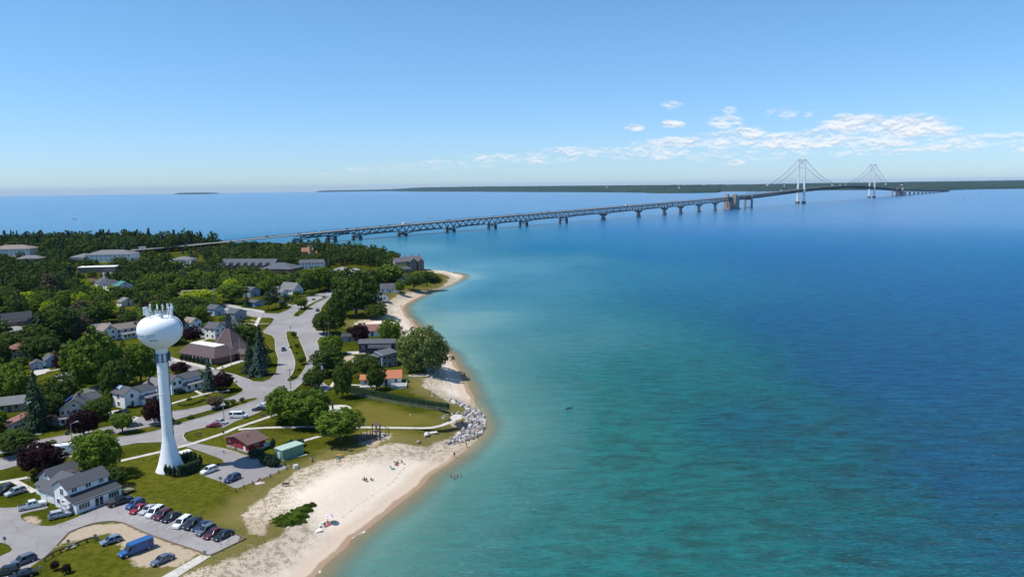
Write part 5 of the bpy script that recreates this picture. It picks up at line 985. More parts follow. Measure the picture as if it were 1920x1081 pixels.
def add_tree(p, h, w, kind, shape, hi, name, label, group=None, z=4.0, low=None, cat='tree'):
    o = empty(name, (p[0], p[1], z), RNG.random()*6.28, label, cat, group)
    me_ = proto(kind, shape, hi)[int(RNG.integers(3))]
    low = {'round': .12, 'tall': .06, 'wide': .22, 'vase': .2, 'willow': .0, 'spruce': .03, 'pine': .25}[shape] if low is None else low
    link('crown', me_, None, o, (0, 0, h*low), 0, (w, w*(.9+.2*RNG.random()), h*(1-low)))
    link('trunk', TRS if shape in ('spruce', 'pine') else TR[int(RNG.integers(3))], None, o, scale=(w*.75, w*.75, h*.85))
    return o
NAMES = {'round': 'maple_tree', 'maroon': 'maroon_maple', 'lime': 'lime_green_tree', 'dark': 'leafy_tree', 'spruce': 'spruce_tree', 'blue': 'blue_spruce', 'pine': 'pine_tree', 'willow': 'willow_tree', 'brown': 'bronze_tree'}
TREES = [ # base x, y, top y, width px, kind, shape, label
 (527, 792, 727, 54, 'round', 'round', 'left one of the three big green maples in the park'), (577, 802, 731, 74, 'round', 'round', 'middle and biggest of the three green maples in the park'),
 (638, 829, 768, 76, 'round', 'wide', 'green maple beside the timber playground, nearest the beach'), (80, 893, 828, 72, 'maroon', 'round', 'maroon maple behind the white beach house'),
 (184, 893, 807, 80, 'round', 'round', 'big dense maple right behind the white beach house'), (212, 912, 876, 40, 'dark', 'round', 'dark low bushy tree at the back corner of the beach house'),
 (230, 811, 773, 42, 'round', 'vase', 'small open tree on the median by a driveway'), (28, 851, 808, 68, 'dark', 'wide', 'spreading flat-topped tree with many stems at the left edge median'),
 (158, 818, 769, 48, 'maroon', 'round', 'maroon maple in front of the cream house'), (291, 795, 747, 38, 'maroon', 'round', 'maroon maple on the median left of the tower shaft'),
 (100, 845, 823, 16, 'round', 'vase', 'thin young tree on the median near the motor home'), (204, 812, 808, 20, 'round', 'vase', 'low leafy shrub behind the big maple on the median'),
 (72, 806, 692, 54, 'spruce', 'spruce', 'tall ragged dark spruce in front of the reddish ranch house'), (112, 765, 706, 56, 'dark', 'round', 'round dark tree between the spruce and the garden sheds'),
 (100, 790, 735, 44, 'dark', 'round', 'dark tree left of the cream house'), (183, 785, 748, 48, 'dark', 'round', 'dark tree over the driveway of the long garage'), (207, 760, 726, 20, 'round', 'tall', 'slim green tree before the long grey garage'),
 (186, 735, 624, 84, 'round', 'tall', 'very big bright maple left of the tower shaft'), (146, 716, 640, 52, 'round', 'round', 'bright maple left of the very big maple'), (265, 718, 641, 60, 'round', 'round', 'bright maple touching the left side of the tower shaft'),
 (222, 752, 676, 52, 'dark', 'round', 'dark tree right of the very big bright maple'), (16, 742, 679, 62, 'round', 'round', 'green tree at the left edge above the grey bungalow roof'), (42, 745, 700, 42, 'dark', 'round', 'dark tree next to the left edge green tree'),
 (80, 672, 628, 56, 'dark', 'round', 'dense dark tree between the beige and blue houses'), (66, 655, 610, 62, 'dark', 'round', 'broad dark tree above the beige house'), (8, 690, 642, 26, 'dark', 'round', 'dark tree cut by the left edge beside the beige house'), (116, 695, 660, 26, 'maroon', 'tall', 'maroon tree right of the blue cottage'),
 (110, 640, 575, 66, 'dark', 'round', 'large dark tree above the first side street'), (143, 632, 590, 52, 'brown', 'round', 'bronze-green tree beside the large dark tree'),
 (338, 700, 678, 32, 'maroon', 'round', 'low maroon maple in front of the church hall'), (371, 716, 693, 26, 'round', 'wide', 'small bright tree behind the white farmhouse porch'),
 (393, 732, 668, 32, 'blue', 'spruce', 'blue spruce at the corner of the side street'), (419, 733, 698, 36, 'maroon', 'round', 'maroon maple beside the blue spruce on the corner'),
 (486, 703, 638, 38, 'blue', 'spruce', 'blue spruce in front on the church lawn'), (469, 698, 630, 32, 'spruce', 'spruce', 'left dark spruce on the church lawn'), (489, 686, 608, 42, 'spruce', 'spruce', 'tallest dark spruce behind the blue one on the church lawn'),
 (461, 660, 606, 50, 'dark', 'round', 'dark leafy tree touching the church pyramid roof'), (362, 643, 612, 28, 'maroon', 'round', 'dark maroon tree left of the church pyramid'), (376, 604, 574, 28, 'round', 'round', 'round green tree between the white houses right of the tank'),
 (375, 577, 543, 58, 'lime', 'wide', 'bright lime-yellow tree right of the tank'), (335, 590, 560, 44, 'dark', 'round', 'dark tree right behind the tank antennas'),
 (435, 566, 533, 56, 'round', 'wide', 'green dome-shaped tree above the white fence'), (463, 575, 550, 16, 'spruce', 'spruce', 'small spruce at the white fence'),
 (503, 581, 546, 26, 'pine', 'pine', 'left pine of the thin-trunked pair near the boulevard'), (517, 578, 537, 26, 'pine', 'pine', 'right pine of the thin-trunked pair near the boulevard'),
 (565, 579, 557, 30, 'round', 'vase', 'small vase-shaped tree on the upper median'), (551, 633, 621, 12, 'dark', 'vase', 'young tree at the top of the middle median'), (566, 683, 665, 18, 'round', 'vase', 'young light tree in the middle median'), (557, 651, 643, 9, 'dark', 'round', 'round bush in the middle median'),
 (588, 730, 693, 36, 'dark', 'round', 'dark round tree by the lower utility pole'), (643, 746, 678, 34, 'dark', 'tall', 'narrow dark tree on the park lawn beside the hedge'), (706, 731, 682, 34, 'dark', 'tall', 'dark tree in front of the orange-roofed cottage'),
 (615, 703, 652, 54, 'dark', 'round', 'broad dark tree right of the boulevard'), (686, 706, 666, 46, 'dark', 'round', 'dark tree left of the blue-grey lake house'), (622, 665, 629, 40, 'round', 'round', 'light green tree right of the boulevard'),
 (607, 626, 584, 42, 'dark', 'round', 'dark tree leaning over the cars right of the boulevard'), (630, 628, 556, 42, 'dark', 'tall', 'tall dark tree above the lakeside garages'), (676, 642, 607, 30, 'maroon', 'round', 'maroon maple between the lakeside garage and house'),
 (732, 649, 598, 42, 'round', 'round', 'green tree beside the upper beach left of the willow'), (793, 692, 613, 98, 'willow', 'willow', 'huge rounded willow at the edge of the beach'), (668, 593, 507, 76, 'dark', 'tall', 'huge dark tree with massive trunk by the upper beach'),
 (705, 598, 568, 38, 'dark', 'round', 'dense round dark shrub tree at the foot of the huge tree'), (750, 549, 525, 16, 'round', 'round', 'small tree between the two beach cottages'), (733, 530, 494, 48, 'round', 'round', 'green tree below the brown inn'), (700, 540, 505, 36, 'dark', 'round', 'dark tree behind the huge tree near the beach cottage'),
 (776, 540, 512, 34, 'dark', 'round', 'dark shrubby tree right of the pale beach cottage'), (801, 536, 507, 34, 'dark', 'round', 'dense green shrub tree nearest the point'), (817, 535, 517, 22, 'dark', 'round', 'low dark shrub at the seaward end of the point trees'), (583, 548, 512, 34, 'dark', 'round', 'left dark tree beside the large grey gable house'), (600, 546, 502, 46, 'round', 'round', 'right green tree beside the large grey gable house'),
 (405, 765, 743, 36, 'brown', 'vase', 'small bronze-green tree on the median right of the tower'), (427, 762, 748, 13, 'round', 'vase', 'left of two tiny median trees near the lamp'), (437, 758, 747, 13, 'round', 'vase', 'right of two tiny median trees near the lamp'), (454, 754, 744, 11, 'brown', 'vase', 'tiny bare-looking tree near the median tip'),
 (94, 565, 514, 30, 'brown', 'pine', 'left of two tall thin-trunked trees by the playground'), (112, 563, 512, 28, 'pine', 'pine', 'right of two tall thin-trunked trees by the playground'), (295, 600, 560, 46, 'maroon', 'round', 'dark maroon tree left of the tank top'), (216, 595, 575, 34, 'lime', 'round', 'yellow-green tree left of the tank'), (160, 548, 523, 26, 'lime', 'round', 'bright yellow-green tree near the gabled houses'), (80, 545, 523, 20, 'lime', 'round', 'yellowish tree behind the playground'),
 (103, 1068, 1050, 14, 'maroon', 'round', 'left maroon shrub on the corner lawn'), (125, 1074, 1056, 16, 'maroon', 'round', 'right maroon shrub on the corner lawn'), (300, 488, 478, 16, 'lime', 'round', 'lime-green tree below the overpass'), (330, 505, 490, 24, 'lime', 'round', 'lime tree by the pale low-roofed building'),
 (655, 690, 675, 14, 'round', 'round', 'small round bush on the gravel yard of the lakeside'), (773, 680, 668, 16, 'dark', 'round', 'bush at the foot of the willow'), (660, 627, 612, 20, 'round', 'round', 'low bush above the grey lakeside garage'),
 (2, 720, 680, 30, 'dark', 'round', 'dark tree right at the left edge over the bungalow')]
for bx, by, ty, wpx, kd, shp, lb in TREES:
    p = G(bx, by); h = max(1.2, VH(bx, ty+(1 if shp != 'spruce' else 0), p)-4)
    dist = p[1]*c_+(H-4)*s_; w = wpx/F*dist
    add_tree(p, h*1.03, w*1.06, kd, shp, 'hi' if p[1] < 520 and wpx > 22 else 'mid', 'shrub' if h < 3.2 else NAMES[kd], lb, cat='shrub' if h < 3.2 else None or 'tree')
    FOOT.append([(p[0]-w*.45, p[1]-w*.45), (p[0]+w*.45, p[1]-w*.45), (p[0]+w*.45, p[1]+w*.45), (p[0]-w*.45, p[1]+w*.45)])
# woodland between the houses: every tree one can tell apart is its own object
OPEN = [[(318, 640), (340, 700), (480, 720), (530, 700), (520, 620), (500, 600), (415, 640), (395, 625)], [(0, 603), (48, 603), (120, 640), (60, 640), (0, 632)], [(8, 552), (98, 552), (98, 572), (10, 577)], [(405, 560), (500, 584), (545, 575), (575, 560), (640, 548), (640, 560), (600, 620), (480, 620), (400, 590)], [(150, 636), (185, 645), (260, 650), (300, 640), (320, 690), (150, 652)],
        [(195, 500), (218, 497), (218, 515), (195, 515)], [(325, 484), (410, 488), (400, 509), (335, 500)], [(590, 500), (665, 495), (715, 505), (715, 530), (640, 520), (600, 516)], [(545, 500), (610, 498), (612, 516), (560, 516)], [(240, 482), (340, 478), (340, 489), (262, 497)], [(680, 540), (720, 536), (770, 548), (745, 560), (720, 600), (640, 605), (615, 590), (612, 560), (640, 548)], [(636, 500), (700, 500), (700, 545), (636, 550)]]
OPENW = [wp(q) for q in OPEN]+[road_w]
REG = [(-70, 458), (0, 461), (100, 460.5), (200, 460), (330, 459.5), (440, 459), (520, 459.5), (590, 463), (640, 469), (690, 478), (730, 488), (745, 500), (735, 530), (700, 540), (640, 545), (560, 560), (520, 600), (400, 640), (320, 650), (180, 650), (100, 640), (60, 680), (30, 740), (60, 780), (-20, 820), (-70, 830)]
regw = wp(REG)
LMK = [('the white water tank', 303, 600), ('the playground', 50, 560), ('the white motel block', 190, 490), ('the dark lodge', 455, 500), ('the plain slate roof', 515, 505), ('the church', 420, 640), ('the lime-yellow tree', 373, 570), ('the green-roofed house', 225, 540), ('the white farmhouse', 215, 620), ('the blue-grey shop', 20, 600),
       ('the overpass', 320, 470), ('the old lighthouse', 575, 475), ('the long white motel', 580, 500), ('the brown inn', 760, 495), ('the large grey gable', 540, 545), ('the white fence', 450, 570), ('the far left hotel', 20, 475), ('the beige house', 35, 655), ('the blue cottage', 95, 680), ('the huge dark tree', 668, 560)]
pts = []; cell = {}
def okp(q, sp):
    gx, gy = int(q[0]//12), int(q[1]//12)
    for a in (-1, 0, 1):
        for b_ in (-1, 0, 1):
            for s in cell.get((gx+a, gy+b_), ()):
                if (s[0]-q[0])**2+(s[1]-q[1])**2 < sp*sp: return False
    cell.setdefault((gx, gy), []).append(q); return True
BBW = []
rw = np.array(regw); x0, y0 = rw.min(0); x1, y1 = rw.max(0)
cand = np.stack([RNG.uniform(x0, x1, 42000), RNG.uniform(y0, y1, 42000)], 1)
rin = sdf(cand, rw) > 0; sh_d = sdf(cand, shore) > 12
WOOD_T = []
for q in cand[rin & sh_d]:
    q = tuple(q); r = math.hypot(*q); sp = 8.2 if r < 700 else 9.2
    if any(inpoly(q, z_) for z_ in OPENW) or any(inpoly(q, z_) for z_ in FOOT): continue
    px, py = PX(q[0], q[1], 4)
    if not okp(q, sp): continue
    far = py < 486; u = RNG.random(); nzv = math.sin(q[0]*.013+1.3)*math.cos(q[1]*.017)
    edge = px < 420 and py < 468
    if (edge and u < .42) or (far and u < .30+.2*nzv) or u < .09: kd, shp = ('spruce', 'spruce') if RNG.random() < .4 else ('pine', 'pine')
    elif u > .965: kd, shp = 'lime', 'round'
    elif u > .945: kd, shp = ('maroon', 'round')
    elif u > .90: kd, shp = 'brown', 'round'
    else: kd, shp = ('round' if RNG.random() < .5+.3*nzv else 'dark'), ('round' if RNG.random() < .7 else 'wide')
    h = RNG.uniform(8, 14.5) if shp not in ('spruce', 'pine') else RNG.uniform(7, 19); w = RNG.uniform(8.5, 14) if shp not in ('spruce', 'pine') else RNG.uniform(5.5, 8)
    if far: h *= .8 if px > 400 else (1.3 if shp in ('spruce', 'pine') else 1.45); w *= 1.25 if px < 400 and shp in ('round', 'wide', 'pine') else 1.1
    sc = F/(r+1e-6); bx0, bx1 = px-w*sc*.45, px+w*sc*.45; tpy = PX(q[0], q[1], 4+h)[1]; hit = False
    for (cx0, cy0, cx1, cy1, cd) in CLEAR:
        if r < cd+6 and bx1 > cx0 and bx0 < cx1:
            if tpy < cy1-(cy1-cy0)*.22 and py > cy0:
                hit = True; break
    if hit:
        if RNG.random() < .5: continue
        k_ = .38; h *= k_; w *= .55                                                         # low shrubs before the houses
        tpy = PX(q[0], q[1], 4+h)[1]
        if any(r < c[4] and bx1 > c[0] and bx0 < c[2] and tpy < c[1]+(c[3]-c[1])*.7 and py > c[1] for c in CLEAR): continue
    # keep the light street sides clear of crowns
    if any(inpoly(PX(q[0], q[1], 4+h*.6)[:2], z_) for z_ in (LOW,)) and py > 545: continue
    WOOD_T.append((r, q, px, py, h, w, kd, shp, tpy))
WOOD_T.sort()
print('woodland trees', len(WOOD_T))
SEEN = {}
def desc(kd, shp): return {'round': 'green leafy tree', 'dark': 'dark leafy tree', 'lime': 'yellow-green tree', 'maroon': 'maroon tree', 'brown': 'bronze-green tree', 'spruce': 'pointed spruce', 'pine': 'ragged pine'}[kd]
IND = [t for t in WOOD_T if -8 < t[2] < 1000][:250]
rest = [t for t in WOOD_T if t not in IND]
bucket = {}
for t in IND:
    r, q, px, py, h, w, kd, shp, tpy = t
    L_ = min(LMK, key=lambda l: (l[1]-px)**2+((l[2]-py)*2.2)**2); rel = 'behind' if py < L_[2]-4 and abs(px-L_[1]) < 30 else 'in front of' if py > L_[2]+4 and abs(px-L_[1]) < 30 else 'left of' if px < L_[1] else 'right of'
    bucket.setdefault((desc(kd, shp)+(' bush' if h < 5 else ''), rel, L_[0]), []).append(t)
ORD = ['leftmost', 'second from left', 'third from left', 'fourth from left', 'fifth from left', 'sixth from left', 'seventh from left', 'eighth from left', 'ninth from left', 'tenth from left', 'eleventh from left', 'twelfth from left', 'thirteenth from left']
for (ds, rel, lk), ts in bucket.items():
    ts.sort(key=lambda t: t[2])
    for i, t in enumerate(ts):
        r, q, px, py, h, w, kd, shp, tpy = t; ds2 = ds.replace(' bush', ''); 
        lab = f'{ds2} {rel} {lk}' if len(ts) == 1 else f'{ORD[min(i, 12)] if i < len(ts)-1 or len(ts) > 13 else "rightmost"} of the {ds2}s {rel} {lk}'
        if h < 5: lab = 'low '+lab if len(ts) == 1 else lab.replace(' of the ', ' of the low ')
        if len(lab.split()) > 16: lab = lab.replace('from left of the', 'of the')
        add_tree(q, h, w, kd, shp, 'mid' if r < 620 else 'lo', NAMES[kd] if h > 3.5 else 'shrub', lab, 'trees of the wooded town', cat='tree' if h > 3.5 else 'shrub')
# the farthest trees, past what can be told apart, as one wood
Vs = []; Fs = []; Ts = []; nb = 0; byk = {}
for t in rest: byk.setdefault('conifer' if t[7] in ('spruce', 'pine') else 'leaf', []).append(t)
for kk, lst in byk.items():
    V_, F_, T_ = [], [], []; nb = 0
    for r, q, px, py, h, w, kd, shp, tpy in lst:
        me_ = proto('spruce' if kk == 'conifer' else 'dark', shp if kk == 'conifer' else 'round', 'lo')[int(RNG.integers(3))]
        if not hasattr(me_, 'k_cache'): pass
        nv = len(me_.vertices); co = np.empty(nv*3); me_.vertices.foreach_get('co', co); co = co.reshape(-1, 3)
        a = RNG.random()*6.28; ca, sa2 = math.cos(a), math.sin(a); c2 = co*np.array([w, w, h]); c2 = np.stack([c2[:, 0]*ca-c2[:, 1]*sa2+q[0], c2[:, 0]*sa2+c2[:, 1]*ca+q[1], c2[:, 2]+4.3], 1)
        nq = len(me_.polygons); ls = np.empty(nq, np.int32); me_.polygons.foreach_get('loop_start', ls); lt = np.empty(nq, np.int32); me_.polygons.foreach_get('loop_total', lt); lv = np.empty(len(me_.loops), np.int32); me_.loops.foreach_get('vertex_index', lv)
        m4 = lt == 4; f = lv[ls[m4][:, None]+np.arange(4)]+nb
        V_.append(c2); F_.append(f); T_.append(np.full(nv, RNG.random())); nb += nv
    me_ = mesh_np('wood', np.vstack(V_), np.vstack(F_)); add_attr(me_, 'tint', np.concatenate(T_)); o = link('distant_wood', me_, LM['spruce' if kk == 'conifer' else 'dark']); tag(o, kind='stuff')
# ---------------------------------------------------------------- hedges, cedars, shrubs
def leafy_box(mb_pts, w, h, n, size, seed, mt, name, label, cat='hedge', group=None, z=4.0, taper=.8):
    rng = np.random.default_rng(seed); C = []; NN = []
    L_ = [np.hypot(*(np.array(b_)-np.array(a))) for a, b_ in zip(mb_pts, mb_pts[1:])]
    for (a, b_), l in zip(zip(mb_pts, mb_pts[1:]), L_):
        m_ = int(n*l/sum(L_)); a, b_ = np.array(a), np.array(b_); t = rng.random(m_); d_ = (b_-a)/l; nn = np.array([-d_[1], d_[0]])
        face = rng.choice([0, 1, 2], m_, p=[.4, .4, .2]); y = np.where(face == 0, -1., np.where(face == 1, 1., rng.uniform(-1, 1, m_))); z_ = np.where(face == 2, h, rng.random(m_)*h)
        y = y*(1-(1-taper)*z_/h); z_ = z_+(np.sin(t*l*2.6)*.09+rng.normal(size=m_)*.07)*(z_/h)
        P_ = a[None]+(b_-a)[None]*t[:, None]+nn[None]*(y*w/2+rng.normal(size=m_)*.06)[:, None]; C.append(np.column_stack([P_, z_+z]))
        v_ = np.column_stack([nn[0]*np.where(face == 2, 0, y), nn[1]*np.where(face == 2, 0, y), np.where(face == 2, 1, .35)])+rng.normal(size=(m_, 3))*.5; NN.append(v_/np.linalg.norm(v_, axis=1)[:, None])
    C = np.vstack(C); V_, f = quads(C, np.vstack(NN), size, rng); me_ = mesh_np(name, V_, f); add_attr(me_, 'tint', np.repeat(rng.random(len(C)), 4)); o = link(name, me_, mt); tag(o, label, cat, group)
    mb = MB()
    for a, b_ in zip(mb_pts, mb_pts[1:]): mb.bar((a[0], a[1], z+h*.45), (b_[0], b_[1], z+h*.45), w*.7, h*.85)
    mb.build('inner_branches', mt, o); return o
leafy_box([tuple(G(*q)) for q in ((656, 734), (700, 742), (742, 751), (790, 760), (841, 768))], 1.5, 2.0, 9000, .30, 4, LM['spruce'], 'hedge', 'long clipped dark cedar hedge across the park lawn')
leafy_box([tuple(G(*q)) for q in ((335, 893), (352, 888), (374, 880)) ], 1.5, 2.7, 2400, .28, 5, LM['spruce'], 'hedge', 'dense cedar hedge at the foot of the water tower')
def cedar(px, py, h, w, label, group, mt=None):
    p = G(px, py); o = empty('cedar_shrub', (*p, 4), 0, label, 'shrub', group); key = ('cedar', 'tall', 'mid')
    if key not in PROTO: PROTO[key] = [crown_mesh('crown', 'tall', 90, 16, .10, 71+i, LM['spruce']) for i in range(2)]
    link('crown', PROTO[key][int(RNG.integers(2))], None, o, (0, 0, 0), RNG.random()*6, (w, w, h)); link('trunk', TRS, None, o, scale=(w*.5, w*.5, h*.6)); return o
CE = [((312, 890), 'first'), ((319, 892.5), 'second'), ((327, 893.5), 'third'), ((339, 868), 'first back'), ((345, 866), 'second back'), ((352, 864), 'third back'), ((359, 864), 'fourth back'), ((366, 866), 'fifth back'), ((376, 872), 'corner')]
for (x, y), w_ in CE: cedar(x, y, 2.9, 1.25, f'{w_} upright cedar from the left in the ring at the tower foot', 'cedars round the tower foot')
for k in range(7):
    t = k/6; cedar(341+t*46, 675.5+t*8.5, 2.9, 1.7, f'{["leftmost", "second", "third", "fourth", "fifth", "sixth", "seventh"][k]} cedar from the left along the church hall wall', 'cedars along the church hall')
CS = [((497, 869), 3.0, 3.4, 'left of the dark cedars beside the green shed'), ((505, 872), 3.2, 3.2, 'middle of the dark cedars beside the green shed'), ((514, 874), 2.8, 3.0, 'right of the dark cedars beside the green shed'), ((512, 840), 3.0, 1.6, 'lone upright cedar behind the green shed'), ((546, 838), 2.2, 3.2, 'left rounded shrub behind the green shed'), ((560, 836), 2.2, 3.2, 'right rounded shrub behind the green shed'), ((480, 855), 2.1, 4.4, 'wide rounded shrub at the corner of the red building')]
for q, h, w_, lb in CS: cedar(*q, h, w_, lb, 'shrubs round the small park buildings')
FS = [(396, 752), (404, 750), (412, 749), (420, 747), (428, 745), (436, 744), (443, 742), (344, 757), (352, 756), (360, 754), (368, 753), (376, 751)]
for k, (x, y) in enumerate(FS[:7]): pass
def low_bush(x, y, h, w, label, group, kd='round'):
    p = G(x, y); o = link('bush', proto(kd, 'round', 'mid')[k % 3], None, None, (p[0], p[1], 3.9), RNG.random()*6, (w, w, h)); return tag(o, label, 'bush', group)
for k, (x, y) in enumerate([(338, 759), (345, 760), (352, 759), (360, 758), (367, 755), (374, 753), (381, 750), (387, 743), (355, 749)]): low_bush(x, y, .9, 1.9, 'low flowering bush in the garden bed beside the sidewalk', 'garden bed bushes', 'round')
for k, (x, y, w_) in enumerate([(335, 738, 2.4), (342, 736, 2.4), (350, 733, 2.2), (240, 764, 2.2), (247, 761, 2.2), (254, 759, 2), (124, 800, 2), (137, 800, 2)]): low_bush(x, y, 1.1, w_, 'dark rounded bush against a white house wall', 'bushes along the house walls', 'dark')
for k, (x, y, w_) in enumerate([(588, 562, 2.4), (607, 557, 2.4), (572, 576, 1.6), (557, 591, 1.8), (556, 663, 1.2), (561, 694, 1.6), (551, 708, 3), (357, 784, 2.2), (332, 794, 2.6), (322, 789, 2.), (545, 652, 1.5)]): low_bush(x, y, 1.1, w_, 'small round bush planted on the grassy road median', 'bushes on the road medians', 'dark')
# beach juniper patch: one low mass
rng = np.random.default_rng(5); pl = np.array([tuple(T(*q)[:2]) for q in ((507, 978), (520, 970), (540, 962), (560, 950), (582, 943), (595, 946), (588, 955), (578, 964), (576, 976), (560, 985), (535, 989), (515, 986))])
x0, y0 = pl.min(0); x1, y1 = pl.max(0); c_c = np.stack([rng.uniform(x0, x1, 26000), rng.uniform(y0, y1, 26000)], 1); sdp = sdf(c_c, pl)+.7*np.sin(c_c[:, 0]*2.2)*np.cos(c_c[:, 1]*2.6); kk = sdp > .15; c_c = c_c[kk]; sdp = sdp[kk]
hh = np.clip(sdp, 0, 1.6)*.5*(1+.5*np.sin(c_c[:, 0]*1.9+c_c[:, 1])*np.cos(c_c[:, 1]*1.3)); zb = land_z(sdf(c_c, shore)); C = np.column_stack([c_c, zb+hh*rng.random(len(c_c))**.4+.08]); nn = rng.normal(size=C.shape)*.5+np.array([0, 0, .8]); nn /= np.linalg.norm(nn, axis=1)[:, None]
V_, f = quads(C, nn, .26, rng); me_ = mesh_np('beach_shrub', V_, f); add_attr(me_, 'tint', np.repeat(rng.random(len(C)), 4)); tag(link('beach_shrub_patch', me_, LM['round']), 'low dark green shrub patch growing on the open sand', 'shrub')
# dune grass tufts and scattered weeds: uncountable
rng = np.random.default_rng(8); q0 = np.array([tuple(T(*q)[:2]) for q in ((345, 1078), (400, 1050), (470, 1000), (560, 890), (640, 862), (700, 846))]); C = []
for a, b_ in zip(q0, q0[1:]):
    n = int(np.hypot(*(b_-a))*11); t = rng.random(n)[:, None]; d_ = (b_-a)/np.hypot(*(b_-a)); nn = np.array([d_[1], -d_[0]]); C.append(a+(b_-a)*t+nn*(rng.normal(size=n)*3.2)[:, None])
C = np.vstack(C); zb = land_z(sdf(C, shore)); keep_ = zb > 1.5; C = C[keep_]; zb = zb[keep_]; C3 = np.column_stack([C, zb+.12]); nn = rng.normal(size=C3.shape); nn[:, 2] *= .4; nn /= np.linalg.norm(nn, axis=1)[:, None]; V_, f = quads(C3, nn, .24, rng)
me_ = mesh_np('dune_grass', V_, f); add_attr(me_, 'tint', np.repeat(rng.random(len(C)), 4)); tag(link('dune_grass', me_, leafmat('dune_grass_blades', (.16, .15, .06), (.20, .18, .08), (.30, .26, .13), .2)), kind='stuff')
USE_HAZE = True
# ---------------------------------------------------------------- vehicles
def carpaint():
    m, nt, b = nt_mat('car_paint'); oc = N(nt, 'ShaderNodeObjectInfo').outputs['Color']; nt.links.new(oc, b.inputs['Base Color']); b.inputs['Roughness'].default_value = .28; b.inputs['Coat Weight'].default_value = .4; b.inputs['Specular IOR Level'].default_value = .5; return m
PAINT = carpaint(); TYRE = M('tyre_rubber', (.02, .02, .02), .9); RIM = M('wheel_rim', (.45, .45, .46), .35, metal=.6); CGL = M('car_glass', (.012, .015, .018), .06, .2, spec=.8); LAMP = M('head_lamp', (.7, .7, .68), .15); TAIL = M('tail_lamp', (.35, .02, .02), .3)
def loft(secs, close=True):                           # secs: list of (x, [(y, z)...]) half sections mirrored
    mb = MB(); rows = []
    for x, hs in secs:
        full = [(x, y, z) for y, z in hs]+[(x, -y, z) for y, z in hs[::-1]]; rows.append(full)
    n = len(rows[0]); v = [p for r in rows for p in r]
    f = [(i*n+k, i*n+(k+1) % n, (i+1)*n+(k+1) % n, (i+1)*n+k) for i in range(len(rows)-1) for k in range(n)]+[tuple(range(n))[::-1], tuple((len(rows)-1)*n+k for k in range(n))]
    return mb.add(v, f)
SPEC = { # length, width, height, hood z, belt z, (windscreen base, roof front, roof rear, rear base) as x from front, clearance
 'sedan': (4.7, 1.82, 1.45, .78, .92, (1.35, 2.05, 3.35, 4.15), .95), 'suv': (4.6, 1.86, 1.70, .95, 1.05, (1.15, 1.85, 4.0, 4.5), 1.05), 'hatch': (4.2, 1.78, 1.50, .85, .95, (1.05, 1.75, 3.5, 4.05), .9),
 'pickup': (5.8, 2.0, 1.88, 1.12, 1.2, (1.6, 2.2, 3.6, 3.95), 1.15), 'van': (5.6, 2.0, 2.2, 1.1, 1.25, (.75, 1.45, 5.35, 5.55), 1.1), 'minivan': (5.0, 1.95, 1.75, .95, 1.05, (.9, 1.75, 4.5, 4.9), 1.0)}
CM = {}
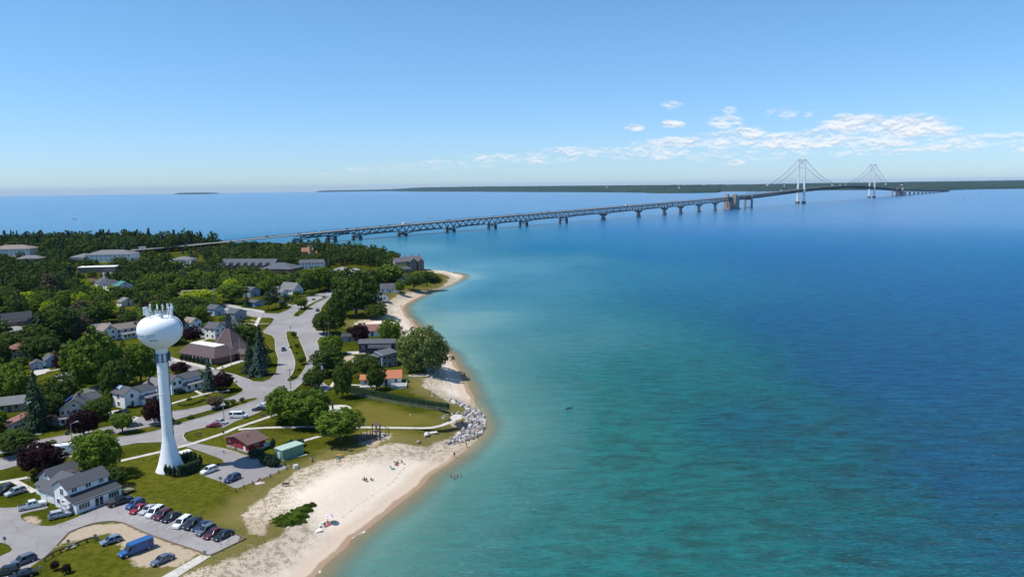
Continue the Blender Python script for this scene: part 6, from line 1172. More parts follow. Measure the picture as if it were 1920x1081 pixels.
def car_meshes(k):
    if k in CM: return CM[k]
    L_, W_, H_, hz, bz, (a, b_, c, d), tl = SPEC[k]; w = W_/2; X = lambda x: L_/2-x
    def sec(x, top, ww): return (X(x), [(ww*.9, .28), (ww, .45), (ww, top-.18), (ww*.93, top)])
    secs = [sec(0, hz*.72, w*.78), sec(.12, hz*.88, w*.9), sec(.5, hz, w*.98), sec(a*.95, hz+.06, w), sec(a+.1, bz, w), sec(c, bz, w), sec(L_-.5, tl if k in ('sedan', 'pickup') else bz, w*.98), sec(L_-.1, (tl if k in ('sedan', 'pickup') else bz)*.96, w*.93), sec(L_, .7, w*.85)]
    mb = loft(secs); wi = w*.80 if k != 'van' else w*.88
    q = [(X(b_), wi), (X(c), wi), (X(c), -wi), (X(b_), -wi)]; mb.add([(x, y, H_-.09) for x, y in q]+[(x+(.06 if x > 0 else -.06)*0-.0, y*.93, H_) for x, y in q], [(3, 2, 1, 0), (4, 5, 6, 7), (0, 1, 5, 4), (1, 2, 6, 5), (2, 3, 7, 6), (3, 0, 4, 7)])
    for s in (1, -1):                                  # pillars
        for (xa, xb) in ((a+.05, b_), (d, c), ((a+c)/2+.1, (b_+c)/2)) : mb.bar((X(xa), s*w*.93, bz-.03), (X(xb), s*wi, H_-.06), .09, .09)
        if k == 'van': mb.bar((X(4.2), s*w*.93, bz), (X(4.2), s*wi, H_-.06), .5, .09)
    if k == 'pickup':
        bed = MB(); bed.box(X(L_-.12), X(3.98), -w*.8, w*.8, bz-.25, bz+.012); m_bed = bed.mesh('bed')
    else: m_bed = None
    body = mb.mesh('body'); body.materials.append(PAINT)
    g = MB(); lo = [(X(a), w*.93), (X(d), w*.93), (X(d), -w*.93), (X(a), -w*.93)]; hi = [(X(b_)+.02, wi-.01), (X(c)-.02, wi-.01), (X(c)-.02, -wi+.01), (X(b_)+.02, -wi+.01)]
    g.add([(x, y, bz-.05) for x, y in lo]+[(x, y, H_-.08) for x, y in hi], [(0, 1, 5, 4), (1, 2, 6, 5), (2, 3, 7, 6), (3, 0, 4, 7)]); gl = g.mesh('window'); gl.materials.append(CGL)
    wr = .33 if k in ('sedan', 'hatch', 'suv', 'minivan') else .39
    def wheel_m(r, t, y0, nm, mt):
        m2 = MB(); n = 14; v = [(r*math.cos(i/n*math.tau), y, r*math.sin(i/n*math.tau)) for y in (-t/2+y0, t/2+y0) for i in range(n)]
        m2.add(v, [tuple(range(n)), tuple(range(n, 2*n))[::-1]]+[(i, n+i, n+(i+1) % n, (i+1) % n) for i in range(n)]); q = m2.mesh(nm); q.materials.append(mt); return q
    hl = MB(); hl.box(-.06, .06, -.2, .2, -.08, .08); hm = hl.mesh('headlight'); hm.materials.append(LAMP); t2 = MB(); t2.box(-.05, .05, -.16, .16, -.1, .1); tm = t2.mesh('tail_light'); tm.materials.append(TAIL)
    if m_bed: m_bed.materials.append(M('bed_liner', (.03, .03, .032), .8))
    CM[k] = (body, gl, wheel_m(wr, .22, 0, 'tyre', TYRE), wheel_m(wr*.62, .24, 0, 'rim', RIM), hm, tm, wr, m_bed); return CM[k]
def add_car(p, ang, kind, col, label, z=4.0, name=None, group=None, parts=True, cat='car'):
    L_, W_, H_, hz, bz, (a, b_, c, d), tl = SPEC[kind]; body, gl, ty, rm, hm, tm, wr, bed = car_meshes(kind)
    o = empty(name or {'pickup': 'pickup_truck', 'van': 'passenger_van', 'suv': 'suv', 'minivan': 'minivan'}.get(kind, 'parked_car'), (p[0], p[1], z), ang, label, cat, group)
    bo = link('body', body, None, o); bo.color = (*col, 1); link('window', gl, None, o)
    if bed: link('bed', bed, None, o)
    if not parts: return o
    for x in (L_/2-.85, -L_/2+.95):
        for y in (W_/2-.10, -W_/2+.10):
            t = link('wheel', ty, None, o, (x, y, wr)); link('rim', rm, None, t)
    for y in (W_/2-.3, -W_/2+.3): link('headlight', hm, None, o, (L_/2-.09, y, hz*.78)); link('tail_light', tm, None, o, (-L_/2+.05, y, bz*.82))
    return o
C_ = dict(white=(.72, .73, .73), silver=(.42, .44, .46), black=(.012, .012, .014), navy=(.02, .035, .085), blue=(.03, .08, .22), bright=(.04, .15, .42), red=(.26, .012, .025), maroon=(.09, .012, .02), grey=(.10, .12, .15), steel=(.16, .21, .29))
def Z1(x, y): return (x/4, 820+y/4)
def Z2(x, y): return (240+x/4, 680+y/4)
def Z4(x, y): return (240+x/6.397, 640+y/6.397)
def Z2b(x, y): return (300+x/6.397, 560+y/6.397)
def Z3b(x, y): return (x/6.397, 700+y/6.397)
def Z1b(x, y): return (x/6.397, 540+y/6.397)
CARS = [ # front, rear, kind, colour, label
 (Z1(965, 540), Z1(1065, 492), 'suv', 'blue', 'blue hatchback-like car first in the parking row nearest the white house'), (Z1(985, 580), Z1(1095, 520), 'sedan', 'red', 'bright red sedan second in the parking row'), (Z1(1060, 583), Z1(1170, 527), 'sedan', 'silver', 'pale silver sedan third in the parking row'),
 (Z1(1112, 608), Z1(1215, 545), 'minivan', 'white', 'white minivan fourth in the parking row beside the silver sedan'), (Z1(1175, 625), Z1(1275, 568), 'suv', 'maroon', 'very dark maroon car fifth in the parking row'), (Z1(1232, 640), Z1(1335, 585), 'sedan', 'black', 'black sedan sixth in the row before the gap'),
 (Z1(1318, 688), Z1(1420, 620), 'minivan', 'white', 'white minivan just after the gap in the parking row'), (Z1(1400, 695), Z1(1495, 640), 'suv', 'black', 'black suv beside the white minivan after the gap'), (Z1(1466, 708), Z1(1565, 655), 'sedan', 'navy', 'dark blue sedan ninth in the parking row'),
 (Z1(1490, 740), Z1(1600, 685), 'suv', 'grey', 'dark grey suv between the blue and maroon cars'), (Z1(1545, 765), Z1(1650, 705), 'sedan', 'maroon', 'maroon car second last in the parking row'), (Z1(1615, 778), Z1(1735, 718), 'sedan', 'black', 'black sedan at the beach end of the parking row'),
 (Z1(980, 470), Z1(825, 520), 'pickup', 'black', 'black pickup with grey bed cover by the deck of the white house'), (Z1(335, 505), Z1(150, 545), 'pickup', 'white', 'white crew-cab pickup parked before the garage doors'), (Z1(520, 580), Z1(375, 612), 'suv', 'silver', 'silver suv on the grass before the white house steps'),
 (Z1(50, 445), Z1(185, 400), 'suv', 'silver', 'silver suv on the grass left of the white house'), (Z1(-10, 430), Z1(80, 385), 'suv', 'black', 'black suv behind the silver suv at the left edge'), (Z1(765, 810), Z1(905, 765), 'hatch', 'steel', 'blue-grey wagon on the grass of the dirt island'),
 (Z1(1145, 965), Z1(1290, 900), 'sedan', 'grey', 'dark grey sedan on the dirt nearest the concrete ramp'), (Z1(100, 970), Z1(255, 910), 'suv', 'grey', 'dark grey suv leaving at the bottom left corner'), (Z1(-10, 1035), Z1(110, 1010), 'suv', 'black', 'black car cut by the bottom left corner'), (Z1(110, 1062), Z1(225, 1030), 'sedan', 'black', 'second black car cut by the bottom edge'),
 (Z1(1515, 280), Z1(1625, 240), 'suv', 'white', 'silver-white suv beside the tower hedge in the small car park'), (Z1(1692, 345), Z1(1795, 298), 'suv', 'navy', 'dark blue suv in the middle of the small car park'),
 (Z2(585, 482), Z2(705, 476), 'sedan', 'red', 'red car parked on the bay by the tall lamp'), (Z2(745, 458), Z2(650, 448), 'sedan', 'silver', 'silver car behind the red car by the lamp'), (Z2(892, 410), Z2(765, 412), 'van', 'white', 'long white passenger van parked on the road bay'),
 (Z2(935, 358), Z2(1030, 354), 'sedan', 'black', 'black coupe parked left of the park maples'), (Z2(1060, 335), Z2(985, 330), 'sedan', 'white', 'white car behind the black coupe near the park maples'), (Z4(1435, 438), Z4(1545, 410), 'sedan', 'black', 'black car in the shade under the blue spruce'),
 (Z2b(1480, 640), Z2b(1482, 595), 'sedan', 'navy', 'dark car driving down the boulevard beside the median'), (Z2b(1880, 160), Z2b(1900, 135), 'sedan', 'black', 'dark car on the boulevard near the upper median'), (Z2b(1850, 275), Z2b(1872, 250), 'suv', 'black', 'dark car parked half under the trees right of the boulevard'),
 (Z3b(1400, 480), Z3b(1520, 475), 'sedan', 'black', 'black car on the driveway of the white house'), (Z3b(1680, 620), Z3b(1540, 645), 'sedan', 'grey', 'dark car on the road behind the small median tree'), (Z1b(45, 515), Z1b(145, 508), 'suv', 'black', 'black car before the blue-grey shop'), (Z1b(130, 548), Z1b(225, 532), 'sedan', 'silver', 'pale car beside the pole before the shop'),
 (Z1b(180, 555), Z1b(270, 535), 'suv', 'navy', 'dark blue car parked rightmost before the shop'), ((524, 569), (534, 567.5), 'sedan', 'black', 'dark car on the drive behind the pines'), ((621, 546), (629, 544.5), 'sedan', 'silver', 'pale car at the top end of the boulevard'), ((571, 550), (577, 548.5), 'suv', 'black', 'dark car beside the large grey gable'),
 ((438, 598), (447, 597), 'suv', 'navy', 'dark blue car right of the steeple'), ((446, 606), (456, 604), 'sedan', 'silver', 'pale car below the dark house right of the steeple'), ((240, 707), (262, 703), 'suv', 'grey', 'grey car in the yard behind the white house with skylight'), ((528, 493), (536, 492.5), 'suv', 'silver', 'pale car parked beyond the slate roof'), ((526, 497), (534, 496), 'suv', 'navy', 'blue car parked beyond the slate roof')]
for fr, re_, kd, cl, lb in CARS:
    a, b_ = G(*fr), G(*re_); d_ = a-b_; p = (a+b_)/2; add_car(p, math.atan2(d_[1], d_[0]), kd, C_[cl], lb, z=4.0 if kd else 4)
for k, (x, y, kd, cl) in enumerate([(620, 511, 'suv', 'white'), (628, 510, 'suv', 'black'), (634, 507, 'sedan', 'grey'), (642, 511, 'suv', 'maroon'), (650, 508, 'sedan', 'white'), (656, 512, 'suv', 'navy'), (664, 508, 'sedan', 'black'), (676, 509, 'suv', 'silver'), (686, 513, 'suv', 'red'), (613, 514, 'sedan', 'black'), (303, 486, 'suv', 'white'), (310, 485.5, 'sedan', 'red'), (318, 486, 'suv', 'silver')]):
    add_car(G(x, y), .9+k, kd, C_[cl], {'white': 'white', 'black': 'black', 'grey': 'grey', 'maroon': 'maroon', 'navy': 'navy', 'silver': 'silver', 'red': 'red'}[cl]+f' car number {k+1} from the left in the far car park' if False else f'{cl} far car parked '+['just left of the white one by the far motel', 'in the far lot second from left', 'in the far lot third from left', 'in the far lot, dark and small', 'in the middle of the far lot', 'right of the middle of the far lot', 'near the right side of the far lot', 'close to the inn trees', 'nearest the inn in the far lot', 'at the left end of the far lot', 'under the overpass on the left', 'under the overpass in the middle', 'under the overpass on the right'][k], parts=False)
# blue panel truck
a, b_ = G(*Z1(920, 898)), G(*Z1(1120, 820)); d_ = a-b_; p = (a+b_)/2; o = empty('panel_truck', (*p, 4), math.atan2(d_[1], d_[0]), 'long bright blue panel truck on the dirt island', 'truck')
BLP = M('blue_truck_paint', (.022, .10, .28), .35, .08, .5); mb = MB(); mb.box(-3.3, 1.3, -1.0, 1.0, .45, 2.25); mb.slab([(-3.35, -1.02, 2.25), (1.3, -1.02, 2.25), (1.3, 1.02, 2.25), (-3.35, 1.02, 2.25)], -.08); mb.build('cargo_body', BLP, o)
loft([(1.3, [(.95, .4), (1.0, .6), (1.0, 1.2), (.95, 1.25)]), (2.3, [(.93, .4), (.96, .6), (.95, 1.1), (.88, 1.15)]), (3.2, [(.88, .4), (.92, .6), (.9, .95), (.82, 1.0)]), (3.35, [(.8, .5), (.84, .6), (.82, .85), (.76, .9)])]).build('hood', BLP, o)
mb = MB(); mb.add([(1.31, .95, 1.2), (2.05, .92, 1.17), (2.05, -.92, 1.17), (1.31, -.95, 1.2), (1.31, .85, 1.98), (1.5, .82, 1.95), (1.5, -.82, 1.95), (1.31, -.85, 1.98)], [(0, 1, 5, 4), (1, 2, 6, 5), (2, 3, 7, 6), (4, 5, 6, 7)]); mb.build('windscreen', CGL, o)
MB().box(.0, 1.55, -.86, .86, 2.0, 2.26).build('cab_roof', BLP, o)
for y in (1.005, -1.005): MB().box(.35, 1.15, y-.01, y+.01, 1.4, 1.9).build('window', CGL, o); MB().box(-2.9, -2.2, y-.01, y+.01, 1.4, 1.85).build('window', CGL, o)
_, _, ty, rm, hm, tm, wr, _ = car_meshes('pickup')
for x in (2.4, -2.2):
    for y in (.92, -.92): t = link('wheel', ty, None, o, (x, y, wr)); link('rim', rm, None, t)
for y in (.6, -.6): link('headlight', hm, None, o, (3.33, y, .8))
# motor home and caravans
def rv(front, rear, label, L_=9., name='motor_home', cat='motor home', w=2.5, h=3.1):
    a, b_ = G(*front), G(*rear); d_ = a-b_; p = (a+b_)/2; o = empty(name, (*p, 4), math.atan2(d_[1], d_[0]), label, cat); L_ = L_/2; w /= 2
    wmt = M('rv_shell', (.74, .74, .72), .4, .04); loft([(-L_, [(w*.95, .5), (w, .7), (w, h-.2), (w*.9, h)]), (L_-1.0, [(w*.95, .5), (w, .7), (w, h-.2), (w*.9, h)]), (L_-.2, [(w*.93, .5), (w*.97, .7), (w*.97, h*.75), (w*.85, h*.8)]), (L_, [(w*.9, .5), (w*.93, .7), (w*.93, h*.5), (w*.8, h*.55)])]).build('shell', wmt, o)
    for s in (1, -1):
        for k in range(4): MB().box(-L_+.8+k*1.8, -L_+1.7+k*1.8, s*w-.01, s*w+.012, 1.6, 2.3).build('window', CGL, o)
        MB().box(-L_, L_-.8, s*w-.01, s*w+.01, .9, 1.15).build('stripe', M('rv_stripe', (.25, .22, .2), .5), o)
        for x in (-L_*.45, L_*.62): t = link('wheel', ty, None, o, (x, s*(w-.1), wr)); link('rim', rm, None, t)
    for x in (-2.2, 1.2): MB().box(x-.35, x+.35, -.35, .35, h, h+.22).build('roof_vent', TRIM, o)
    return o
rv((124, 851), (88, 856), 'white motor home on the road behind the maroon maple', 9.5); rv((150, 716), (126, 710), 'white caravan parked beside the alley in the trees', 7.5, 'caravan', 'caravan')
rv((246, 712), (228, 710), 'grey-white caravan in the shade behind the sheds', 6.0, 'caravan', 'caravan')
# traffic on the bridge
nv = 0
for x, y, kd, cl in ((500, 0, 'suv', 'black'), (515, 0, 'sedan', 'grey'), (560, 0, 'sedan', 'black'), (605, 0, 'van', 'white'), (651, 0, 'suv', 'black'), (673, 0, 'sedan', 'black'), (714, 0, 'suv', 'grey'), (733, 0, 'suv', 'black'), (762, 0, 'truck', 'white'), (845, 0, 'suv', 'black'), (927, 0, 'suv', 'black'), (957, 0, 'sedan', 'black'), (973, 0, 'suv', 'grey'), (981, 0, 'sedan', 'black'), (1017, 0, 'suv', 'black'), (1032, 0, 'van', 'black'), (1062, 0, 'sedan', 'grey'), (1084, 0, 'suv', 'black'), (1176, 0, 'truck', 'white'), (1195, 0, 'suv', 'grey'), (1258, 0, 'suv', 'black'), (1270, 0, 'sedan', 'black'), (1362, 0, 'truck', 'white'), (1372, 0, 'suv', 'white'), (1420, 0, 'suv', 'grey'), (1466, 0, 'truck', 'white')):
    d_ = ray(x, 400); Mx = np.array([[d_[0], -BD[0]], [d_[1], -BD[1]]]); s = np.linalg.solve(Mx, BT)[1]
    q = BP(s, -5.5 if nv % 2 else -1.5, deck(s)); ang = math.atan2(BD[1], BD[0])+(math.pi if nv % 2 else 0); nv += 1
    od = ['first', 'second', 'third', 'fourth', 'fifth', 'sixth', 'seventh', 'eighth', 'ninth', 'tenth', 'eleventh', 'twelfth', 'thirteenth', 'fourteenth', 'fifteenth', 'sixteenth', 'seventeenth', 'eighteenth', 'nineteenth', 'twentieth', 'twenty-first', 'twenty-second', 'twenty-third', 'twenty-fourth', 'twenty-fifth', 'twenty-sixth'][nv-1]
    if kd == 'truck':
        o = empty('lorry', q, ang, f'white lorry, {od} vehicle from the left on the bridge', 'truck', 'vehicles crossing the bridge'); MB().box(-7, 3.8, -1.25, 1.25, 1, 4).build('trailer', M('truck_white', (.75, .75, .74), .5), o); MB().box(4.3, 6.8, -1.2, 1.2, .6, 3.4).build('cab', M('truck_white'), o); link('wheel', ty, None, o, (5.5, 1.2, .5)); link('wheel', ty, None, o, (-5.5, 1.2, .5))
    else: add_car(q, ang, kd, C_[cl], f'{cl} vehicle, {od} from the left on the bridge deck', z=q.z, name='bridge_car', group='vehicles crossing the bridge', parts=False)
# boats
def boat(px, py, L_, label, wake=0, col=(.7, .7, .7), ang=.3):
    p = Gs(px, py); o = empty('motor_boat', (p[0], p[1], -drop(*p)), ang, label, 'boat', 'boats on the strait'); h = L_*.14
    mb = MB(); S_ = [(-.5, .13), (-.2, .16), (.2, .14), (.42, .06), (.5, .005)]
    v = [(x*L_, y*L_, h) for x, y in S_]+[(x*L_, -y*L_, h) for x, y in S_]+[(x*L_*.94, y*L_*.6, -.2) for x, y in S_]+[(x*L_*.94, -y*L_*.6, -.2) for x, y in S_]
    f = [(i, i+1, 6+i, 5+i) for i in range(4)]+[(10+i, 11+i, i+1, i) for i in range(4)]+[(5+i, 6+i, 16+i, 15+i) for i in range(4)]+[(0, 5, 15, 10)]; mb.add(v, f); mb.build('hull', M('boat_white', (.75, .75, .74), .4), o)
    MB().box(-.2*L_, .12*L_, -.09*L_, .09*L_, h, h*2.2).build('cabin', M('boat_white'), o); MB().box(.0, .125*L_, -.085*L_, .085*L_, h*1.4, h*1.9).build('window', CGL, o)
    if wake:
        w = MB(); 
        for i in range(12): a, b_ = -.5*L_-wake*i/12, -.5*L_-wake*(i+1)/12; ya, yb = L_*.12+wake*.05*i/12, L_*.12+wake*.05*(i+1)/12; w.add([(a, -ya, .06), (a, ya, .06), (b_, yb, .06), (b_, -yb, .06)], [(0, 1, 2, 3)])
        w.build('wake', M('foam', (.55, .62, .66), .8), o)
    return o
for b_ in ((948, 381, 9, 'small dark boat between the far land and the bridge', 20, 3.1), (140, 410, 12, 'lone small boat on the lake at the far left', 0, .2), (1573, 368.8, 16, 'white boat between the two bridge towers', 20, 0.1), (1807, 371.3, 15, 'white boat right of the bridge, left one of two', 40, 3.3), (1846, 371.3, 12, 'white boat right of the bridge, rightmost of two', 10, .3), (1010, 361.6, 30, 'long pale ferry near the far shore', 0, .1), (806, 407.5, 8, 'tiny boat left below the bridge truss', 12, .2), (1745, 341.5+20, 14, 'tiny boat near the north end of the bridge', 0, .2), (953, 372, 8, 'speck-like boat near the far land', 0, .1)): boat(*b_[:4], wake=b_[4], ang=b_[5])
# ---------------------------------------------------------------- people
def skin_body(name, verts, edges, radii, root=0):
    me_ = bpy.data.meshes.new(name); me_.from_pydata(verts, edges, []); o = bpy.data.objects.new(name, me_); COL.objects.link(o)
    md = o.modifiers.new('s', 'SKIN'); md.use_smooth_shade = True; sv = me_.skin_vertices[0].data
    for i, r in enumerate(radii): sv[i].radius = (r, r); sv[i].use_root = (i == root)
    o.modifiers.new('d', 'SUBSURF').levels = 1
    bpy.context.view_layer.update(); out = bpy.data.meshes.new_from_object(o.evaluated_get(bpy.context.evaluated_depsgraph_get())); bpy.data.objects.remove(o); out.name = name; return out
def figure(pose):
    J = {'stand': [(0, 0, .95), (0, 0, 1.2), (0, 0, 1.42), (0, 0, 1.52), (0, .02, 1.66), (.19, 0, 1.40), (.25, 0, 1.12), (.25, .08, .86), (-.19, 0, 1.40), (-.25, 0, 1.12), (-.24, .06, .86), (.10, 0, .88), (.11, .05, .5), (.12, 0, .08), (.12, .14, .03), (-.10, 0, .88), (-.11, -.03, .5), (-.14, -.12, .08), (-.14, .0, .03)],
         'sit': [(0, 0, .14), (0, -.06, .4), (0, -.08, .62), (0, -.06, .72), (0, -.02, .86), (.19, -.08, .6), (.26, .06, .36), (.2, .28, .3), (-.19, -.08, .6), (-.26, .06, .36), (-.2, .28, .3), (.10, .03, .13), (.14, .42, .42), (.13, .66, .08), (.13, .8, .05), (-.10, .03, .13), (-.14, .44, .40), (-.13, .7, .08), (-.13, .84, .05)],
         'lie': [(0, 0, .12), (0, -.26, .14), (0, -.48, .15), (0, -.58, .15), (0, -.72, .17), (.19, -.46, .13), (.3, -.2, .1), (.26, .05, .09), (-.19, -.46, .13), (-.34, -.6, .1), (-.16, -.8, .1), (.10, .06, .11), (.13, .46, .2), (.12, .86, .08), (.12, .9, .2), (-.10, .06, .11), (-.14, .48, .12), (-.14, .9, .08), (-.14, .94, .2)],
         'wade': [(0, 0, .45), (0, 0, .7), (0, 0, .92), (0, 0, 1.02), (0, .02, 1.16), (.19, 0, .90), (.34, .05, .66), (.42, .2, .5), (-.19, 0, .90), (-.33, 0, .66), (-.44, .12, .52), (.10, 0, .38), (.12, .04, .05), (.12, 0, -.3), (.12, .12, -.34), (-.10, 0, .38), (-.12, .0, .05), (-.13, -.04, -.3), (-.13, .08, -.34)]}[pose]
    E_ = [(0, 1), (1, 2), (2, 3), (3, 4), (2, 5), (5, 6), (6, 7), (2, 8), (8, 9), (9, 10), (0, 11), (11, 12), (12, 13), (13, 14), (0, 15), (15, 16), (16, 17), (17, 18)]
    rd = [.14, .13, .14, .055, .105, .06, .045, .035, .06, .045, .035, .095, .065, .045, .04, .095, .065, .045, .04]
    return skin_body('body', J, E_, rd), J
SKIN = M('skin', (.42, .24, .16), .6, .08, 4); HAIR = M('hair', (.05, .03, .02), .7)
PB = {}
def person(p, pose, label, ang, top=(.1, .1, .12), bottom=(.05, .06, .1), sc=1., group=None):
    if pose not in PB: me_, J = figure(pose); me_.materials.append(SKIN); PB[pose] = (me_, J)
    me_, J = PB[pose]; o = empty('person', p, ang, label, 'person', group); o.scale = (sc, sc, sc); link('body', me_, None, o)
    def tube(a, b_, r0, r1, nm, mt):
        a, b_ = Vector(a), Vector(b_); d = (b_-a).normalized(); x = d.orthogonal().normalized(); y = d.cross(x); mb = MB(); n = 10
        v = [q+(x*math.cos(k/n*math.tau)+y*math.sin(k/n*math.tau))*r for q, r in ((a, r0), ((a+b_)/2, (r0+r1)/2), (b_, r1)) for k in range(n)]
        mb.add(v, [(i*n+k, i*n+(k+1) % n, (i+1)*n+(k+1) % n, (i+1)*n+k) for i in range(2) for k in range(n)]+[tuple(range(n))[::-1], tuple(range(2*n, 3*n))]); mb.build(nm, mt, o, True)
    tm_ = M('cloth_%d_%d_%d' % tuple(int(c*100) for c in top), top, .85); bm_ = M('cloth_%d_%d_%d' % tuple(int(c*100) for c in bottom), bottom, .85)
    tube(Vector(J[0])*.9+Vector(J[1])*.1, Vector(J[2])+(Vector(J[2])-Vector(J[1]))*.15, .165, .17, 'shirt', tm_)
    for q in (11, 15): tube(Vector(J[q])+(Vector(J[0])-Vector(J[q]))*.4, Vector(J[q])*.45+Vector(J[q+1])*.55, .125, .10, 'shorts', bm_)
    h = Vector(J[4]); hm_ = MB(); hm_.lathe([(.10, 0), (.122, .04), (.10, .10), (.03, .135)], h.x, h.y-.015, 8, True); hm_.v = [(a, b_, c+h.z-.01) for a, b_, c in hm_.v]; hm_.build('hair', HAIR, o, True)
    return o
def towel(x, y, w, l, col, ang, label, name='towel', cat='towel'):
    p = T(x, y); mb = MB()
    for i in range(4): mb.box(-l/2+l*i/4, -l/2+l*(i+1)/4, -w/2, w/2, .0, .035+.01*(i % 2))
    o = link(name, mb.mesh(name), M('towel_%d_%d_%d' % tuple(int(c*100) for c in col), col, .9), None, (p.x, p.y, p.z+.02), ang); return tag(o, label, cat, 'towels and blankets on the beach')
PPL = [((852, 857), 'stand', 'person in black wading at the water edge below the rocks', (.02, .02, .025), (.02, .02, .025), 1.1), ((874.5, 838), 'stand', 'person in dark clothes standing where the rocks end', (.06, .03, .04), (.03, .03, .05), 1.0), ((855, 829), 'sit', 'child in red sitting on the stones by the beach', (.35, .05, .04), (.05, .05, .1), .9), ((836, 832), 'sit', 'child sitting at the foot of the stones', (.05, .08, .1), (.1, .1, .1), .8),
 ((683, 900), 'sit', 'left person of the seated pair in the middle of the beach', (.05, .025, .04), (.03, .03, .04), 1.1), ((687, 901), 'sit', 'person in dark clothes close beside the left seated person', (.06, .04, .05), (.03, .03, .04), 1.), ((696, 900), 'sit', 'right person seated upright in the middle of the beach', (.08, .05, .08), (.04, .04, .05), 1.), ((740, 866), 'lie', 'person lying at the left of the upper beach group', (.12, .05, .05), (.1, .03, .03), 1.), ((746, 868), 'sit', 'person leaning back in the upper beach group', (.05, .03, .03), (.2, .05, .05), 1.), ((753, 867), 'sit', 'person seated at the right of the upper beach group', (.3, .12, .03), (.1, .05, .05), 1.), ((732, 876), 'sit', 'small child with toys left below the upper beach group', (.05, .2, .2), (.1, .1, .1), .7),
 ((846, 894), 'wade', 'leftmost of the four bathers in the shallow water', (.05, .05, .1), (.02, .02, .05), 1.), ((852, 898), 'wade', 'bather nearest the viewer among the four in the water', (.25, .14, .1), (.03, .03, .1), 1.), ((857.5, 895), 'wade', 'third of the four bathers in the shallow water', (.2, .1, .08), (.3, .3, .3), 1.), ((864, 893), 'wade', 'rightmost of the four bathers in the shallow water', (.1, .15, .15), (.02, .02, .05), .9),
 ((609, 982), 'lie', 'person lying beside the pink parasol', (.1, .1, .12), (.05, .05, .06), 1.), ((614, 980), 'sit', 'person sitting under the pink parasol', (.4, .15, .15), (.1, .1, .1), 1.), ((485, 902), 'sit', 'left person of the family sitting on a blanket on the grass', (.3, .08, .08), (.1, .1, .15), 1.), ((488, 901), 'sit', 'right person of the family sitting on a blanket on the grass', (.04, .04, .06), (.3, .3, .35), 1.), ((491, 903), 'lie', 'person lying on the blanket on the grass', (.5, .45, .4), (.1, .12, .2), 1.),
 ((751, 577), 'stand', 'left of two walkers on the upper beach near the water', (.08, .05, .05), (.03, .03, .04), 1.), ((752.5, 574), 'stand', 'right of two walkers on the upper beach near the water', (.5, .4, .35), (.05, .05, .07), 1.), ((770, 610), 'stand', 'person walking by the water above the willow', (.45, .25, .2), (.1, .05, .05), 1.), ((768, 547.5), 'sit', 'left of two people sitting below the beach cottages', (.3, .08, .06), (.1, .1, .1), 1.1), ((771, 547.5), 'sit', 'right of two people sitting below the beach cottages', (.3, .2, .1), (.1, .1, .1), 1.1), ((669, 606), 'stand', 'dark figure on the lawn edge above the upper beach', (.03, .03, .03), (.03, .03, .03), 1.)]
for k, (q, ps, lb, tp, bt, sc) in enumerate(PPL):
    p = T(*q); p.z = max(p.z, -.02) if ps != 'wade' else 0
    person(p, ps, lb, k*1.9, tp, bt, sc)
towel(612, 983, 1.2, 2.0, (.45, .12, .14), 1, 'pink towel beside the parasol on the sand'); towel(594, 994, 1.4, 2.2, (.72, .68, .72), .6, 'large white blanket on the sand below the parasol'); towel(487, 905, 1.6, 2.2, (.50, .44, .42), .5, 'pale picnic blanket on the grass by the posts'); towel(742, 869, 1., 2., (.3, .06, .06), 2, 'red towel in the upper beach group'); towel(735, 878, 1., 1.4, (.1, .3, .25), 1, 'small green towel with toys on the upper beach')
p = T(616, 979); o = empty('beach_parasol', p, 0, 'pink and white striped beach parasol tilted over the sand', 'parasol'); MB().bar((0, 0, 0), (.25, .1, 2.0), .05).build('pole', TRIM, o); n = 8
for k in range(n):
    a0, a1 = k/n*math.tau, (k+1)/n*math.tau; q = lambda a, r_, z_: (.25+r_*math.cos(a), .1+r_*math.sin(a), z_-.12*math.cos(a)*r_)
    MB().slab([q(a0, 1.05, 1.7), q(a1, 1.05, 1.7), (.25, .1, 2.05)], .02).build('canopy_panel', M('parasol_pink', (.60, .30, .33), .7) if k % 2 else M('parasol_white', (.75, .72, .72), .7), o)
for k, (x, y) in enumerate(((605, 982), (600, 987), (757, 869))):
    p = T(x, y); o = empty('cooler_box', p, k, ['white cooler beside the parasol towel', 'pale beach bag between towel and blanket', 'small white cooler right of the upper beach group'][k], 'cooler'); MB().box(-.3, .3, -.2, .2, 0, .35).build('box', M('cooler_white', (.7, .7, .7), .5), o); MB().box(-.32, .32, -.22, .22, .352, .42).build('lid', M('cooler_lid', (.6, .25, .25) if k else (.7, .7, .7), .5), o)
# ---------------------------------------------------------------- rocks along the point
def rock_mesh(seed):
    bm = bmesh.new(); bmesh.ops.create_icosphere(bm, subdivisions=2, radius=.5); rg = random.Random(seed)
    pl_ = [(Vector((rg.gauss(0, 1), rg.gauss(0, 1), rg.gauss(0, 1))).normalized(), .28+.14*rg.random()) for _ in range(9)]
    for v in bm.verts:
        for nn, d in pl_:
            e = v.co.dot(nn)-d
            if e > 0: v.co -= nn*e
        v.co.z *= .8
    me_ = bpy.data.meshes.new('boulder'); bm.to_mesh(me_); bm.free(); return me_
rm_, nt, b = nt_mat('pale_limestone'); oi = N(nt, 'ShaderNodeObjectInfo').outputs['Random']; c = ramp(nt, oi, [(0, (.12, .11, .10)), (.3, (.27, .245, .23)), (.65, (.42, .39, .365)), (1, (.56, .53, .50))]); c = mixc(nt, math_(nt, 'MULTIPLY', sstep(nt, noise(nt, 1.8, 4, .7), .5, .7), .4), c, (.14, .12, .10)); nt.links.new(c, b.inputs['Base Color']); b.inputs['Roughness'].default_value = .9
RK = [rock_mesh(s) for s in range(8)]
for q in RK: q.materials.append(rm_)
rng = np.random.default_rng(21)
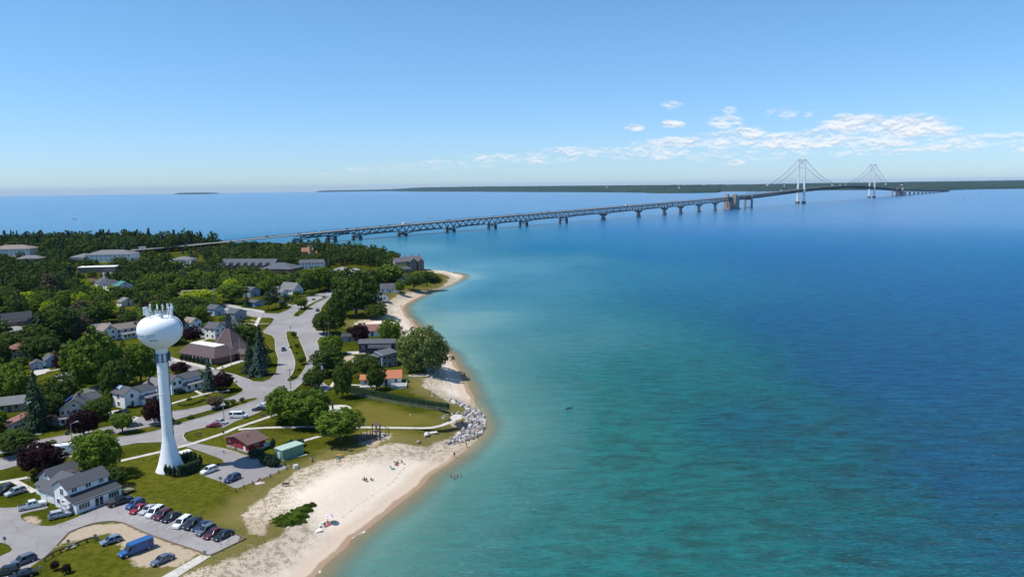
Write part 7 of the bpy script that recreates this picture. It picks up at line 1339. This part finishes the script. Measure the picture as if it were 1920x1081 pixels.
def scatter_rocks(poly, n, s0, s1, label, group, wet=0):
    P_ = np.array([tuple(T(*q)[:2]) for q in poly]); x0, y0 = P_.min(0); x1, y1 = P_.max(0); k = 0; tries = 0; pts = []
    while k < n and tries < 20000:
        tries += 1; q = (rng.uniform(x0, x1), rng.uniform(y0, y1))
        if not inpoly(q, [tuple(a) for a in P_]): continue
        s = rng.uniform(s0, s1)
        if any((a-q[0])**2+(c-q[1])**2 < (.40*(s+t))**2 for a, c, t in pts): continue
        pts.append((*q, s)); z_ = max(-.3, terrain(*q)); o = link('boulder', RK[int(rng.integers(8))], None, None, (q[0], q[1], z_+s*.16)); o.rotation_euler = (rng.uniform(-.4, .4), rng.uniform(-.4, .4), rng.random()*6.28); o.scale = (s*rng.uniform(.9, 1.5), s, s*rng.uniform(.7, 1.1)); tag(o, label, 'rock', group); k += 1
scatter_rocks([(868, 776), (884, 765), (899, 770), (907, 780), (911, 793), (903, 813), (890, 822), (872, 826), (860, 830), (838, 834), (832, 832), (848, 822), (860, 812), (873, 800), (874, 790)], 240, .65, 1.9, 'pale grey boulder in the rock revetment of the point', 'boulders of the revetment')
scatter_rocks([(846, 748), (862, 752), (884, 763), (892, 768), (900, 774), (895, 778), (880, 770), (865, 761), (850, 755)], 36, .8, 2.0, 'grey boulder in the thin rock line above the point', 'boulders of the thin rock line')
scatter_rocks([(795, 690), (812, 689), (822, 693), (826, 702), (815, 712), (800, 708)], 34, .7, 1.6, 'pale stone in the heap below the willow', 'stones below the willow')
scatter_rocks([(797, 731), (812, 738), (830, 746), (846, 750), (846, 754), (828, 750), (808, 742)], 12, .5, 1.0, 'small stone along the lawn edge above the beach', 'stones along the lawn edge')
for q, s, lb in (((801, 816), 2.4, 'large white boulder lying alone on the grass by the path'), ((798, 818), 1.3, 'smaller boulder beside the large white one'), ((785, 829), 1.6, 'dark boulder at the grass edge above the beach'), ((860, 774), 1.6, 'white boulder behind the stone plaza'), ((770, 778), .8, 'small pale stone on the park lawn')):
    p = T(*q); o = link('boulder', RK[0], None, None, (p.x, p.y, p.z+s*.2), 1); o.scale = (s, s*.8, s*.7); tag(o, lb, 'rock')
for k in range(9):
    a = k/8*math.pi+.4; c0 = G(855, 783); o = link('edging_stone', RK[k % 8], None, None, (c0[0]+4.2*math.cos(a), c0[1]+4.2*math.sin(a), 4.2), a); o.scale = (1.3, .8, .7); tag(o, 'stone in the ring round the small plaza by the point', 'rock', 'stones round the plaza')
p = T(812.5, 811); o = link('stone_slab', MB().box(-1.2, 1.2, -.8, .8, 0, .3).mesh('slab'), M('pale_limestone_slab', (.6, .56, .5), .9), None, p, .4); tag(o, 'flat pale stone slab on the grass by the curving path', 'slab')
# the dark snag in the water
p = G(1067, 766, 0.); o = empty('driftwood', (*p, 0), .4, 'dark driftwood snag floating alone in the turquoise water', 'driftwood'); mb = MB()
for a, b_ in (((-1.2, 0, .05), (1.4, .2, .2)), ((-.2, 0, .1), (-.9, .4, .7)), ((.3, .1, .1), (.9, -.3, .6)), ((.6, .1, .1), (.2, .5, .5)), ((-.8, 0, 0), (-1.6, -.4, .3))): mb.bar(a, b_, .22)
mb.build('branches', M('wet_wood', (.03, .02, .02), .6), o)
# small headland jetty on the far side of the point
for k in range(16):
    x = 808+k*2.6; p = G(x, 507.2+k*.25+(k % 3)*.6, .2); o = link('boulder', RK[k % 8], None, None, (p[0], p[1], .5), k); o.scale = (3.4, 2.4, 2.2); tag(o, 'dark boulder in the row along the seaward side of the point', 'rock', 'boulders behind the point')
# ---------------------------------------------------------------- street furniture
def pole(px, py, ty, label, kind='lamp', arms=2, ang=0., mt=None, name=None):
    p = G(px, py); h = VH(px, ty, p)-4; o = empty(name or {'lamp': 'street_lamp', 'util': 'utility_pole', 'flag': 'flagpole', 'sign': 'street_sign', 'post': 'signpost'}[kind], (*p, 4), ang, label, {'lamp': 'street lamp', 'util': 'utility pole', 'flag': 'flagpole', 'sign': 'sign', 'post': 'post'}[kind])
    if kind == 'lamp':
        MB().cyl(0, 0, -.1, h, .13, .08, 8).build('pole', GREYM, o)
        for k in range(arms): s = (1, -1)[k]; MB().bar((0, 0, h-.1), (s*1.7, 0, h+.15), .10).build('arm', GREYM, o); MB().box(s*1.7-.45, s*1.7+.45, -.18, .18, h+.05, h+.25).build('lamp_head', M('lamp_head', (.5, .52, .54), .4), o)
    elif kind == 'util':
        MB().cyl(0, 0, -.1, h, .16, .11, 8).build('pole', M('pole_wood', (.25, .21, .18), .9), o); MB().bar((-1.4, 0, h-.5), (1.4, 0, h-.5), .14).build('crossarm', WOOD, o)
        for x in (-1.3, -.5, .5, 1.3): MB().cyl(x, 0, h-.45, h-.2, .06, n=6).build('insulator', TRIM, o)
        if arms > 1: MB().cyl(.4, 0, h-2.6, h-1.4, .32, n=10).build('transformer', M('transformer_grey', (.55, .62, .66), .5), o)
    elif kind == 'flag': MB().cyl(0, 0, -.1, h, .09, .05, 8).lathe([(.01, h), (.12, h+.1), (.01, h+.2)], n=8).build('pole', M('flagpole_paint', (.6, .6, .6), .4), o); MB().box(-.4, .4, -.4, .4, 0, .25).build('base', CONC, o)
    else: MB().cyl(0, 0, -.1, h, .05, n=6).build('post', DARKM, o); MB().box(-.35, .35, -.03, .03, h-.7, h).build('sign_plate', M('sign_plate', (.22, .25, .22), .6), o)
    return o
pole(421, 799, 733, 'tall double-armed street lamp beside the red car', 'lamp', 2, .35); pole(545, 728, 690, 'wooden utility pole at the foot of the middle median', 'util', 1, .3); pole(604, 727, 679, 'utility pole with pale transformer right of the boulevard', 'util', 2, .2); pole(139, 868, 793, 'tall dark lamp pole behind the white beach house', 'lamp', 1, 1.); pole(617.5, 652, 604, 'grey pole beside the light green tree', 'util', 1, .2)
pole(434, 684.5, 643, 'left flagpole in front of the church', 'flag'); pole(451.5, 679, 634, 'middle flagpole in front of the church', 'flag'); pole(468.5, 655, 634, 'right pole in front of the church spruces', 'flag'); pole(444, 726, 713, 'small sign on the lawn corner by the maroon maple', 'sign'); pole(418, 700, 686, 'thin street sign at the church lawn corner', 'sign'); pole(494, 594, 580, 'street sign at the side street mouth', 'sign'); pole(545, 623, 612, 'sign at the top end of the middle median', 'sign')
pole(44, 622, 598, 'wooden utility pole beside the parked cars at the shop', 'util', 1, .6); pole(207, 712, 684, 'pale utility pole in front of the very big maple', 'util', 1, .4); pole(225, 884, 846, 'thin grey pole between the big maple and the tower', 'flag'); pole(203, 880, 857, 'short grey pole at the back of the beach house', 'flag')
pole(414, 908, 893, 'thin post at the edge of the small car park', 'post'); pole(129, 1024, 1010, 'bird-box post by the wooden guard rail', 'post'); pole(180, 1018, 1000, 'post at the end of the wooden guard rail', 'post'); pole(78, 1081, 1059, 'pale post at the bottom of the corner lawn', 'post'); pole(10, 1022, 1005, 'dark post at the left edge of the car park', 'post'); pole(384, 1042, 1031, 'thin post at the top of the concrete ramp', 'post'); pole(54, 915, 896, 'short lamp post by the porch path', 'post'); pole(631, 866, 853, 'thin post at the beach edge near the picnic table', 'post')
pole(212, 487, 456.5, 'highway lamp rising beyond the motel', 'lamp', 1); pole(378, 476, 456, 'highway lamp right of the overpass', 'lamp', 1)
BOL = [(442, 921), (457.5, 915), (474, 907.5), (507, 894), (522.5, 887), (538, 880), (534, 872)]
for k, q in enumerate(BOL): p = G(*q); o = empty('bollard', (*p, 4), 0, f'{["first", "second", "third", "fourth", "fifth", "sixth", "seventh"][k]} dark bollard from the left along the small car park', 'bollard', 'bollards along the small car park'); MB().cyl(0, 0, -.1, .95, .17, .16, 8).build('post', WOOD, o); MB().cyl(0, 0, .951, 1.0, .13, .1, 8).build('cap', DARKM, o)
# wooden guard rail
gp = [(84, 1052), (99, 1042), (114, 1035), (129, 1030), (147, 1022), (163, 1016), (183, 1012)]; gw = [G(*q) for q in gp]; o = empty('guard_rail', (*gw[0], 4), 0, 'curved dark wooden guard rail with pale posts on the corner lawn', 'guard rail'); O_ = Vector((*gw[0], 4))
for a, b_ in zip(gw, gw[1:]): MB().bar(Vector((*a, 4.75))-O_, Vector((*b_, 4.75))-O_, .16, .26).build('rail', M('dark_timber', (.035, .03, .028), .8), o)
for a in gw: q = Vector((*a, 4))-O_; MB().box(q.x-.14, q.x+.14, q.y-.14, q.y+.14, -.1, .95).build('post', WOOD, o)
def bench(px, py, ang, label, col=WOOD, name='park_bench'):
    p = G(px, py); o = empty(name, (*p, 4), ang, label, 'bench'); MB().box(-.9, .9, -.22, .22, .42, .48).build('seat', col, o); MB().box(-.9, .9, .2, .26, .5, .9).build('backrest', col, o)
    for x in (-.75, .75): MB().box(x-.05, x+.05, -.2, .2, 0, .42).build('leg', DARKM, o)
bench(132, 1029, .6, 'pale bench before the wooden guard rail', M('pale_bench', (.5, .47, .47), .7)); bench(372, 817, .3, 'dark bench on the lawn by the road bend'); bench(536, 911, .2, 'small wooden bench at the beach edge'); bench(843, 789, 1.2, 'dark bench at the stone plaza'); bench(494, 781, .9, 'dark bench beside the path under the maples')
def picnic(px, py, ang, label, col):
    p = G(px, py); o = empty('picnic_table', (*p, 4), ang, label, 'picnic table'); MB().box(-1., 1., -.4, .4, .72, .78).build('table_top', col, o)
    for s in (1, -1): MB().box(-1., 1., s*.7-.14, s*.7+.14, .43, .48).build('seat', col, o)
    for x in (-.7, .7):
        mb = MB(); mb.bar((x, -.75, 0), (x, .2, .72), .09).bar((x, .75, 0), (x, -.2, .72), .09).bar((x, -.8, .42), (x, .8, .42), .08); mb.build('frame', DARKM, o)
picnic(637, 857, .5, 'orange-brown picnic table near the beach edge', M('orange_wood', (.42, .24, .07), .7)); 
def bin_(px, py, label, col, r=.32, h=.95, name='litter_bin'): p = G(px, py); o = empty(name, (*p, 4), 0, label, 'bin'); MB().cyl(0, 0, 0, h, r, r, 10).build('drum', col, o); MB().cyl(0, 0, h+.004, h+.1, r*1.05, r*.7, 10).build('lid', DARKM, o)
bin_(681, 799, 'dark bin beside the long park path', DARKM); bin_(634, 861, 'green bin beside the picnic table', M('bin_green', (.25, .42, .3), .6)); bin_(584, 860, 'pale grill stand on the lawn behind the beach', M('bin_pale', (.5, .52, .42), .6), .3, .6); bin_(586, 865, 'dark bin on the lawn behind the beach', DARKM, .3, .5); bin_(419, 812, 'dark bin at the path behind the red building', DARKM, .25, .9); bin_(293, 859, 'dark short post on the lawn left of the tower foot', DARKM, .12, .8); bin_(233, 852, 'small dark post by the path left of the tower', DARKM, .12, .7); bin_(418.5, 849, 'white ball-shaped stone bin at the red building corner', TRIM, .35, .5); bin_(125, 815, 'dark wheeled bin by the roadside lamp', DARKM, .45, 1.1)
p = G(554.5, 877); o = empty('utility_box', (*p, 4), .6, 'square white box on the lawn beside the beach', 'box'); MB().box(-.55, .55, -.5, .5, 0, .8).build('box', TRIM, o); MB().box(-.6, .6, -.55, .55, .803, .95).build('lid', M('box_lid', (.55, .52, .45), .6), o)
p = G(499, 838); o = empty('fuel_tank', (*p, 4), .8, 'small white tank between the red building and green shed', 'tank'); MB().box(-1.2, 1.2, -.5, .5, .3, 1.5).build('tank', TRIM, o); MB().box(-1, -.8, -.5, .5, 0, .3).box(.8, 1, -.5, .5, 0, .3).build('leg', DARKM, o)
# statue in its circle
p = G(624, 768); o = empty('statue', (*p, 4), .5, 'dark carved figure standing in the pale stone circle', 'statue'); MB().lathe([(.6, 0), (.55, .3), (.35, .35)], n=8).build('plinth', CONC, o); MB().lathe([(.30, .35), (.36, 1.0), (.28, 1.6), (.42, 2.1), (.34, 2.5), (.14, 2.65), (.22, 2.9), (.18, 3.15), (.02, 3.25)], n=10).bar((-.3, 0, 2.2), (-.5, .2, 1.4), .16).bar((.3, 0, 2.2), (.5, .3, 2.9), .15).build('figure', M('bronze', (.05, .03, .025), .5), o)
for k, (x, y, s) in enumerate(((618, 772, 1.1), (634, 772, .9), (616, 765, .8), (629, 773, .7))): q = G(x, y); o = link('boulder', RK[k+2], None, None, (*q, 4.2), k); o.scale = (s*1.2, s, s*.7); tag(o, ['left front', 'right front', 'left back', 'middle front'][k]+' stone at the foot of the carved figure', 'rock')
# timber playground by the maple
o, p0, u, v = frame((684, 826), 45, 'playground', 'brown timber climbing playground on its sand square', 'playground'); TB = M('playground_timber', (.15, .095, .07), .85, .2, 2)
for a, b_, h in ((0, 0, 2.2), (0, 1.8, 2.2), (2, 0, 2.6), (2, 1.8, 2.6), (4, 0, 3.8), (4, 1.8, 3.8), (5.6, 0, 3.8), (5.6, 1.8, 3.8), (7.5, -1.5, 2.4), (7.5, 3, 2.4), (-2, 0, 1.6), (-2, 1.8, 1.6)): MB().box(a-.1, a+.1, b_-.1, b_+.1, 0, h).build('post', TB, o)
for z_ in (1.0, 1.5): MB().box(-2, 4, -.06, .06, z_, z_+.1).box(-2, 4, 1.74, 1.86, z_, z_+.1).build('rail', TB, o)
MB().box(-2, 4, 0, 1.8, .6, .7).build('bridge_deck', TB, o); MB().box(4, 5.6, 0, 1.8, 1.5, 1.6).build('platform', TB, o); MB().slab([(3.8, -.2, 3.6), (5.8, -.2, 3.6), (5.8, .9, 4.3), (3.8, .9, 4.3)], .08).slab([(5.8, 2.0, 3.6), (3.8, 2.0, 3.6), (3.8, .9, 4.3), (5.8, .9, 4.3)], .08).build('roof', TB, o)
mb = MB().bar((4.8, -.1, 1.6), (4.8, -3.4, .2), .7, .08); mb.build('slide', M('slide_metal', (.4, .42, .44), .3), o); MB().bar((7.5, -1.5, 2.4), (7.5, 3, 2.4), .14).build('swing_beam', TB, o)
for y in (-.2, 1.6): MB().bar((7.5, y-.25, 2.4), (7.5, y-.25, .5), .03).bar((7.5, y+.25, 2.4), (7.5, y+.25, .5), .03).box(7.35, 7.65, y-.3, y+.3, .45, .5).build('swing_seat', DARKM, o)
for k, (x, y) in enumerate(((712, 823), (714, 826))): q = G(x, y); o = empty('totem_post', (*q, 4), 0, ['left', 'right'][k]+' tall dark timber post at the edge of the playground sand', 'post'); MB().box(-.18, .18, -.18, .18, 0, 3.6-k*.3).build('post', TB, o); MB().box(-.4, .4, -.06, .06, 2.6, 2.9).build('board', TB, o)
# far playground at the left
for k, x in enumerate((20, 30, 38, 46, 54, 62)):
    q = G(x, 566-k*.6); o = empty('climbing_frame', (*q, 4), k, ['leftmost', 'second', 'third', 'fourth', 'fifth', 'rightmost'][k]+' coloured climbing frame of the far left playground', 'play frame', 'far playground frames')
    for a in (-1.5, 1.5):
        for b_ in (-1.2, 1.2): MB().box(a-.1, a+.1, b_-.1, b_+.1, 0, 2.8).build('post', M('play_purple', (.14, .12, .22), .6), o)
    MB().box(-1.6, 1.6, -1.3, 1.3, 1.3, 1.45).build('platform', M('play_purple'), o); MB().slab([(-1.8, -1.5, 2.8), (1.8, -1.5, 2.8), (1.8, 1.5, 3.4), (-1.8, 1.5, 3.4)], .1).build('roof', M('play_orange', (.4, .2, .05), .6) if k == 1 else M('play_grey', (.25, .22, .26), .6), o)
# fences
def fence(pts, h, label, mt, gap=2.4, solid=True, name='fence'):
    W_ = [G(*q) for q in pts]; O2 = Vector((*W_[0], 4)); o = empty(name, O2, 0, label, 'fence')
    for a, b_ in zip(W_, W_[1:]):
        n = max(1, int(np.hypot(*(b_-a))/gap))
        for k in range(n):
            q0 = Vector((*(a+(b_-a)*k/n), 4))-O2; q1 = Vector((*(a+(b_-a)*(k+1)/n), 4))-O2; z_ = Vector((0, 0, 1))
            MB().box(q0.x-.07, q0.x+.07, q0.y-.07, q0.y+.07, 0, h+.12).build('post', mt, o)
            if solid: MB().bar(q0+z_*h*.5, q1+z_*h*.5, .06, h*.94).build('panel', mt, o)
            else: MB().bar(q0+z_*h*.9, q1+z_*h*.9, .06).bar(q0+z_*h*.5, q1+z_*h*.5, .05).bar(q0+z_*h*.2, q1+z_*h*.2, .05).build('rail', mt, o)
WV = M('white_vinyl', (.74, .72, .68), .5, .05)
fence([(409, 573), (430, 576), (452, 580)], 2.0, 'tall solid part of the white fence by the side street', WV); fence([(452, 580.5), (475, 583.5), (496, 587)], 1.6, 'lower white picket part of the fence by the side street', WV); fence([(660, 741), (742, 757), (800, 766), (842, 771)], 1.2, 'thin wire fence in front of the long hedge', GREYM, 3.5, False)
fence([(748, 707), (770, 709), (794, 714)], 1.0, 'low pale fence on the lawn beside the orange-roofed cottage', GREYM, 2.5, False)
# things by the deck, garden furniture
q = G(234, 925); o = empty('kayak', (*q, 4.9), .5, 'bright green kayak lying on the deck rail of the white house', 'kayak'); loft([(-1.7, [(.02, .1), (.04, .12), (.03, .2), (.01, .22)]), (-.8, [(.2, .02), (.34, .12), (.3, .26), (.1, .3)]), (.6, [(.22, .02), (.36, .12), (.3, .26), (.1, .3)]), (1.7, [(.02, .1), (.04, .12), (.03, .2), (.01, .22)])]).build('hull', M('kayak_green', (.32, .62, .25), .4), o); MB().box(-.4, .3, -.18, .18, .27, .33).build('cockpit', DARKM, o)
for k, (x, y) in enumerate(((777, 690), (781, 692), (786, 693))):
    q = G(x, y); o = empty('garden_chair', (*q, 4), 2.5, ['left', 'middle', 'right'][k]+' pale blue garden chair below the willow', 'chair', 'garden chairs below the willow'); cm = M('chair_blue', (.35, .55, .65), .6); MB().box(-.3, .3, -.3, .3, .35, .4).build('seat', cm, o); MB().slab([(-.3, .3, .4), (.3, .3, .4), (.3, .5, 1.05), (-.3, .5, 1.05)], .04).build('backrest', cm, o)
    for a in (-.27, .27): MB().box(a-.03, a+.03, -.3, .3, 0, .35).build('leg', cm, o)
q = G(785, 703); o = link('sand_pit', MB().prism([(-4.2, -1.8), (3.6, -2.0), (4.4, .2), (1, 1.8), (-3.2, 1.6)], 0, .1).mesh('sand_pit'), M('pit_sand', (.5, .42, .34), .95), None, (*q, 4), -.1); tag(o, 'pale sand pit cut in the lawn beside the small beach', 'sand pit')
# highway viaduct sign and supports
q = G(268, 478); o = empty('highway_sign', (*q, 4), .1, 'white highway sign with peaked top by the overpass', 'sign'); MB().box(-.3, .3, -.3, .3, 0, 9).build('post', GREYM, o); MB().box(-4, 4, -.3, .3, 7, 10).build('board', TRIM, o)
# ---------------------------------------------------------------- air
HZ = MB(); HZ.box(-36000, 36000, -36000, 36000, -330, 176); hz, nt, b = nt_mat('thin_haze'); nt.nodes.remove(b)
pv = N(nt, 'ShaderNodeVolumePrincipled', {'Color': (.42, .66, 1.0, 1), 'Density': 1.5e-5, 'Anisotropy': .0}); nt.links.new(pv.outputs[0], nt.nodes['Material Output'].inputs['Volume'])
if USE_HAZE: tag(HZ.build('haze', hz), kind='stuff')
